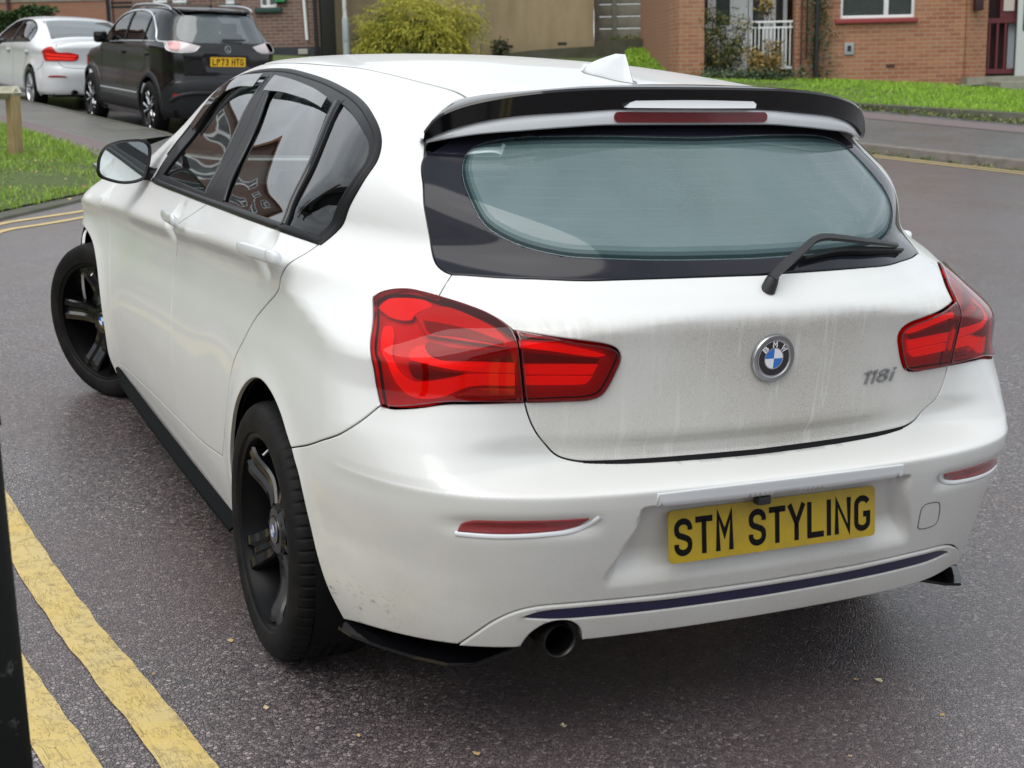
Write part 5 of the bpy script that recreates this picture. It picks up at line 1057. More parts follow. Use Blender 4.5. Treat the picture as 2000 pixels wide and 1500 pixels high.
# ---- white saloon
def make_saloon():
    W_ = smooth_table([-1.15, -.9, -.6, -.3, 0, .5, 1.4, 2.3, 2.8, 3.1, 3.4, 3.6], [.78, .835, .870, .888, .90, .893, .885, .89, .90, .88, .80, .66], .06)
    U_ = smooth_table([-.8, -.5, -.35, -.25, -.10, -.03, 0, .02, .05, .09, .2, .35, .45, .52], [.03, .0, .012, .020, .024, .014, 0, .008, .030, .045, .105, .205, .29, .38], .01)
    Y_ = smooth_table([.15, .22, .30, .45, .58, .64, .68, .74, .9, 1.0, 1.06, 1.10, 1.3, 1.5], [.86, .93, .99, 1.02, 1.04, 1.035, .995, .985, 1.0, 1.015, .99, .93, .70, .6], .012)
    Z_ = smooth_table([-1.2, -1.0, -.8, -.5, -.36, -.2, .1, .4, .7, 1.1, 1.5, 1.8, 2.1, 2.4, 2.55, 2.8, 3.2, 3.5, 3.65], [1.04, 1.065, 1.085, 1.105, 1.125, 1.185, 1.295, 1.375, 1.415, 1.43, 1.42, 1.36, 1.235, 1.075, 1.02, .995, .93, .82, .66], .025)
    def F(P):
        x = np.abs(P[:, 0]); y = P[:, 1]; z = P[:, 2]; X = W_(y)-U_(z-.95)-ss(.8, -.5, y)*np.clip(z-1.02, 0, None)*.32-.06*ss(.32, .16, z)
        for yw in (0., 2.81):
            r = np.sqrt((y-yw)**2+(z-.33)**2); X = X+.012*np.exp(-((r-.37)/.05)**2)*ss(.95, .65, z)
        B = -y-(Y_(z)-(.13*x**2+.22*x**4)); C = z-(Z_(y)-.06*x**2-.16*x**4*ss(2.5, 1.9, y)); D = y-(3.60-.25*x**2-.5*x**4-.06*ss(.55, .85, z))
        return smax(smax(smax(x-X, B, .22), C, .07), D, .22)
    B = Body(F, yf=2.9, cy=-.45, cz=.85)
    spec = dict(wz=.33, ar=.375, yf=3.2, roof_edge=[(-.66, -.50), (-.60, -.2), (-.56, .15), (-.535, .5), (-.55, 1.1), (-.54, 1.55), (-.63, 2.0), (-.72, 2.45), (-.77, 2.9), (-.72, 3.2)], rear_top=[(0, -.84), (-.5, -.80), (-.66, -.50)], hz=.3)
    low = [(.165-.15+.0, .25), (.30, .26), (.70, .27), (B.sm, .27)]
    dlo = [(.06, 1.045), (.7, 1.025), (1.5, 1.0), (2.1, .985), (1.98, 1.11), (1.72, 1.24), (1.45, 1.33), (1.1, 1.365), (.7, 1.355), (.35, 1.29), (.12, 1.20), (.02, 1.10)]
    c, sh, d, out = bg_car('white_saloon', 'white four-door saloon with red tail lamps, parked ahead of the black SUV', B, (1.83, 21.3, -.02), -.143, M['white_clean'], 2.81, .33, dlo, None, low, None, spec, 'silver')
    rw_ = [(-.63, -.33), (-.585, -.1), (-.55, .15), (-.50, .42)]
    top_panel(B, 'boot_lid', [(-.70, -.86), (-.66, -.50), (-.64, -.345)], M['white_clean'], c, off=.002); top_panel(B, 'rear_window', rw_, M['glass_rear_bg'], c, off=.002); top_panel(B, 'roof', [(-.60, -.2), (-.56, .15), (-.52, .42), (-.535, .5), (-.55, 1.1), (-.54, 1.52)], M['white_clean'], c, off=-.001)
    top_panel(B, 'windscreen', [(-.54, 1.52), (-.62, 2.0), (-.70, 2.43)], M['windscreen'], c, off=-.003); top_panel(B, 'bonnet', [(-.70, 2.43), (-.77, 2.9), (-.71, 3.22), (-.5, 3.4)], M['white_clean'], c, off=.002)
    bead(B, 'window_surround', B.yz([(x, z) for x, z in dlo]+[dlo[0]])[:-1], M['trim'], c, .026, .006, closed=True, step=.04)
    for yy in ((1.13, 1.06), (.36, .33)): bead(B, 'window_pillar', B.yz([(yy[0], 1.01), (yy[1], 1.35 if yy[0] > .5 else 1.27)]), M['trim'], c, .09 if yy[0] > .5 else .03, .006, step=.03)
    for k in (0, 1):
        def m_(o): return mirror_s(B, o) if k else o
        lp = ring([(.16, .905), (.30, .965), (.38, .965), (.44, .905), (.62, .900), (.74, .875)], [(.74, .875), (.74, .82), (.70, .785), (.50, .775), (.30, .770), (.22, .775), (.16, .905)], step=.03)
        a = panel(B, 'tail_light', m_(lp), M['lamp_mid'], c, off=.008, gap=0, skirt=.012, step=.04, ringed=False)
        panel(B, 'light_bar', m_(ring([(.24, .885), (.42, .870), (.72, .862)], [(.72, .862), (.715, .845), (.42, .850), (.26, .865), (.24, .885)], step=.03)), M['lamp_bar'], a, off=.011, gap=0, skirt=.002, step=.03, ringed=False)
        panel(B, 'light_bar', m_(ring([(.26, .825), (.45, .825), (.70, .818)], [(.70, .818), (.68, .80), (.45, .80), (.28, .80), (.26, .825)], step=.03)), M['lamp_bar'], a, off=.011, gap=0, skirt=.002, step=.03, ringed=False)
        panel(B, 'bumper_reflector', m_(ring([(.30, .525), (.58, .53)], [(.58, .53), (.56, .548), (.32, .545), (.30, .525)], step=.03)), M['reflector'], c, off=.005, gap=0, skirt=.004, step=.03, ringed=False)
    for q in ([(-1.50, 1.0), (-1.55, .8), (-1.55, .3)], [(-.62, 1.03), (-.66, .85), (-.85, .6), (-.87, .42)], [(-2.62, .97), (-2.68, .7), (-2.68, .3)], [(.40, 1.06), (.44, .97)], [(.445, .78), (.50, .70), (.60, .675), (B.sm, .67)], [(-.09, .62), (.10, .68), (.19, .77)]): ribbon(B, 'panel_joint', [q], M['seal'], c, .007, .0015)
    ex = MB(); ex.lathe([(-1.00, .036), (-1.02, .042), (-.98, .045), (-.8, .043)], 20, 'y', (-.48, 0, .30)); ex.lathe([(-.96, 0), (-.96, .036), (-1.0, .036)], 20, 'y', (-.48, 0, .30)); ex.build('exhaust_tip', M['plastic'], c, auto=40)
    for yy in (.18, 1.38):
        mb = MB(); P, N = B.on(B.yz([(yy, .885)])); mb.box(P[0]+N[0]*.02, (.03, .20, .028), bev=.01); mb.build('door_handle', M['white_clean'], c, auto=40)
    for sx in (-1, 1):
        m2 = MB(); m2.box((sx*.98, 2.0, 1.05), (.20, .12, .13), bev=.045); m2.tube([(sx*.80, 2.0, .99), (sx*.93, 2.0, 1.02)], .02, 8); m2.build('wing_mirror', M['gloss'], c, auto=50)
        for yw in (0, 2.81): bg_wheel(c, (sx*.80, yw, .325), .325, .235, .11, 'silver', sx > 0)
    ub = MB(); ub.box((0, 1.3, .28), (1.5, 4.2, .10)); ub.box((0, -.6, .32), (1.1, .6, .12)); ub.build('underbody', M['underside'], c)
    for x, y in ((-.38, 1.1), (.38, 1.1), (0, .1)):
        s_ = MB(); s_.box((x, y, .85), (.48 if x else 1.25, .14, .56), bev=.05); s_.build('seat', M['seat'], c, auto=50)
    return c
saloon = make_saloon()
# ================================================================ the place: road, kerbs, verges, buildings
def bp(px, py, d): return CAM+d*(FV+RV*(px-1000)/FPX+UV_*(750-py)/FPX)
UPG = -(RV*290-UV_*12750+FV*2834); UPG /= np.linalg.norm(UPG)
HG = FV-(FV@UPG)*UPG; HG /= np.linalg.norm(HG); RG = np.cross(HG, UPG)
class Facade:
    """a vertical plane facing the street; u to the right, v up, w into the building (metres)"""
    def __init__(s, px, py, d, turn=0.0):
        s.o = bp(px, py, d); c, k = math.cos(R(turn)), math.sin(R(turn)); s.r = RG*c+HG*k; s.n = -RG*k+HG*c; s.u = UPG
    def uv(s, px, py):
        d = FV+RV*(px-1000)/FPX+UV_*(750-py)/FPX; t = ((s.o-CAM)@s.n)/(d@s.n); p = CAM+d*t-s.o; return float(p@s.r), float(p@s.u)
    def mat4(s): return Matrix(((s.r[0], s.n[0], s.u[0], s.o[0]), (s.r[1], s.n[1], s.u[1], s.o[1]), (s.r[2], s.n[2], s.u[2], s.o[2]), (0, 0, 0, 1)))
    def empty(s, name, **k):
        o = bpy.data.objects.new(name, None); link(o); o.matrix_world = s.mat4(); tag(o, **k); return o
    def at(s, px, py, w=0.0): u, v = s.uv(px, py); return s.o+s.r*u+s.u*v+s.n*w
def ubox(mb, u0, u1, v0, v1, w0, w1, bev=0): return mb.box(((u0+u1)/2, (w0+w1)/2, (v0+v1)/2), (abs(u1-u0), abs(w1-w0), abs(v1-v0)), bev=bev)
# ---- materials
def brick_mat(name, c1, c2, mortar, dark=(.10, .06, .045), scale=1.0):
    m = mat(name, c1, .85); n = NB(m); v = n.coord('Object'); sp = n.n('ShaderNodeSeparateXYZ'); n.l(v, sp.inputs[0]); cb = n.n('ShaderNodeCombineXYZ')
    n.l(n.math('ADD', sp.outputs[0], sp.outputs[1]), cb.inputs[0]); n.l(sp.outputs[2], cb.inputs[1])
    b = n.n('ShaderNodeTexBrick', i_Scale=1.0); b.offset = .5; b.inputs['Brick Width'].default_value = .225*scale; b.inputs['Row Height'].default_value = .075*scale; b.inputs['Mortar Size'].default_value = .0075*scale; b.inputs['Mortar Smooth'].default_value = .25; b.inputs['Bias'].default_value = -.1
    b.inputs['Color1'].default_value = (*c1, 1); b.inputs['Color2'].default_value = (*c2, 1); b.inputs['Mortar'].default_value = (*mortar, 1); n.l(cb.outputs[0], b.inputs['Vector'])
    # one brick in a dozen is over-burnt: a second, coarser-seeded brick pattern picks it
    b2 = n.n('ShaderNodeTexBrick', i_Scale=1.0); b2.offset = .5
    for k in ('Brick Width', 'Row Height', 'Mortar Size'): b2.inputs[k].default_value = b.inputs[k].default_value
    b2.inputs['Color1'].default_value = (0, 0, 0, 1); b2.inputs['Color2'].default_value = (1, 1, 1, 1); b2.inputs['Bias'].default_value = -.62; n.l(cb.outputs[0], b2.inputs['Vector'])
    pick = n.math('MULTIPLY', n.ramp(b2.outputs[0], [(.25, 0), (.6, 1)]), n.math('SUBTRACT', 1.0, b.outputs['Fac']))
    col = n.mix(n.math('MULTIPLY', pick, .75), b.outputs[0], dark); ns = n.noise(v, 1.2, 5, .6); col = n.mix(n.math('MULTIPLY', n.ramp(ns, [(.35, 0), (.8, 1)]), .35), col, mortar)
    gr = n.noise(v, 60, 4, .7); col = n.mix(.35, col, n.mix(gr, (.25, .25, .25), (1, 1, 1)), 'MULTIPLY'); n.base(col)
    n.bump(n.math('SUBTRACT', n.math('MULTIPLY', gr, .3), b.outputs['Fac']), .55, .008); return m
def rough_mat(name, col, col2, scale=8, rough=.9, bump=.3, detail=6, dist=.01):
    m = mat(name, col, rough); n = NB(m); v = n.coord('Object'); a = n.noise(v, scale, detail, .6); n.base(n.mix(n.ramp(a, [(.3, 0), (.7, 1)]), col, col2)); n.bump(n.noise(v, scale*8, 5, .7), bump, dist); return m
# asphalt: dark binder with pale and reddish chippings, damp
def asphalt(name, base, chips, scale=110, wet=.5, red=.0, moss=0.0):
    m = mat(name, base, .55, spec=.5); n = NB(m); v = n.coord('Object')
    vo = n.n('ShaderNodeTexVoronoi', i_Scale=float(scale)); n.l(v, vo.inputs['Vector']); vo.inputs['Randomness'].default_value = 1.0
    vd = n.n('ShaderNodeTexVoronoi', i_Scale=float(scale), feature='DISTANCE_TO_EDGE'); n.l(v, vd.inputs['Vector'])
    sp = n.n('ShaderNodeSeparateColor'); n.l(vo.outputs['Color'], sp.inputs[0])
    stone = n.ramp(sp.outputs[0], [(0, base), (.22, chips[0]), (.58, chips[1]), (.90, chips[2]), (1, chips[3])])
    gap_ = n.ramp(vd.outputs['Distance'], [(.0, 0), (.12, 1)]); col = n.mix(gap_, tuple(c*.25 for c in base), stone)
    patch = n.noise(v, .55, 5, .6); fine = n.noise(v, 6, 4, .6)
    col = n.mix(n.math('MULTIPLY', n.ramp(patch, [(.4, 0), (.65, 1)]), .30), col, tuple(c*1.8 for c in base))
    col = n.mix(n.math('MULTIPLY', n.ramp(n.noise(v, .9, 4, .6), [(.42, 0), (.7, 1)]), red), col, (.085, .042, .034))
    big = n.noise(v, .28, 4, .55); col = n.mix(n.math('MULTIPLY', n.ramp(big, [(.42, 0), (.60, 1)]), .40), col, n.mix(.5, col, (.17, .15, .16)))
    sml = n.noise(v, scale*3.1, 2, .6); col = n.mix(.55, col, n.mix(n.ramp(sml, [(.38, 0), (.62, 1)]), (.35, .33, .33), (1.5, 1.45, 1.42)), 'MULTIPLY')
    if moss:
        mm = n.math('MULTIPLY', n.ramp(n.noise(v, 2.6, 6, .7), [(.48, 0), (.68, 1)]), moss); col = n.mix(mm, col, (.105, .115, .045))
    n.b.inputs['Coat Weight'].default_value = wet; n.b.inputs['Coat Roughness'].default_value = .32; n.b.inputs['Coat IOR'].default_value = 1.5
    n.base(col); w_ = n.ramp(n.noise(v, .8, 5, .65), [(.35, .24), (.65, .52)]); r = n.math('ADD', n.math('MULTIPLY', w_, 1.0), n.math('MULTIPLY', fine, .08)); n.rough(r)
    hgt = n.math('ADD', n.math('MULTIPLY', gap_, .8), n.math('MULTIPLY', sp.outputs[1], .6)); hh_ = n.math('ADD', hgt, n.math('MULTIPLY', n.noise(v, scale*2.5, 3, .6), .3)); n.bump(hh_, .8, .003); n.l(n.bump(hh_, .40, .0025, False), n.b.inputs['Coat Normal']); return m
M['road'] = asphalt('road_asphalt', (.034, .027, .029), [(.088, .070, .073), (.150, .120, .122), (.25, .205, .20), (.44, .38, .365)], 108, .75, .5, .0)
M['pave'] = asphalt('pavement_asphalt', (.070, .070, .062), [(.09, .09, .08), (.13, .125, .11), (.19, .18, .17), (.30, .29, .27)], 90, .3, .25, .85)
M['pave_r'] = asphalt('clean_pavement_asphalt', (.085, .09, .09), [(.10, .11, .11), (.14, .145, .145), (.20, .20, .20), (.30, .30, .29)], 90, .3, .35, .1)
M['kerb'] = rough_mat('kerb_stone', (.20, .175, .16), (.12, .11, .085), 7)
M['kerb_moss'] = rough_mat('mossy_kerb', (.10, .095, .08), (.055, .065, .03), 5)
M['soil'] = rough_mat('turf_soil', (.050, .075, .016), (.075, .105, .022), 9)
def grass_mat(name, a, b, c):
    m = mat(name, a, .55, spec=.3); n = NB(m); oi = n.coord('Object'); f = n.noise(oi, 1.3, 4, .6); g = n.noise(oi, 55, 2, .5)
    n.base(n.mix(n.ramp(g, [(.35, 0), (.7, 1)]), n.mix(n.ramp(f, [(.35, 0), (.65, 1)]), a, b), c)); n.b.inputs['Subsurface Weight'].default_value = 0.0; return m
M['grass'] = grass_mat('grass_blades', (.13, .30, .025), (.21, .36, .035), (.33, .41, .08))
M['grass_r'] = grass_mat('lawn_blades', (.15, .33, .022), (.22, .41, .030), (.32, .47, .06))
# road
mesh_obj('road', [(-80, -60, 0), (80, -60, 0), (80, 140, 0), (-80, 140, 0)], [(0, 1, 2, 3)], M['road'], None, False)['kind'] = 'structure'
def strip_mesh(name, rows, m, kind='structure', par=None, smooth=False, **k):
    n = len(rows[0]); V = [p for r in rows for p in r]; Fc = [(i*n+j, i*n+j+1, (i+1)*n+j+1, (i+1)*n+j) for i in range(len(rows)-1) for j in range(n-1)]
    o = mesh_obj(name, V, Fc, m, par, smooth); tag(o, kind=kind, **k)
    bm = bmesh.new(); bm.from_mesh(o.data); bmesh.ops.recalc_face_normals(bm, faces=bm.faces[:]); 
    if sum(f.normal.z*f.calc_area() for f in bm.faces) < 0: bmesh.ops.reverse_faces(bm, faces=bm.faces[:])
    bm.to_mesh(o.data); bm.free(); return o
def offs(c, d):
    t = np.gradient(c, axis=0); t /= np.linalg.norm(t, axis=1, keepdims=True); return c+np.stack([-t[:, 1], t[:, 0]], -1)*d      # + = left
def with_z(c, z): return [(p[0], p[1], z) for p in c]
# left kerb: runs up beside the double yellow lines, swings round the verge and on past the parked cars
kl = curve([(-1.62, -6), (-1.60, -2.5), (-1.66, -.5), (-1.74, 1.0), (-1.80, 3.0), (-1.72, 5.4), (-1.28, 7.1), (-.78, 7.98), (-.10, 8.93), (.56, 10.0), (1.30, 11.7), (1.70, 13.4), (1.86, 14.6), (1.75, 15.6), (1.46, 17.6), (1.20, 19.5), (.85, 21.7), (.2, 26), (-.6, 32), (-1.4, 40)], .25)
hz = lambda y: .022+.085*ss(9.6, 12.5, y)      # the kerb is dropped along the near corner
def zed(c, k=1.0, a=0.0): return [(p[0], p[1], hz(p[1])*k+a) for p in c]
strip_mesh('kerb', [with_z(kl, 0), zed(offs(kl, .012), .9), zed(offs(kl, .03), 1, -.001), zed(offs(kl, .13), 1, .001)], M['kerb_moss'])
strip_mesh('pavement', [zed(offs(kl, .13), 1, -.002), [(x-20, y, hz(y)-.002) for x, y in offs(kl, .13)]], M['pave'])
# pinkish trodden edge of the pavement by the grass
def tube_line(name, c, w, z, m, **k): 
    return strip_mesh(name, [with_z(offs(c, -w/2), z), with_z(offs(c, w/2), z)], m, **k)
# yellow lines, worn: each line is one long sheet with ragged edges
def worn_yellow(name):
    m = mat(name, (.62, .40, .06), .6); n = NB(m); v = n.coord('Object')
    a = n.noise(v, 30, 6, .7); b = n.noise(v, 5, 5, .65); cr = n.n('ShaderNodeTexVoronoi', i_Scale=11.0, feature='DISTANCE_TO_EDGE'); vv = n.mix(.12, v, n.n('ShaderNodeTexNoise', i_Scale=6.0).outputs['Color']); n.l(vv, cr.inputs['Vector'])
    crack = n.ramp(cr.outputs['Distance'], [(.0, 1), (.018, 0)]); dirt = n.ramp(a, [(.50, 0), (.70, 1)])
    f = n.math('MAXIMUM', n.math('MULTIPLY', crack, .45), n.math('MULTIPLY', dirt, n.ramp(b, [(.35, .30), (.7, 1)])))
    col = n.mix(n.ramp(b, [(.3, 0), (.75, 1)]), (.58, .42, .115), (.52, .42, .21)); n.base(n.mix(f, col, (.16, .12, .06))); n.bump(n.math('SUBTRACT', n.noise(v, 120, 4, .6), n.math('MULTIPLY', crack, 1.2)), .6, .004); return m
M['yellow'] = worn_yellow('worn_yellow_line'); M['yellow_far'] = mat('faded_yellow_line', (.50, .38, .16), .7)
def yline(c, w, m, z=.004, rag=.0045, step=.02, name='yellow_line'):
    c = curve(c, step); n = len(c)
    def nz(seed): r = np.random.default_rng(seed); x = r.normal(size=n); k = np.exp(-.5*(np.arange(-6, 7)/1.6)**2); k /= k.sum(); return np.convolve(x, k, 'same')*rag
    L_ = offs(c, w/2)+np.stack([nz(1), nz(2)], -1); R_ = offs(c, -w/2)+np.stack([nz(3), nz(4)], -1); o = strip_mesh(name, [with_z(R_, z), with_z(R_*.5+L_*.5, z+.001), with_z(L_, z)], m); return o
yline([(-1.02, -3.5), (-1.12, -1.2), (-1.175, -.47), (-1.236, -.04), (-1.293, .38), (-1.345, .90), (-1.42, 1.8), (-1.48, 3.2), (-1.50, 4.0)], .105, M['yellow'])
yline([(-1.20, -3.5), (-1.33, -1.2), (-1.395, -.41), (-1.44, -.14), (-1.49, .22), (-1.55, .9), (-1.62, 1.8), (-1.67, 3.2), (-1.69, 4.0)], .105, M['yellow'])
yline([(-1.50, 4.0), (-1.32, 5.6), (-.805, 7.46), (-.50, 7.75), (-.20, 8.03), (.3, 8.62)], .066, M['yellow_far'], rag=.005); yline([(-1.69, 4.0), (-1.46, 5.8), (-.80, 7.80), (-.45, 8.14), (-.12, 8.43), (.3, 8.95)], .066, M['yellow_far'], rag=.005)
# right side: kerb, pavement, lawn kerb, lawn rising to the flats
def ext(a, b, ts): a, b = J(a), J(b); return [a+(b-a)*t for t in ts]
TS = [-3.0, -2.0, -1.4, -.9, -.5, -.2, 0, .2, .4, .6, .8, 1.0, 1.3, 1.8, 2.6]
def zrow(r, z): return [J([p[0], p[1], z]) for p in r]
k0 = ext([10.42, 12.25, 0], [10.93, 9.85, 0], TS); nrm_ = J([.978, .208, 0])
yline([(p[0]-.42, p[1]-.08) for p in k0[::-1]], .075, M['yellow_far'], z=.006); yline([(p[0]-.22, p[1]-.04) for p in k0[::-1]], .075, M['yellow_far'], z=.006)
strip_mesh('kerb', [k0, [p+nrm_*.012+J([0, 0, .105]) for p in k0], [p+nrm_*.03+J([0, 0, .118]) for p in k0], [p+nrm_*.15+J([0, 0, .12]) for p in k0]], M['kerb'])
lk0 = ext(bp(1692, 214, 21.9), bp(2000, 242, 20.1), TS); lk1 = ext(bp(1681, 203, 21.93), bp(2000, 222.5, 20.13), TS)
pv = [p+nrm_*.15+J([0, 0, .116]) for p in k0]
rows = [pv]+[[a*(1-t)+b*t for a, b in zip(pv, lk0)] for t in (.33, .66)]+[lk0]; strip_mesh('pavement', rows, M['pave_r'])
strip_mesh('kerb', [[p-J([0, 0, .05]) for p in lk0], [p+HG*.01 for p in lk1], [p+HG*.13+J([0, 0, .012]) for p in lk1]], M['kerb_moss'])
pinkc = mat('worn_pink_pavement', (.15, .115, .115), .8); n_ = NB(pinkc); n_.bump(n_.noise(n_.coord('Object'), 120, 4, .7), .5, .004)
strip_mesh('path', [[a*.30+b*.70+J([0, 0, .006]) for a, b in zip(pv, lk0)], [a*.11+b*.89+J([0, 0, .006]) for a, b in zip(pv, lk0)]], pinkc)
FL = Facade(1850, 160, 27.0)
g0 = [p+HG*.13+J([0, 0, .008]) for p in lk1]; gb = ext(bp(1326, 143, 27.6), bp(1920, 166, 27.0), TS); strip_mesh('lawn', [g0, [a*.5+b*.5 for a, b in zip(g0, gb)], gb, [p+HG*8+J([0, 0, .1]) for p in gb]], M['soil'])
pth = curve([bp(1560, 196, 24.2), bp(1650, 187, 24.6), bp(1760, 178, 25.3), bp(1860, 171, 26.2), bp(1920, 168, 26.8)], .3)
strip_mesh('path', [[p+J([0, 0, .03])-UPG*0-HG*.12 for p in pth], [p+J([0, 0, .03])+HG*.12 for p in pth]], rough_mat('concrete_path', (.34, .31, .27), (.24, .21, .17), 5))
# ---------------------------------------------------------------- buildings on the far side
M['brick_o'] = brick_mat('orange_brick', (.33, .115, .055), (.46, .20, .095), (.42, .32, .22), (.13, .075, .05))
M['brick_p'] = brick_mat('brown_brick', (.15, .075, .055), (.24, .13, .095), (.34, .29, .25), (.07, .045, .04))
M['brick_f'] = brick_mat('plain_orange_brick', (.34, .15, .085), (.38, .18, .10), (.33, .22, .15), scale=1.0)
M['upvc'] = mat('white_window_frame', (.78, .80, .80), .3)
M['maroon'] = mat('maroon_paint', (.11, .018, .022), .4); M['redsill'] = mat('red_sill', (.28, .045, .045), .5)
M['black_pipe'] = mat('black_pipe', (.012, .013, .014), .4); M['brown_pipe'] = mat('brown_pipe', (.07, .028, .024), .5)
M['pane'] = glass_mat('window_pane', (.55, .62, .60), .10, (.4, .45, .43), 1.6)
M['curtain'] = rough_mat('net_curtain', (.52, .55, .50), (.36, .39, .36), 9, .9, .1)
M['room'] = mat('dark_room', (.035, .037, .035), .9)
def render_mat():
    m = mat('stained_tan_render', (.36, .28, .17), .92); n = NB(m); v = n.coord('Object'); st = n.noise(n.coord('Object', (1.6, 1, .35)), 1.6, 6, .62); f = n.noise(v, 14, 6, .65)
    c = n.mix(n.ramp(st, [(.30, 0), (.72, 1)]), (.40, .315, .195), (.27, .215, .12)); sp = n.n('ShaderNodeSeparateXYZ'); n.l(v, sp.inputs[0])
    low = n.n('ShaderNodeMapRange', i_1=.55, i_2=-.2); n.l(n.math('ADD', sp.outputs[2], n.math('MULTIPLY', n.noise(v, 2.5, 5), .5)), low.inputs[0])
    c = n.mix(n.math('MULTIPLY', low.outputs[0], .45), c, (.13, .115, .05)); c = n.mix(n.math('MULTIPLY', n.ramp(f, [(.5, 0), (.8, 1)]), .35), c, (.46, .38, .26)); n.base(c); n.bump(n.noise(v, 45, 6, .7), .35, .01); return m
M['tan'] = render_mat()
M['conc'] = rough_mat('weathered_concrete', (.30, .29, .24), (.20, .20, .15), 4); M['conc_d'] = rough_mat('mossy_concrete_wall', (.105, .098, .075), (.055, .060, .030), 2.5)
def window(F, par, u0, u1, v0, v1, w=.06, mull=(), name='window', fr=.055, curtain=True, deep=.09, trans=()):
    mb = MB(); ubox(mb, u0, u1, v0, v0+fr, w-.05, w+.02, .006); ubox(mb, u0, u1, v1-fr, v1, w-.05, w+.02, .006); ubox(mb, u0, u0+fr, v0+fr, v1-fr, w-.05, w+.02, .006); ubox(mb, u1-fr, u1, v0+fr, v1-fr, w-.05, w+.02, .006)
    for m_ in mull: ubox(mb, m_-fr*.75, m_+fr*.75, v0+fr, v1-fr, w-.05, w+.02, .006)
    for t_ in trans: ubox(mb, u0+fr, u1-fr, t_-fr*.5, t_+fr*.5, w-.045, w+.02, .006)
    o = mb.build(name, M['upvc'], par, auto=40)
    g = MB(); ubox(g, u0+fr, u1-fr, v0+fr, v1-fr, w-.012, w-.008); g.build('pane', M['pane'], o)
    if curtain:
        n = 40; us = np.linspace(u0+fr, u1-fr, n); V = [(u, w+.10+.018*math.sin(i*1.9)+.01*math.sin(i*.7), v) for i, u in enumerate(us) for v in (v0+fr, v1-fr)]
        k = MB(); k.add(V, [(2*i, 2*i+2, 2*i+3, 2*i+1) for i in range(n-1)]); k.build('curtain', M['curtain'], o, smooth=True)
    return o
def wall_with_holes(mb, u0, u1, v0, v1, w0, w1, holes):
    """solid wall slab with rectangular openings (u0,u1,v0,v1), split into butted blocks"""
    us = sorted({u0, u1}|{h[0] for h in holes}|{h[1] for h in holes}); 
    for a, b in zip(us[:-1], us[1:]):
        if a < u0 or b > u1: continue
        hs = sorted([(h[2], h[3]) for h in holes if h[0] <= a+1e-6 and h[1] >= b-1e-6]); v = v0
        for x, y in hs:
            if x > v: ubox(mb, a, b, v, x, w0, w1)
            v = max(v, y)
        if v < v1: ubox(mb, a, b, v, v1, w0, w1)
# --- the brick flats on the right
U = lambda x, y: FL.uv(x, y)
fl = FL.empty('brick_flats', label='orange brick block of flats behind the right-hand lawn, with a red window sill', cat='building')
uL0, _ = U(1326, 140); uL1, _ = U(1375, 140); uR0, _ = U(1552, 140); uR1, _ = U(1881, 150); TOP = 4.4
wu0, wv0 = U(1641, 37); wu1, _ = U(1787, 37); wv1 = wv0+1.25; win = (wu0, wu1, wv0, wv1)
mb = MB(); wall_with_holes(mb, uR0, uR1, -.6, TOP, 0, .28, [win]); ubox(mb, uL0, uL1, -.9, TOP, 0, 1.6); ubox(mb, uL1, uR0, 2.55, TOP, .0, .28)
mb.build('wall', M['brick_o'], fl)
mb = MB(); c0 = MB(); c0.box((uR1+.20, .20, (TOP-.6)/2), (.5, .26, TOP+.6), np.array(Matrix.Rotation(R(30), 3, 'Z'))); c0.build('wall_return', M['brick_o'], fl)
mb = MB(); ubox(mb, uL1, uR0, -.9, -.02, 1.05, 1.5); ubox(mb, uL0-.3, uR1+4.5, TOP, TOP+.15, -.3, 8); ubox(mb, uR1+.55, uR1+4.4, -.6, TOP, 1.0, 1.3); mb.build('roof_slab', M['conc'], fl)
mb = MB(); ubox(mb, uL0+.02, uR1+4.4, -.6, TOP, 1.62, 8); mb.build('rear_mass', M['brick_f'], fl)
window(FL, fl, wu0, wu1, wv0, wv1, .09, mull=(U(1732, 20)[0],))
su0, sv0 = U(1631, 45); su1, _ = U(1791, 45); mb = MB(); ubox(mb, su0, su1, wv0-.085, wv0-.003, -.07, .085, .012); mb.build('window_sill', M['redsill'], fl, auto=40)
mb = MB(); ubox(mb, wu0, wu1, wv0, wv1, .5, .52); ubox(mb, wu0, wu1, wv1+.02, wv1+.03, .5, .52); mb.build('room_back', M['room'], fl)
# recessed balcony bay: white glazing, railing
W0 = 1.02
def bay(x0, x1, ytop, ybot, nm='balcony_window', v1=2.45):
    u0, v0 = U(x0, ybot); u1, _ = U(x1, ybot); return window(FL, fl, u0, u1, v0, v1, W0, fr=.075, name=nm, curtain=True)
bay(1376, 1404, 0, 54); bay(1404.5, 1449, 0, 56); bay(1478, 1516, 0, 134, 'balcony_door'); bay(1524, 1555, 0, 134, 'balcony_door')
mb = MB(); a, _ = U(1449.5, 60); b, _ = U(1477.5, 60); ubox(mb, a, b, -.6, 2.45, W0-.02, W0+.04); a2, v2 = U(1376, 56); ubox(mb, a2, a, -.6, v2-.003, W0-.01, W0+.04); c1, _ = U(1516.5, 60); c2, _ = U(1523.5, 60); ubox(mb, c1, c2, -.6, 2.45, W0-.02, W0+.04); mb.build('balcony_panel', M['upvc'], fl)
rl = FL.empty('balcony_railing', label='white metal railing across the recessed balcony of the brick flats', cat='railing'); mb = MB()
ra, rv = U(1470, 41); rb2, _ = U(1551, 41); _, rv2 = U(1500, 52); _, rv3 = U(1500, 132)
ubox(mb, ra, rb2, rv-.035, rv, .10, .14); ubox(mb, ra, rb2, rv2-.03, rv2, .11, .14); ubox(mb, ra, rb2, rv3-.03, rv3+.02, .11, .14); mb.build('rails', M['upvc'], rl)
u = ra; k = 0
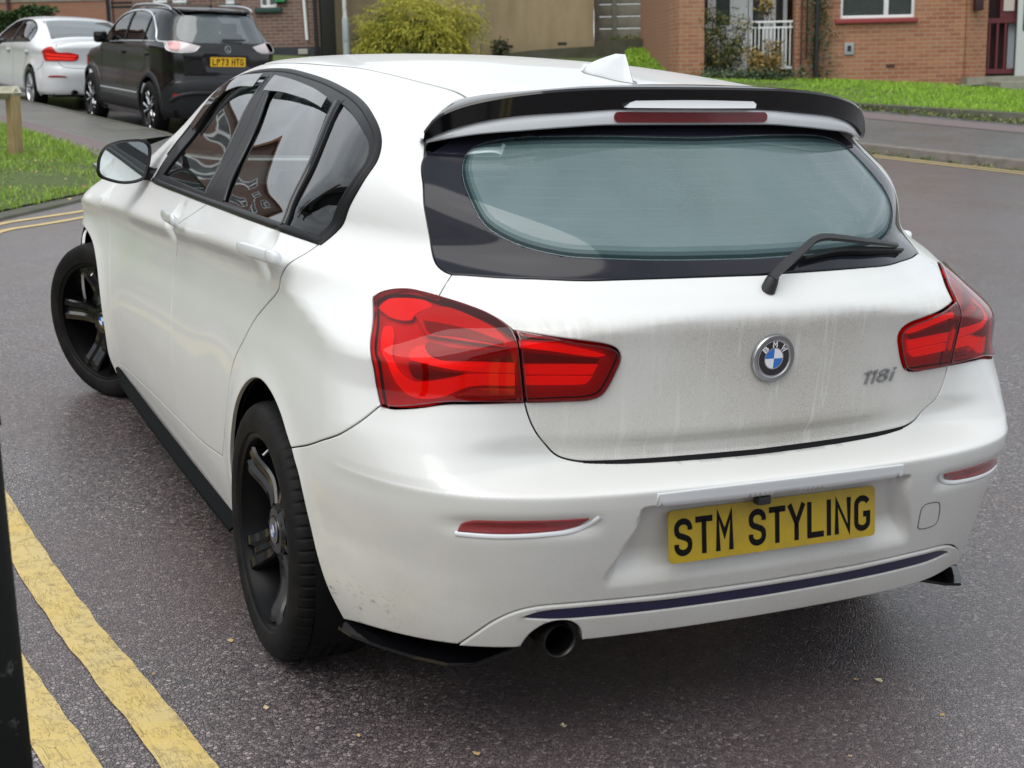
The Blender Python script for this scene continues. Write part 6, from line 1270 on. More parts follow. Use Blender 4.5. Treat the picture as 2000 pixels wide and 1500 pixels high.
while u < rb2:
    mb = MB(); top_ = rv2 if k % 4 else rv; ubox(mb, u-.009, u+.009, rv3+.022, rv2-.032, .115, .133)
    if k % 4 == 2: ubox(mb, u-.012, u+.012, rv2+.002, rv-.037, .112, .136)
    mb.build('baluster', M['upvc'], rl); u += .072; k += 1
# pipes, vent, air brick
def pipe(label, px0, px1, py0, py1, m, w=-.05, name='drainpipe', up=None, F=FL, brackets=(.2, .75)):
    u0, v0 = F.uv(px0, py0); u1, v1 = F.uv(px1, py0); _, vb = F.uv(px0, py1); r = abs(u1-u0)/2; v0 = max(v0, 4.8 if up is None else up); o = F.empty(name, label=label, cat='drainpipe'); mb = MB(); mb.tube([((u0+u1)/2, w-r, v0), ((u0+u1)/2, w-r, vb)], r, 12); mb.build('pipe', m, o, auto=40)
    mb = MB()
    for t in brackets: z = vb+(1.7)*t; mb.tube([((u0+u1)/2, w-r, z-.03), ((u0+u1)/2, w-r, z+.03)], r*1.25, 12)
    mb.build('collar', m, o, auto=40); return o
pipe('brown drainpipe on the brick flats, running down to the lawn beside the railing', 1563, 1567.5, 0, 153, M['brown_pipe'])
pipe('thin black drainpipe ending above the ground between the brown pipe and the ivy', 1574, 1577.5, 0, 115, M['black_pipe'])
pipe('thick black drainpipe wrapped in ivy on the brick flats', 1590, 1599, 0, 152, M['black_pipe'])
vu, vv = U(1658, 95); vt = FL.empty('wall_vent', label='small grey square wall vent low on the orange brick wall', cat='vent'); mb = MB(); ubox(mb, vu-.085, vu+.085, vv-.11, vv+.11, -.03, -.003, .008); mb.build('vent_plate', mat('grey_plastic', (.32, .36, .36), .5), vt, auto=40); mb = MB(); ubox(mb, vu-.035, vu+.035, vv-.05, vv+.055, -.036, -.031); mb.build('vent_opening', M['plastic'], vt)
vu, vv = U(1739, 129); o = MB(); ubox(o, vu-.08, vu+.08, vv-.03, vv+.035, -.006, -.001); ab = mesh_obj('air_brick', o.v, o.f, mat('dark_air_brick', (.06, .03, .025), .8), None, False); ab.matrix_world = FL.mat4(); tag(ab, 'dark brown air brick in the orange brick wall under the red sill', 'air brick')
# entrance screen in maroon, with notice and pale door
en = FL.empty('entrance_screen', label='maroon timber entrance screen with vertical slats at the right edge of the brick flats', cat='screen')
e0, eb = U(1922, 145); e1, _ = U(2060, 145); _, em = U(1960, 41); slats = [U(x, 90)[0] for x in (1930, 1942, 1958, 1974)]
mb = MB(); ubox(mb, e0, e0+.06, eb, 2.6, .30, .42); ubox(mb, e0+.06, e1, eb, eb+.09, .30, .42); ubox(mb, e0+.06, e1, em-.03, em+.06, .30, .42); ubox(mb, U(1965, 20)[0], U(1996, 20)[0], em+.062, 2.6, .32, .40); mb.build('screen_frame', M['maroon'], en)
for s_ in slats: mb = MB(); ubox(mb, s_-.022, s_+.022, eb+.092, em-.032, .31, .40); mb.build('slat', M['maroon'], en)
mb = MB(); ubox(mb, e0+.06, e1, eb+.05, 2.6, .55, .6); mb.build('screen_back', mat('dark_maroon', (.03, .012, .014), .7), en)
a, b = U(1985, 60)[0], U(1999, 60)[0]; mb = MB(); ubox(mb, a, b, eb+.09, 2.4, .44, .49, .004); mb.build('side_panel', mat('grey_blue_panel', (.42, .46, .50), .4), en)
dr = FL.empty('entrance_door', label='pale entrance door at the far right edge behind the maroon screen', cat='door'); a, b = U(1994, 60)[0], U(2075, 60)[0]; mb = MB(); ubox(mb, a, b, eb-.05, 2.2, .20, .26, .01); mb.build('door_leaf', mat('grey_white_door', (.52, .56, .54), .4), dr, auto=40); mb = MB(); ubox(mb, a+.10, b-.1, .9, 2.0, .185, .197); mb.build('door_glass', M['pane'], dr)
a, b = U(1971, 10)[0], U(1992, 10)[0]; v_ = U(1980, 20)[1]; nb = MB(); ubox(nb, a, b, v_, v_+.28, .296, .304); nt_ = mesh_obj('notice', nb.v, nb.f, mat('notice_paper', (.50, .46, .40), .6), None, False); nt_.matrix_world = FL.mat4(); tag(nt_, 'small pale notice fixed to the maroon entrance screen', 'notice')
lb = FL.empty('wall_lantern', label='dark maroon box lantern under the soffit by the entrance corner', cat='lantern'); a, v_ = U(1901, 21); b, _ = U(1917, 21); mb = MB(); ubox(mb, a, b, v_, v_+.34, -.12, .02, .01); mb.build('lantern_box', mat('dark_maroon_box', (.035, .010, .012), .5), lb, auto=40); mb = MB(); ubox(mb, a+.02, b-.02, v_+.342, v_+.40, -.10, .0, .008); mb.build('lantern_cap', M['maroon'], lb, auto=40)
stp = MB(); a, va = U(1878, 152); b, _ = U(2100, 152); ubox(stp, a, b, va-.4, va+.01, -.35, 1.0); ubox(stp, U(1915, 163)[0], b, va-.45, va-.075, -1.15, -.353); so = mesh_obj('entrance_step', stp.v, stp.f, M['conc'], None, False); so.matrix_world = FL.mat4(); tag(so, 'concrete entrance step and slab in front of the maroon screen', 'step')
# --- tan rendered gable wall, with pole, cable box, air bricks
TW = Facade(900, 104, 36.0); T_ = lambda x, y: TW.uv(x, y)
tw = TW.empty('rendered_building', label='tan rendered gable wall, stained and crumbling at its right edge, behind the yellow bush', cat='building')
t0, _ = T_(624, 80); t1, _ = T_(1161, 80); mb = MB(); rg_ = np.random.default_rng(3)
zz = np.linspace(-.8, 4.3, 60); right = t1+np.cumsum(rg_.normal(size=60))*.006; right = right-right.mean()+t1
n_ = len(zz); V = []
for w_ in (0, .5): V += [(t0, w_, z) for z in zz]+[(r_, w_, z) for r_, z in zip(right, zz)]
Fc = []
for i in range(n_-1): Fc += [(i, n_+i, n_+i+1, i+1), (2*n_+i, 2*n_+i+1, 3*n_+i+1, 3*n_+i), (n_+i, 3*n_+i, 3*n_+i+1, n_+i+1), (i, i+1, 2*n_+i+1, 2*n_+i)]
Fc.append((n_-1, 2*n_-1, 4*n_-1, 3*n_-1)); mb.add(V, Fc); mb.build('wall', M['tan'], tw)
mb = MB(); ubox(mb, t0+.02, t1-.05, -.8, 4.1, .51, 7); mb.build('rear_mass', M['brick_f'], tw)
for x, y in ((993, 90.5), (1098, 85)):
    u, v = T_(x, y); mb = MB(); ubox(mb, u-.11, u+.11, v-.03, v+.03, -.012, -.001); mb.build('air_brick', M['plastic'], tw)
PL = Facade(940, 104, 35.6); u, v = PL.uv(940, 0); pp = MB(); pp.tube([(0, 0, -.6), (0, 0, 4.6)], .017, 8); po = mesh_obj('thin_pole', pp.v, pp.f, rough_mat('chipped_white', (.62, .62, .58), (.35, .33, .28), 20), None, True); po.matrix_world = PL.mat4(); tag(po, 'thin white pole standing against the tan rendered wall by the yellow bush', 'pole')
# lamp column
LC = Facade(677, 104, 31.5); lc = LC.empty('street_lamp', label='grey steel lamp column with peeling white upper shaft in front of the tan wall', cat='street lamp')
_, vj = LC.uv(675, 40); mb = MB(); mb.tube([(0, 0, -.7), (0, 0, vj)], .072, 20); ubox(mb, -.05, .05, .25, .75, -.078, -.05, .006); mb.build('base_section', mat('grey_column_paint', (.36, .40, .43), .5), lc, auto=40)
mb = MB(); mb.tube([(0, 0, vj+.002), (0, 0, vj+.10), (0, 0, 3.2), (0, 0, 5.2)], [.071, .046, .042, .038], 18); mb.build('shaft', rough_mat('peeling_paint', (.66, .67, .66), (.30, .30, .28), 9), lc, auto=40)
mb = MB(); mb.tube([(0, 0, 5.2), (0, -.3, 5.45), (0, -.9, 5.55)], .03, 10); mb.box((0, -1.15, 5.55), (.20, .55, .10), bev=.04); mb.build('lantern', mat('lantern_grey', (.35, .36, .36), .5), lc, auto=50)
# --- brown brick pub
PB = Facade(560, 110, 32.5); B_ = lambda x, y: PB.uv(x, y)
pb = PB.empty('brick_pub', label='brown brick pub with green window sills and black plinth, beyond the black SUV', cat='building')
b0, _ = B_(262, 60); b1, _ = B_(622, 60); _, vp = B_(560, 92)
wins = []
for x0, x1, yb in ((298, 326, 6), (336, 364, 6), (440, 458, 8), (508, 541, 15)):
    u0, v0 = B_(x0, yb); u1, _ = B_(x1, yb); wins.append((u0, u1, v0, v0+1.25))
mb = MB(); wall_with_holes(mb, b0, b1, vp, 6.2, 0, .3, wins); mb.build('wall', M['brick_p'], pb)
mb = MB(); ubox(mb, b0, b1+.01, -.9, vp-.002, -.05, .3, .01); mb.build('plinth', rough_mat('black_plinth', (.022, .024, .028), (.045, .05, .055), 3), pb, auto=40)
mb = MB(); ubox(mb, b0, b1-.02, -.9, 6.0, .75, 7); mb.build('rear_mass', M['room'], pb)
gsill = mat('dark_green_sill', (.018, .055, .045), .5)
for w_ in wins:
    window(PB, pb, *w_, .08, mull=((w_[0]+w_[1])/2,)); mb = MB(); ubox(mb, w_[0]-.12, w_[1]+.10, w_[2]-.11, w_[2]-.003, -.08, .07, .012); mb.build('window_sill', gsill, pb, auto=40)
sg = PB.empty('pub_sign', label='small dark green lit-edged sign board beside the pub window', cat='sign'); a, v_ = B_(536, 6); b, _ = B_(560, 6); mb = MB(); ubox(mb, a, b, v_, v_+.5, -.09, -.003, .02); mb.build('sign_board', mat('sign_black', (.01, .03, .02), .3), sg, auto=40); mb = MB(); ubox(mb, a+.03, b-.03, v_+.03, v_+.05, -.10, -.093); ubox(mb, a+.03, a+.05, v_+.052, v_+.45, -.10, -.093); ubox(mb, b-.05, b-.03, v_+.052, v_+.45, -.10, -.093); mb.build('sign_edge', mat('sign_green', (.03, .45, .12), .3), sg)
pp = PB.empty('white_waste_pipe', label='slanting white waste pipe on the brown brick pub', cat='pipe'); a0, z0 = B_(594, 0); a1, z1 = B_(600.5, 78); mb = MB(); mb.tube([(a0-.05, -.05, z0+.8), (a0, -.05, z0), (a1, -.05, z1)], .035, 10); mb.build('pipe', M['upvc'], pp, auto=40)
pipe('black downpipe at the corner between the brown brick pub and the tan wall', 611.5, 619, 0, 107, M['black_pipe'], F=PB, up=5.5)
bx = MB(); a, za = B_(584, 96); b, zb = B_(603, 106); ubox(bx, a, b, zb, za, -.16, -.053, .012); bo = mesh_obj('meter_box', bx.v, bx.f, mat('beige_box', (.38, .36, .32), .6), None, False); bo.matrix_world = PB.mat4(); tag(bo, 'beige meter box low on the black plinth of the pub', 'meter box')
# --- concrete panel fence and low retaining walls behind the bank
PF = Facade(1240, 76, 37.0); P_ = lambda x, y: PF.uv(x, y); pf = PF.empty('panel_fence', label='concrete panel fence with slotted posts above the low retaining wall', cat='fence')
p0, pz = P_(1162, 76); p1, _ = P_(1420, 76); posts = [P_(x, 60)[0] for x in (1166, 1200, 1312)]; xs = posts+[p1]
for x in posts: mb = MB(); ubox(mb, x-.065, x+.065, pz-.4, 2.4, -.05, .08, .01); mb.build('fence_post', M['conc'], pf, auto=40)
for a, b in zip(xs[:-1], xs[1:]):
    z = pz-.05
    while z < 2.2: mb = MB(); ubox(mb, a+.067, b-.067, z, z+.288, -.01, .045, .012); mb.build('fence_panel', M['conc'], pf, auto=40); z += .30
def wall_poly(name, F, pts_top, ybot, th, m, label, extra=0):
    """freestanding wall following a top line given as (px,py)"""
    q = [F.uv(*p) for p in pts_top]; vb = F.uv(pts_top[0][0], ybot)[1]-extra; V = []; n = len(q)
    for w_ in (0, th): V += [(u, w_, vb) for u, v in q]+[(u, w_, v) for u, v in q]
    Fc = []
    for i in range(n-1): Fc += [(i, i+1, n+i+1, n+i), (2*n+i, 3*n+i, 3*n+i+1, 2*n+i+1), (n+i, n+i+1, 3*n+i+1, 3*n+i)]
    Fc += [(0, n, 3*n, 2*n), (n-1, 3*n-1, 4*n-1, 2*n-1)]; mb = MB(); mb.add(V, Fc); o = mb.build(name, m, None, auto=30); o.matrix_world = F.mat4(); tag(o, label, 'wall'); return o
RW = Facade(1240, 108, 34.0); wall_poly('retaining_wall', RW, [(1166, 80), (1200, 78), (1260, 75), (1330, 71), (1420, 68)], 112, .35, M['conc_d'], 'taller dark mossy retaining wall under the concrete panel fence', .4)
RW2 = Facade(1080, 118, 33.4); wall_poly('retaining_wall', RW2, [(985, 105), (1040, 98), (1100, 94), (1160, 90), (1168, 89.5)], 122, .30, M['conc_d'], 'lower sloping retaining wall stepping down at the foot of the tan wall', .4)
strip_mesh('bank', [[RW.at(x, 110+ (x-1170)*-.01, -.2) for x in (960, 1100, 1170, 1240, 1330, 1420)], [bp(x, y, 30.5) for x, y in ((960, 130), (1100, 134), (1170, 136), (1240, 138), (1330, 146), (1420, 150))], [bp(x, y, 27.8) for x, y in ((960, 160), (1100, 158), (1170, 156), (1240, 156), (1330, 158), (1420, 160))], [J([*(bp(x, y, 27.8)-HG*4.0)[:2], -.02]) for x, y in ((960, 160), (1100, 158), (1170, 156), (1240, 156), (1330, 158), (1420, 160))]], M['soil'])
strip_mesh('bank', [[lk0[0], g0[0], gb[0], gb[0]+HG*8], [J([*(lk0[0]-RG*3)[:2], -.02]), J([*(g0[0]-RG*3)[:2], -.02]), J([*(gb[0]-RG*5)[:2], -.02]), J([*(gb[0]+HG*8-RG*5)[:2], -.02])]], M['soil'])
# --- orange building, railing and hedge far left
OB = Facade(120, 26, 50.0); ob = OB.empty('long_orange_building', label='long plain orange brick building in the far distance behind the hedge and the parked cars', cat='building'); a, _ = OB.uv(-260, 20); b, _ = OB.uv(214, 20); mb = MB(); a -= 22; obw = [(u_, u_+1.6, z_, z_+1.3) for z_ in (1.0, 3.6, 6.0) for u_ in np.arange(a+1.0, b-2.5, 2.9)]
ubox(mb, a, b, -3, .9, 0, .3); ubox(mb, a+.05, b-.05, -3, 8.2, .8, 8); ubox(mb, a-.2, b+.2, 8.4, 8.6, -.4, 8.4); mb.build('wall', M['brick_f'], ob); mb = MB(); wall_with_holes(mb, a, b, .902, 8.4, 0, .3, obw); mb.build('upper_wall', M['brick_p'], ob)
for h_ in obw: window(OB, ob, *h_, .1, mull=((h_[0]+h_[1])/2,), fr=.15, curtain=False)
mb = MB(); z = OB.uv(60, 4)[1]; ubox(mb, a, b, z, z+.07, -.03, -.002); mb.build('string_course', M['conc'], ob); mb = MB(); u, _ = OB.uv(17, 10); mb.tube([(u, -.08, -3), (u, -.08, 4.9)], .06, 8); mb.build('downpipe', M['brown_pipe'], ob)
RF = Facade(240, 30, 38.0); rf0 = RF.empty('black_rail_fence', label='black metal rail fence beyond the roof of the black SUV', cat='fence'); 
for x in (213, 272): mb = MB(); u, z = RF.uv(x, 30); ubox(mb, u-.05, u+.05, -1.6, 1.2, -.05, .05); mb.build('fence_post', M['black_pipe'], rf0)
for y in (4, 12): 
    mb = MB(); u0, z = RF.uv(213, y); u1, _ = RF.uv(300, y); ubox(mb, u0+.052, u1, z-.06, z, -.03, .03); mb.build('rail', M['black_pipe'], rf0)
# ---------------------------------------------------------------- terraces outside the frame: left row shows in the glass, rear row is added to darken reflections
def terrace(name, o, rz, L_, label, seed, h=5.4, brick='brick_o', n=5):
    t = bpy.data.objects.new(name, None); link(t); t.location = o; t.rotation_euler = (0, 0, rz); tag(t, label, 'building'); r = random.Random(seed); pitch = L_/n; holes = []
    for i in range(n):
        x = i*pitch; holes += [(x+.9, x+2.5, .9, 2.3), (x+pitch-2.0, x+pitch-1.0, .02, 2.2), (x+.9, x+2.5, 3.5, 4.7), (x+pitch-2.2, x+pitch-.9, 3.5, 4.7)]
    mb = MB(); wall_with_holes(mb, 0, L_, 0, h, 0, .3, holes); mb.build('wall', M[brick], t)
    mb = MB(); ubox(mb, .05, L_-.05, 0, h, .9, 8); mb.build('rear_mass', M['room'], t)
    for i in range(n):
        x = i*pitch
        for hx in holes[4*i:4*i+4]:
            if hx[2] > .5: window(None, t, *hx, .10, mull=((hx[0]+hx[1])/2,), fr=.09, curtain=False)
            else: mb = MB(); ubox(mb, *hx, .12, .17, .01); mb.build('door', M['upvc'] if i % 2 else M['maroon'], t, auto=40)
        mb = MB(); mb.box((x+.35, 4, h+2.9), (.7, .9, 1.6)); mb.build('chimney', M['brick_p'], t)
    mb = MB(); mb.add([(-.3, -.45, h-.05), (L_+.3, -.45, h-.05), (L_+.3, 4, h+2.6), (-.3, 4, h+2.6), (L_+.3, 8.4, h-.05), (-.3, 8.4, h-.05)], [(0, 1, 2, 3), (3, 2, 4, 5), (0, 3, 5), (1, 4, 2), (0, 5, 4, 1)]); mb.build('roof', M['slate'], t)
    mb = MB(); ubox(mb, -.2, L_+.2, h-.28, h-.06, -.42, -.30, .01); mb.build('gutter', M['upvc'], t, auto=40); return t
M['slate'] = rough_mat('slate_roof', (.075, .07, .075), (.045, .04, .045), 3)
GR = [(-25, 20), (-6, 20)]
terrace('terraced_houses', (-10.5, 11, 0), R(92), 30, 'row of orange brick houses out of frame along the left of the verge', 2, n=6, h=5.6)
terrace('terraced_houses', (24, -34, 0), R(178), 42, 'unseen row of brown brick houses added behind the camera to darken low reflections', 3, n=8, brick='brick_p', h=5.2)
# ---------------------------------------------------------------- grass, hedge, bush, shrubs, rail, post
def poly_in(p, poly): return inside(p, J(poly, float))
def blades(name, poly, zf, n, m, seed, h=(.03, .07), w=.004, lean=.5, label=None):
    g = np.random.default_rng(seed); lo, hi = J(poly).min(0), J(poly).max(0); P = g.uniform(lo, hi, (n, 2)); P = P[poly_in(P, poly)]; thin = np.sin(P[:, 0]*4.3+2*np.sin(P[:, 1]*1.7))*np.sin(P[:, 1]*3.9+1.5*np.sin(P[:, 0]*2.9)); P = P[g.random(len(P)) < .80+.45*thin]
    cl = np.sin(P[:, 0]*3.1+1.3*np.sin(P[:, 1]*2.3))*np.sin(P[:, 1]*2.7+1.1*np.sin(P[:, 0]*1.9)); H = g.uniform(h[0], h[1], len(P))*(1+.35*cl); z = zf(P); a = g.uniform(0, 2*np.pi, len(P)); b = g.uniform(0, 2*np.pi, len(P)); ln = g.uniform(.1, 1, len(P))*lean*H
    base = np.c_[P, z-.005]; s = np.c_[np.cos(a), np.sin(a), 0*a]*(w*g.uniform(.6, 1.4, len(P)))[:, None]; t1 = base+np.c_[np.cos(b)*ln*.35, np.sin(b)*ln*.35, H*.6]; t2 = base+np.c_[np.cos(b)*ln, np.sin(b)*ln, H]
    V = np.stack([base-s, base+s, t1+s*.7, t1-s*.7, t2], 1).reshape(-1, 3); i = np.arange(len(P))*5; Q = np.c_[i, i+1, i+2, i+3]; Tt = np.c_[i+3, i+2, i+4]
    me = bpy.data.meshes.new(name); me.from_pydata(V.tolist(), [], Q.tolist()+Tt.tolist()); me.materials.append(m); o = bpy.data.objects.new(name, me); link(o); tag(o, label, 'grass' if label else None, kind='stuff'); return o
verge = [(-9, 1.0), (-1.98, 3.0), (-1.85, 5.5), (-1.42, 7.2), (-.90, 8.12), (-.22, 9.05), (.10, 9.5), (.36, 10.3), (.50, 11.6), (.42, 13.1), (.20, 14.5), (0, 16.05), (-.6, 19), (-1.4, 24), (-9, 24)]
vr = curve(verge+[verge[0]], .3)[:-1]; rv_ = np.random.default_rng(5).normal(size=len(vr))*.02; vr = vr+rv_[:, None]
T2 = delaunay_2d_cdt([Vector(p) for p in vr.tolist()], [(i, (i+1) % len(vr)) for i in range(len(vr))], [], 1, 1e-6); sob = mesh_obj('verge', [(p[0], p[1], hz(p[1])+.012) for p in T2[0]], [list(f) for f in T2[2]], M['soil'], None, False); sob['kind'] = 'structure'
near_v = [(-2.2, 6.0), (-1.66, 6.2), (-1.40, 7.2), (-.88, 8.10), (-.20, 9.03), (.12, 9.5), (.38, 10.3), (.52, 11.6), (.44, 13.1), (.22, 14.5), (.02, 16.0), (-.5, 18.5), (-2.5, 18.5)]
blades('grass', near_v, lambda P: hz(P[:, 1])+.012, 60000, M['grass'], 11, (.025, .065), .0042, 1.0, 'short green grass on the verge at the left beside the timber rail')
# thin moss and clover fringe where grass creeps over the pavement
blades('grass', [(.02, 9.4), (.50, 9.9), (.72, 11.6), (.62, 13.2), (.36, 14.7), (.15, 16.2), (-.1, 16.2), (.15, 14.4), (.36, 13.1), (.45, 11.6), (.30, 10.3)], lambda P: hz(P[:, 1])-.001, 5000, M['grass_y'] if 'grass_y' in M else M['grass'], 12, (.010, .028), .006, 1.2, 'yellowish fringe of moss and grass creeping over the pavement edge')
ec = J([(.50, 10.0), (.72, 11.6), (.63, 13.2), (.40, 14.8), (.20, 16.3), (-.3, 18.8), (-.9, 22)])
_e = curve(ec, .3); strip_mesh('path', [zed(offs(_e, .18), 1, .002), zed(offs(_e, -.22), 1, .002)], pinkc)
# right lawn
def lawn_z(P):
    g0a, gba = J(g0), J(gb); o = np.full(len(P), .5); a0, a1 = g0a[6], g0a[10]; b0, b1 = gba[6], gba[10]
    nrm = J([a0[0], a0[1]]); t = ((P-a0[:2])@HG[:2]); tt = ((b0-a0)[:2]@HG[:2]); s = ((P-a0[:2])@RG[:2])/((a1-a0)[:2]@RG[:2]); za = a0[2]+(a1[2]-a0[2])*s; zb = b0[2]+(b1[2]-b0[2])*s; da = 0; ta = t-(((a1-a0)[:2]@HG[:2])*s); L_ = (b0+(b1-b0)*s[:, None]-a0-(a1-a0)*s[:, None])[:, :2]@HG[:2]; f = np.clip(ta/L_, 0, 1); return za+(zb-za)*f
lw = [g0[4][:2], g0[12][:2], gb[12][:2], gb[10][:2], gb[6][:2], gb[4][:2]]
pc = J([p[:2] for p in pth])
gr_r = blades('grass', lw, lawn_z, 75000, M['grass_r'], 13, (.03, .065), .0065, .9, 'bright green lawn grass in front of the brick flats')
wd = [np.r_[lk0[5][:2]-HG[:2]*.16], np.r_[lk0[12][:2]-HG[:2]*.16], lk0[12][:2], lk0[5][:2]]
def wz(P): a, b = lk0[6], lk0[10]; s = ((P-a[:2])@RG[:2])/((b-a)[:2]@RG[:2]); return a[2]+(b[2]-a[2])*s-.01
def leafs(name, pts, m, size, seed, parent=None, flat=0.35, label=None, cat=None, kind=None, group=None, aspect=.55, nrm=None):
    """many small bent leaf faces at pts"""
    g = np.random.default_rng(seed); n = len(pts); s = size*g.uniform(.55, 1.35, n); a = g.normal(size=(n, 3)); a[:, 2] *= flat+.2; a /= np.linalg.norm(a, axis=1, keepdims=True); b = np.cross(a, g.normal(size=(n, 3))); b /= np.linalg.norm(b, axis=1, keepdims=True); c = np.cross(a, b)
    P = J(pts); V = np.stack([P, P+(a*.5+b*aspect*.5+c*.10)*s[:, None], P+a*s[:, None], P+(a*.5-b*aspect*.5+c*.10)*s[:, None]], 1).reshape(-1, 3); i = np.arange(n)*4
    me = bpy.data.meshes.new(name); me.from_pydata(V.tolist(), [], np.r_[np.c_[i, i+1, i+2], np.c_[i, i+2, i+3]].tolist()); me.materials.append(m); me.polygons.foreach_set('use_smooth', [False]*len(me.polygons)); o = bpy.data.objects.new(name, me); link(o, parent)
    tag(o, label, cat, group, kind); return o
def leaf_mat(name, cols, scale=9, rough=.5):
    m = mat(name, cols[0], rough, spec=.35); n = NB(m); v = n.coord('Object'); f = n.noise(v, scale, 3, .6); g = n.n('ShaderNodeTexWhiteNoise'); n.l(n.n('ShaderNodeNewGeometry').outputs['Random Per Island'], g.inputs['Vector'])
    c = n.mix(n.ramp(f, [(.35, 0), (.65, 1)]), cols[0], cols[1]); n.base(n.mix(n.ramp(g.outputs['Value'], [(.55, 0), (.75, 1)]), c, cols[2])); return m
M['weed'] = leaf_mat('weed_leaves', [(.08, .15, .03), (.12, .19, .04), (.26, .24, .08)])
g = np.random.default_rng(21)
def scat(line, n, spread, h, seed):
    g = np.random.default_rng(seed); L_ = J(line); t = g.uniform(0, len(L_)-1.001, n); t = t[(np.sin(t*7.3)+np.sin(t*17.1+1)+g.uniform(-1, 1, n)) > -.3]; i = t.astype(int); f = (t-i)[:, None]; P = L_[i]*(1-f)+L_[i+1]*f; P = P+np.c_[g.normal(size=(len(P), 2))*spread, np.abs(g.normal(size=len(P)))*h]; return P
leafs('weeds', scat([p-HG*.06 for p in lk0], 2600, .055, .035, 31), M['weed'], .045, 32, label='strip of weeds and fallen leaves at the foot of the lawn kerb', cat='weeds', kind='stuff')
leafs('weeds', scat([p-nrm_*.03 for p in k0], 900, .03, .022, 33), M['weed'], .04, 34, label='scattered weeds along the gutter of the right kerb', cat='weeds', kind='stuff')
M['dry'] = leaf_mat('dry_leaves', [(.42, .28, .10), (.50, .36, .16), (.55, .47, .30)])
gl = g.uniform([-.9, 7.3], [-.1, 8.6], (30, 2)); leafs('fallen_leaves', np.c_[g.uniform(-1.0, .1, 26), g.uniform(7.9, 11, 26), np.full(26, .16)], M['dry'], .032, 41, label='pale fallen leaves lying in the verge grass', cat='fallen leaves', kind='stuff')
gx = MB()
for k, (x, y) in enumerate([(450, 1254), (520, 1385), (1716, 1332), (1672, 1330), (1660, 1480), (815, 1090), (1100, 1420), (300, 1320), (930, 1475), (700, 1440), (1840, 1400)]):
    d = FV+RV*(x-1000)/FPX+UV_*(750-y)/FPX; p = CAM+d*(-CAM[2]/d[2]); r_ = random.Random(k); a = r_.random()*6; s = .004+.006*r_.random(); gx.add([p+J([s*math.cos(a+q)*(1 if q % 2 < 1 else .55), s*math.sin(a+q), .004+.003*(i % 2)]) for i, q in enumerate(np.linspace(0, 5.4, 7))], [tuple(range(7))])
ob_ = mesh_obj('fallen_leaves', gx.v, gx.f, M['dry'], None, False); tag(ob_, 'scattered small dry leaves on the asphalt round the white hatchback', 'fallen leaves', kind='stuff')
# hedge
M['hedge'] = leaf_mat('hedge_leaves', [(.030, .060, .016), (.045, .085, .022), (.075, .12, .035)])
HF = Facade(40, 70, 30.0); hd0 = HF.empty('hedge', label='clipped dark green hedge behind the white saloon at the left edge', cat='hedge'); u0, v0 = HF.uv(-110, 22); u1, v1 = HF.uv(84, 20)
g = np.random.default_rng(8); n = 16000; U_ = g.uniform(u0, u1, n); Wd = g.uniform(0, 1.1, n); Vv = g.uniform(-1.4, 1, n); topz = v1+.03+.05*np.sin(U_*3)+.04*np.sin(U_*7.1); Vv = topz-(1-np.abs(g.uniform(0, 1, n))**.5)*2.2; edge = g.random(n); Wd = np.where(edge < .65, np.abs(g.normal(size=n))*.07, Wd); Vv = np.where(edge >= .65, topz-np.abs(g.normal(size=n))*.06, g.uniform(-1.4, 1, n)*0+topz-g.uniform(0, 2.2, n))
leafs('foliage', np.c_[U_, Wd, Vv], M['hedge'], .075, 9, hd0); mb = MB(); ubox(mb, u0, u1-.08, -1.5, v1-.06, .10, 1.0); mb.build('inner_twigs', mat('hedge_core', (.012, .02, .008), .95), hd0)
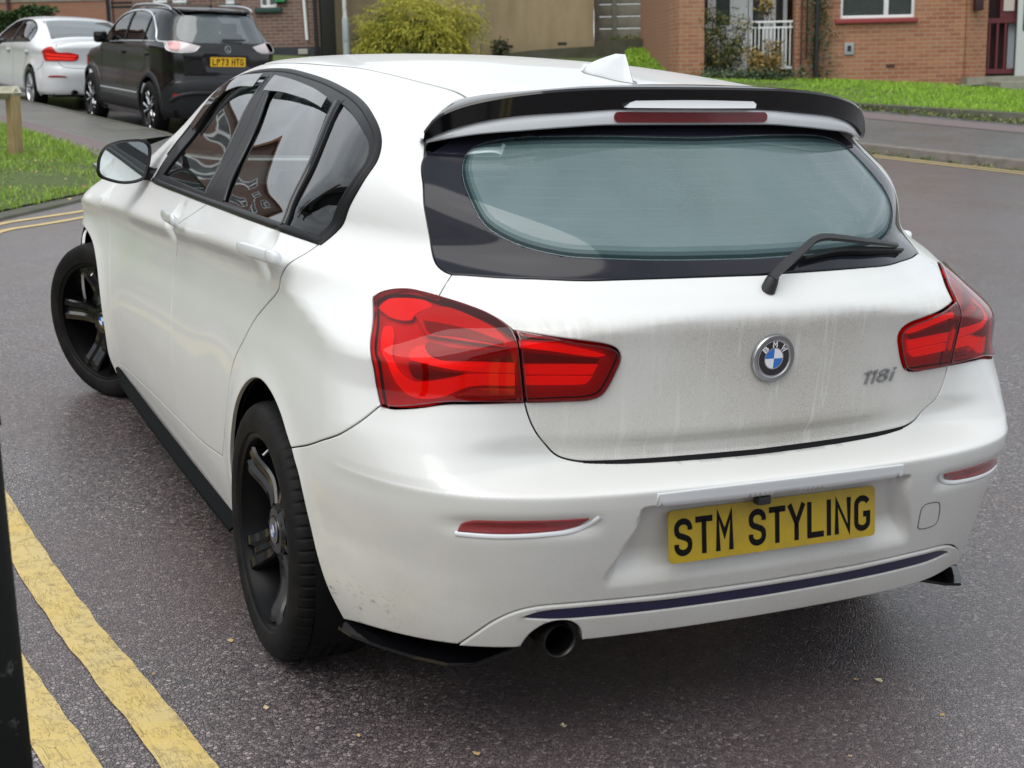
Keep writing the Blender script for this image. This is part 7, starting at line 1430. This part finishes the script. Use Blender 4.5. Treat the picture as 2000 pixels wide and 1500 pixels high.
# yellow conifer bush: drooping feathery sprays
M['gold'] = leaf_mat('golden_conifer', [(.44, .42, .045), (.56, .50, .07), (.27, .29, .05)], 5, .6); M['gold_g'] = leaf_mat('green_conifer', [(.055, .085, .025), (.09, .12, .03), (.14, .16, .035)], 5, .6)
BF = Facade(822, 104, 32.2); bu = BF.empty('golden_conifer_bush', label='spreading yellow green conifer bush in front of the tan wall', cat='bush')
def sprays(name, cen, rad, n, m, seed, par, ln=.22, w=.016, droop=.45, per=7, lo=0):
    g = np.random.default_rng(seed); d = g.normal(size=(n, 3)); d /= np.linalg.norm(d, axis=1, keepdims=True); d[:, 1] = -np.abs(d[:, 1])*g.choice([1, 1, 1, -1], n); r = g.uniform(.55, 1.05, n)**.6; bumps = 1+.20*np.sin(d[:, 0]*5+d[:, 2]*3+.8)+.16*np.sin(d[:, 2]*9+d[:, 1]*4+d[:, 0]*7); C0 = J(cen)+d*J(rad)*(r*bumps)[:, None]; keep = C0[:, 2] > lo; C0 = C0[keep]; d = d[keep]; V = []; n = len(C0)
    ax = d*J([1, 1, .5])+g.normal(size=d.shape)*.55; ax[:, 2] += .15; ax /= np.linalg.norm(ax, axis=1, keepdims=True); L_ = ln*g.uniform(.6, 1.3, n); sd_ = np.cross(ax, g.normal(size=(n, 3))); sd_ /= np.linalg.norm(sd_, axis=1, keepdims=True); A = []
    for k in range(per):
        f = k/(per-1); p = C0+ax*(L_*f)[:, None]-J([0, 0, 1])*(droop*L_*f*f)[:, None]; sg = (-1)**k; q = p+(ax*.6+sd_*sg*.8)*(L_*.33*(1.15-f))[:, None]-J([0, 0, 1])*(L_*.10)[:, None]; t = np.cross(q-p, g.normal(size=(n, 3))); t /= np.linalg.norm(t, axis=1, keepdims=True); A.append(np.stack([p-t*w*.5, p+t*w*.5, q], 1))
        q2 = C0+ax*(L_*min(1, f+.2))[:, None]-J([0, 0, 1])*(droop*L_*min(1, f+.2)**2)[:, None]; A.append(np.stack([p-t*w*.45, p+t*w*.45, q2], 1))
    V = np.concatenate(A).reshape(-1, 3); i = np.arange(len(V)//3)*3; me = bpy.data.meshes.new(name); me.from_pydata(V.tolist(), [], np.c_[i, i+1, i+2].tolist()); me.materials.append(m); o = bpy.data.objects.new(name, me); link(o, par); return o
bw = abs(BF.uv(930, 60)[0]-BF.uv(708, 60)[0])/2; bt = BF.uv(830, -8)[1]; 
sprays('foliage', (.02, .15, bt*.36), (bw*.92, .9, bt*.62), 3400, M['gold'], 51, bu, .26, .020, .5, lo=-.5); sprays('inner_foliage', (-.25, .35, bt*.16), (bw*.86, .8, bt*.50), 2200, M['gold_g'], 52, bu, .24, .022, .4, lo=-.5)
sprays('side_sprays', (bw*.75, .1, bt*.55), (.55, .3, .5), 130, M['gold'], 53, bu, .30, .016, .3); sprays('side_sprays', (-bw*.80, .1, bt*.62), (.35, .3, .25), 120, M['gold'], 54, bu, .26, .016, .3)
mb = MB()
for k in range(14):
    a = k*2.4; mb.tube([(0, .3, -.6), (math.cos(a)*bw*.35, .3+math.sin(a)*.2, .2), (math.cos(a)*bw*.75, .3+math.sin(a)*.5, bt*.5+.2*math.sin(k))], [.03, .02, .008], 6)
mb.build('branches', mat('bark', (.06, .045, .03), .9), bu, auto=40)
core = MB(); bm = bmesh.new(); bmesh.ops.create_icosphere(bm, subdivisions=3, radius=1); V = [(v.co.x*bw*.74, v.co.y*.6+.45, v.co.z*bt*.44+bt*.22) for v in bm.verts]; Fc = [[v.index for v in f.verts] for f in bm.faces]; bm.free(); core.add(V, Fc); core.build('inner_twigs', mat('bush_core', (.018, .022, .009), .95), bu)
# self-sown buddleia by the tan wall, climber round the pipe, shrubs by the balcony
M['dusky'] = leaf_mat('dusky_leaves', [(.07, .085, .05), (.10, .11, .06), (.15, .14, .08)]); M['rose'] = leaf_mat('rose_leaves', [(.045, .085, .030), (.11, .14, .04), (.26, .20, .06)], 4); M['brownleaf'] = leaf_mat('autumn_leaves', [(.26, .15, .05), (.33, .24, .06), (.13, .12, .04)], 4); M['ivy'] = leaf_mat('ivy_leaves', [(.035, .065, .028), (.06, .10, .045), (.14, .17, .10)], 8)
def shrub(name, F, x0, x1, y0, y1, m, n, size, seed, label, cat='shrub', depth=.5, w=-.3, stems=9, dense=.0, clump=9):
    o = F.empty(name, label=label, cat=cat); g = np.random.default_rng(seed); a, vb = F.uv(x0, y1); b, vt = F.uv(x1, y0); cu = (a+b)/2; tips = []; mb = MB()
    for k in range(stems):
        t = (k+.5)/stems; u = a+(b-a)*t; hgt = vb+(vt-vb)*(g.uniform(.55, 1.0)); base = J([cu+(u-cu)*.35, w+depth*.1*g.normal(), vb-.05]); mid = J([cu+(u-cu)*.75, w+depth*.25*g.normal(), (vb+hgt)/2]); tip = J([u, w+depth*.3*g.normal(), hgt]); mb.tube(curve([base, mid, tip], .12), .009, 5); tips += [tip, mid*.5+tip*.5, mid, mid*.6+base*.4]
    mb.build('stems', mat('stem', (.07, .055, .03), .9), o, auto=60); T = J(tips); c = T[g.integers(0, len(T), clump*stems)]+g.normal(size=(clump*stems, 3))*J([(b-a)*.07, depth*.2, (vt-vb)*.07]); P = c[g.integers(0, len(c), n)]+g.normal(size=(n, 3))*J([.06, .06, .055]); P = P[(P[:, 2] > vb-.03) & (P[:, 2] < vt+.1)]; leafs('leaves', P, m, size, seed+1, o); return o
shrub('buddleia', TW, 966, 990, 76, 106, M['dusky'], 260, .10, 61, 'small grey green self-sown shrub at the foot of the tan wall', w=-.15, depth=.2, stems=5)
shrub('rose_bush', FL, 1356, 1470, 22, 150, M['rose'], 3000, .060, 62, 'tall straggly rose bush with green and yellowing leaves in front of the balcony window', w=.35, stems=13)
shrub('rose_bush', FL, 1458, 1524, 86, 150, M['brownleaf'], 1700, .065, 63, 'low bush of brown and yellow autumn leaves in front of the balcony railing', w=-.2, stems=9)
shrub('rose_bush', FL, 1484, 1516, -20, 35, M['brownleaf'], 260, .075, 66, 'spray of yellow leaves hanging in front of the balcony door', w=.2, stems=3, depth=.2)
shrub('ground_cover', FL, 1362, 1552, 138, 156, M['ivy'], 2600, .055, 64, 'low green ground cover along the foot of the balcony', 'ground cover', w=-.35, depth=.5, stems=14)
iv = FL.empty('ivy', label='ivy climbing the thick black drainpipe on the brick flats', cat='climber'); g = np.random.default_rng(65); n = 1900; a, vb = FL.uv(1595, 152); _, vt = FL.uv(1595, 2); zz = g.uniform(vb, vt+.8, n); wd_ = .10+.10*np.sin(zz*5)**2+.12*(1-(zz-vb)/(vt-vb)).clip(0, 1); P = np.c_[a+g.normal(size=n)*wd_*.75, -.05-np.abs(g.normal(size=n))*.04, zz]; P = P[np.abs(P[:, 0]-a-.0) > .022]; leafs('leaves', P, M['ivy'], .050, 66, iv); mb = MB(); mb.tube([(a-.06, -.03, vb-.1), (a-.08, -.03, .5), (a-.05, -.03, 1.2), (a-.07, -.03, 2.2)], .012, 6); mb.build('stem', mat('ivy_stem', (.08, .06, .04), .9), iv)
q = [PF.uv(x, 72) for x in (1190, 1325)]; gl_ = np.random.default_rng(70); n = 900; uu = gl_.uniform(PF.uv(1185, 72)[0], PF.uv(1400, 72)[0], n); o = leafs('weeds', np.c_[uu, -.25-np.abs(gl_.normal(size=n))*.15, PF.uv(1240, 77)[1]+np.abs(gl_.normal(size=n))*.05], M['weed'], .06, 71, label='weeds and leaf litter on the ledge above the dark retaining wall', cat='weeds', kind='stuff'); o.matrix_world = PF.mat4()
blades('grass', [RW.at(1230, 110)[:2], RW.at(1425, 110)[:2], bp(1425, 150, 27.9)[:2], bp(1330, 146, 28.3)[:2], bp(1200, 138, 30.0)[:2]], lambda P: .70+0*P[:, 0]+((P-bp(1240, 138, 30.5)[:2])@HG[:2])*.075+.02, 22000, M['grass_r'], 14, (.05, .10), .009, .8, 'grass on the bank below the dark retaining wall')
# timber knee rail
def wood_mat():
    m = mat('weathered_timber', (.36, .27, .14), .8); n = NB(m); v = n.coord('Object', (1, 1, .15)); a = n.noise(v, 40, 5, .6); b = n.noise(n.coord('Object'), 5, 4, .6)
    c = n.mix(n.ramp(a, [(.3, 0), (.75, 1)]), (.42, .31, .15), (.24, .17, .08)); n.base(n.mix(n.math('MULTIPLY', n.ramp(b, [(.5, 0), (.75, 1)]), .5), c, (.15, .17, .07))); n.bump(a, .3, .004); return m
M['wood'] = wood_mat(); M['wood_top'] = rough_mat('bleached_timber', (.50, .47, .38), (.30, .30, .20), 12)
pb0 = CAM+(lambda d: d*((.118-CAM[2])/d[2]))(FV+RV*(31-1000)/FPX+UV_*(750-301)/FPX)
for k in range(2):
    po = empty('knee_rail_post', tuple(pb0+J([-1.75, -.62, 0])*k), 0.50, label='timber rail post in the grass beside the pavement with a pointed notch' if k == 0 else 'second timber rail post, out of frame to the left along the same rail', cat='post', group='timber rail posts')
    mb = MB(); mb.box((0, 0, .27), (.105, .105, .62), bev=.006); mb.build('post', M['wood'], po, auto=40)
    mb = MB(); mb.add([(-.056, -.056, .58), (.056, -.056, .58), (.056, .056, .58), (-.056, .056, .58), (0, -.056, .65), (0, .056, .65)], [(0, 1, 4), (2, 3, 5), (1, 2, 5, 4), (3, 0, 4, 5), (0, 3, 2, 1)]); mb.build('post_cap', M['wood_top'], po)
rr0 = empty('knee_rail', tuple(pb0), 0.34, label='square timber rail set on edge, running left from the post top', cat='rail'); mb = MB(); q = [(0, 0, .665), (0, -.065, .60), (0, 0, .535), (0, .065, .60)]; mb.frustum([(x-.02+.085, y-.055*0, z) for x, y, z in q], [(x-2.6, y, z) for x, y, z in q]); mb.build('rail', M['wood_top'], rr0)
# manhole cover
mc = [CAM+(lambda d: d*((.107-CAM[2])/d[2]))(FV+RV*(x-1000)/FPX+UV_*(750-y)/FPX) for x, y in ((174, 241), (232, 239), (302, 251), (215, 256))]
mo = mesh_obj('manhole_cover', mc+[p-J([0, 0, .05]) for p in mc], [(0, 1, 2, 3), (0, 4, 5, 1), (1, 5, 6, 2), (2, 6, 7, 3), (3, 7, 4, 0)], rough_mat('inset_slab', (.13, .125, .115), (.09, .09, .075), 6), None, False); tag(mo, 'rectangular inspection cover set in the mossy pavement beside the black SUV', 'manhole cover')
# dark post at the left edge, close to the camera
def edge_pt(px, py, d): return bp(px, py, d)
pt = bp(62, 1500, 1.95); pa_ = pt-RG*.055; fp = pa_-UPG*(pa_[2]/UPG[2]); 
pp = MB(); pp.tube([(0, 0, 0), (0, 0, 1.02)], .054, 28, cap=True); pp.lathe([(1.02, .058), (1.045, .056), (1.06, .040), (1.066, 0)], 28, 'z')
mtp = mat('flaking_black_post', (.004, .005, .004), .7, spec=.15); n = NB(mtp); v = n.coord('Object'); n.base(n.mix(n.ramp(n.noise(v, 34, 5, .7), [(.62, 0), (.72, 1)]), (.004, .005, .004), (.07, .07, .06))); n.bump(n.noise(v, 60, 4), .4, .003)
po = mesh_obj('bollard', pp.v, pp.f, mtp, None, True); po.matrix_world = Matrix.Translation(Vector(fp)) @ Matrix(((RG[0], HG[0], UPG[0]), (RG[1], HG[1], UPG[1]), (RG[2], HG[2], UPG[2]))).to_4x4(); tag(po, 'black flaking bollard at the lower left corner, close to the camera', 'bollard')
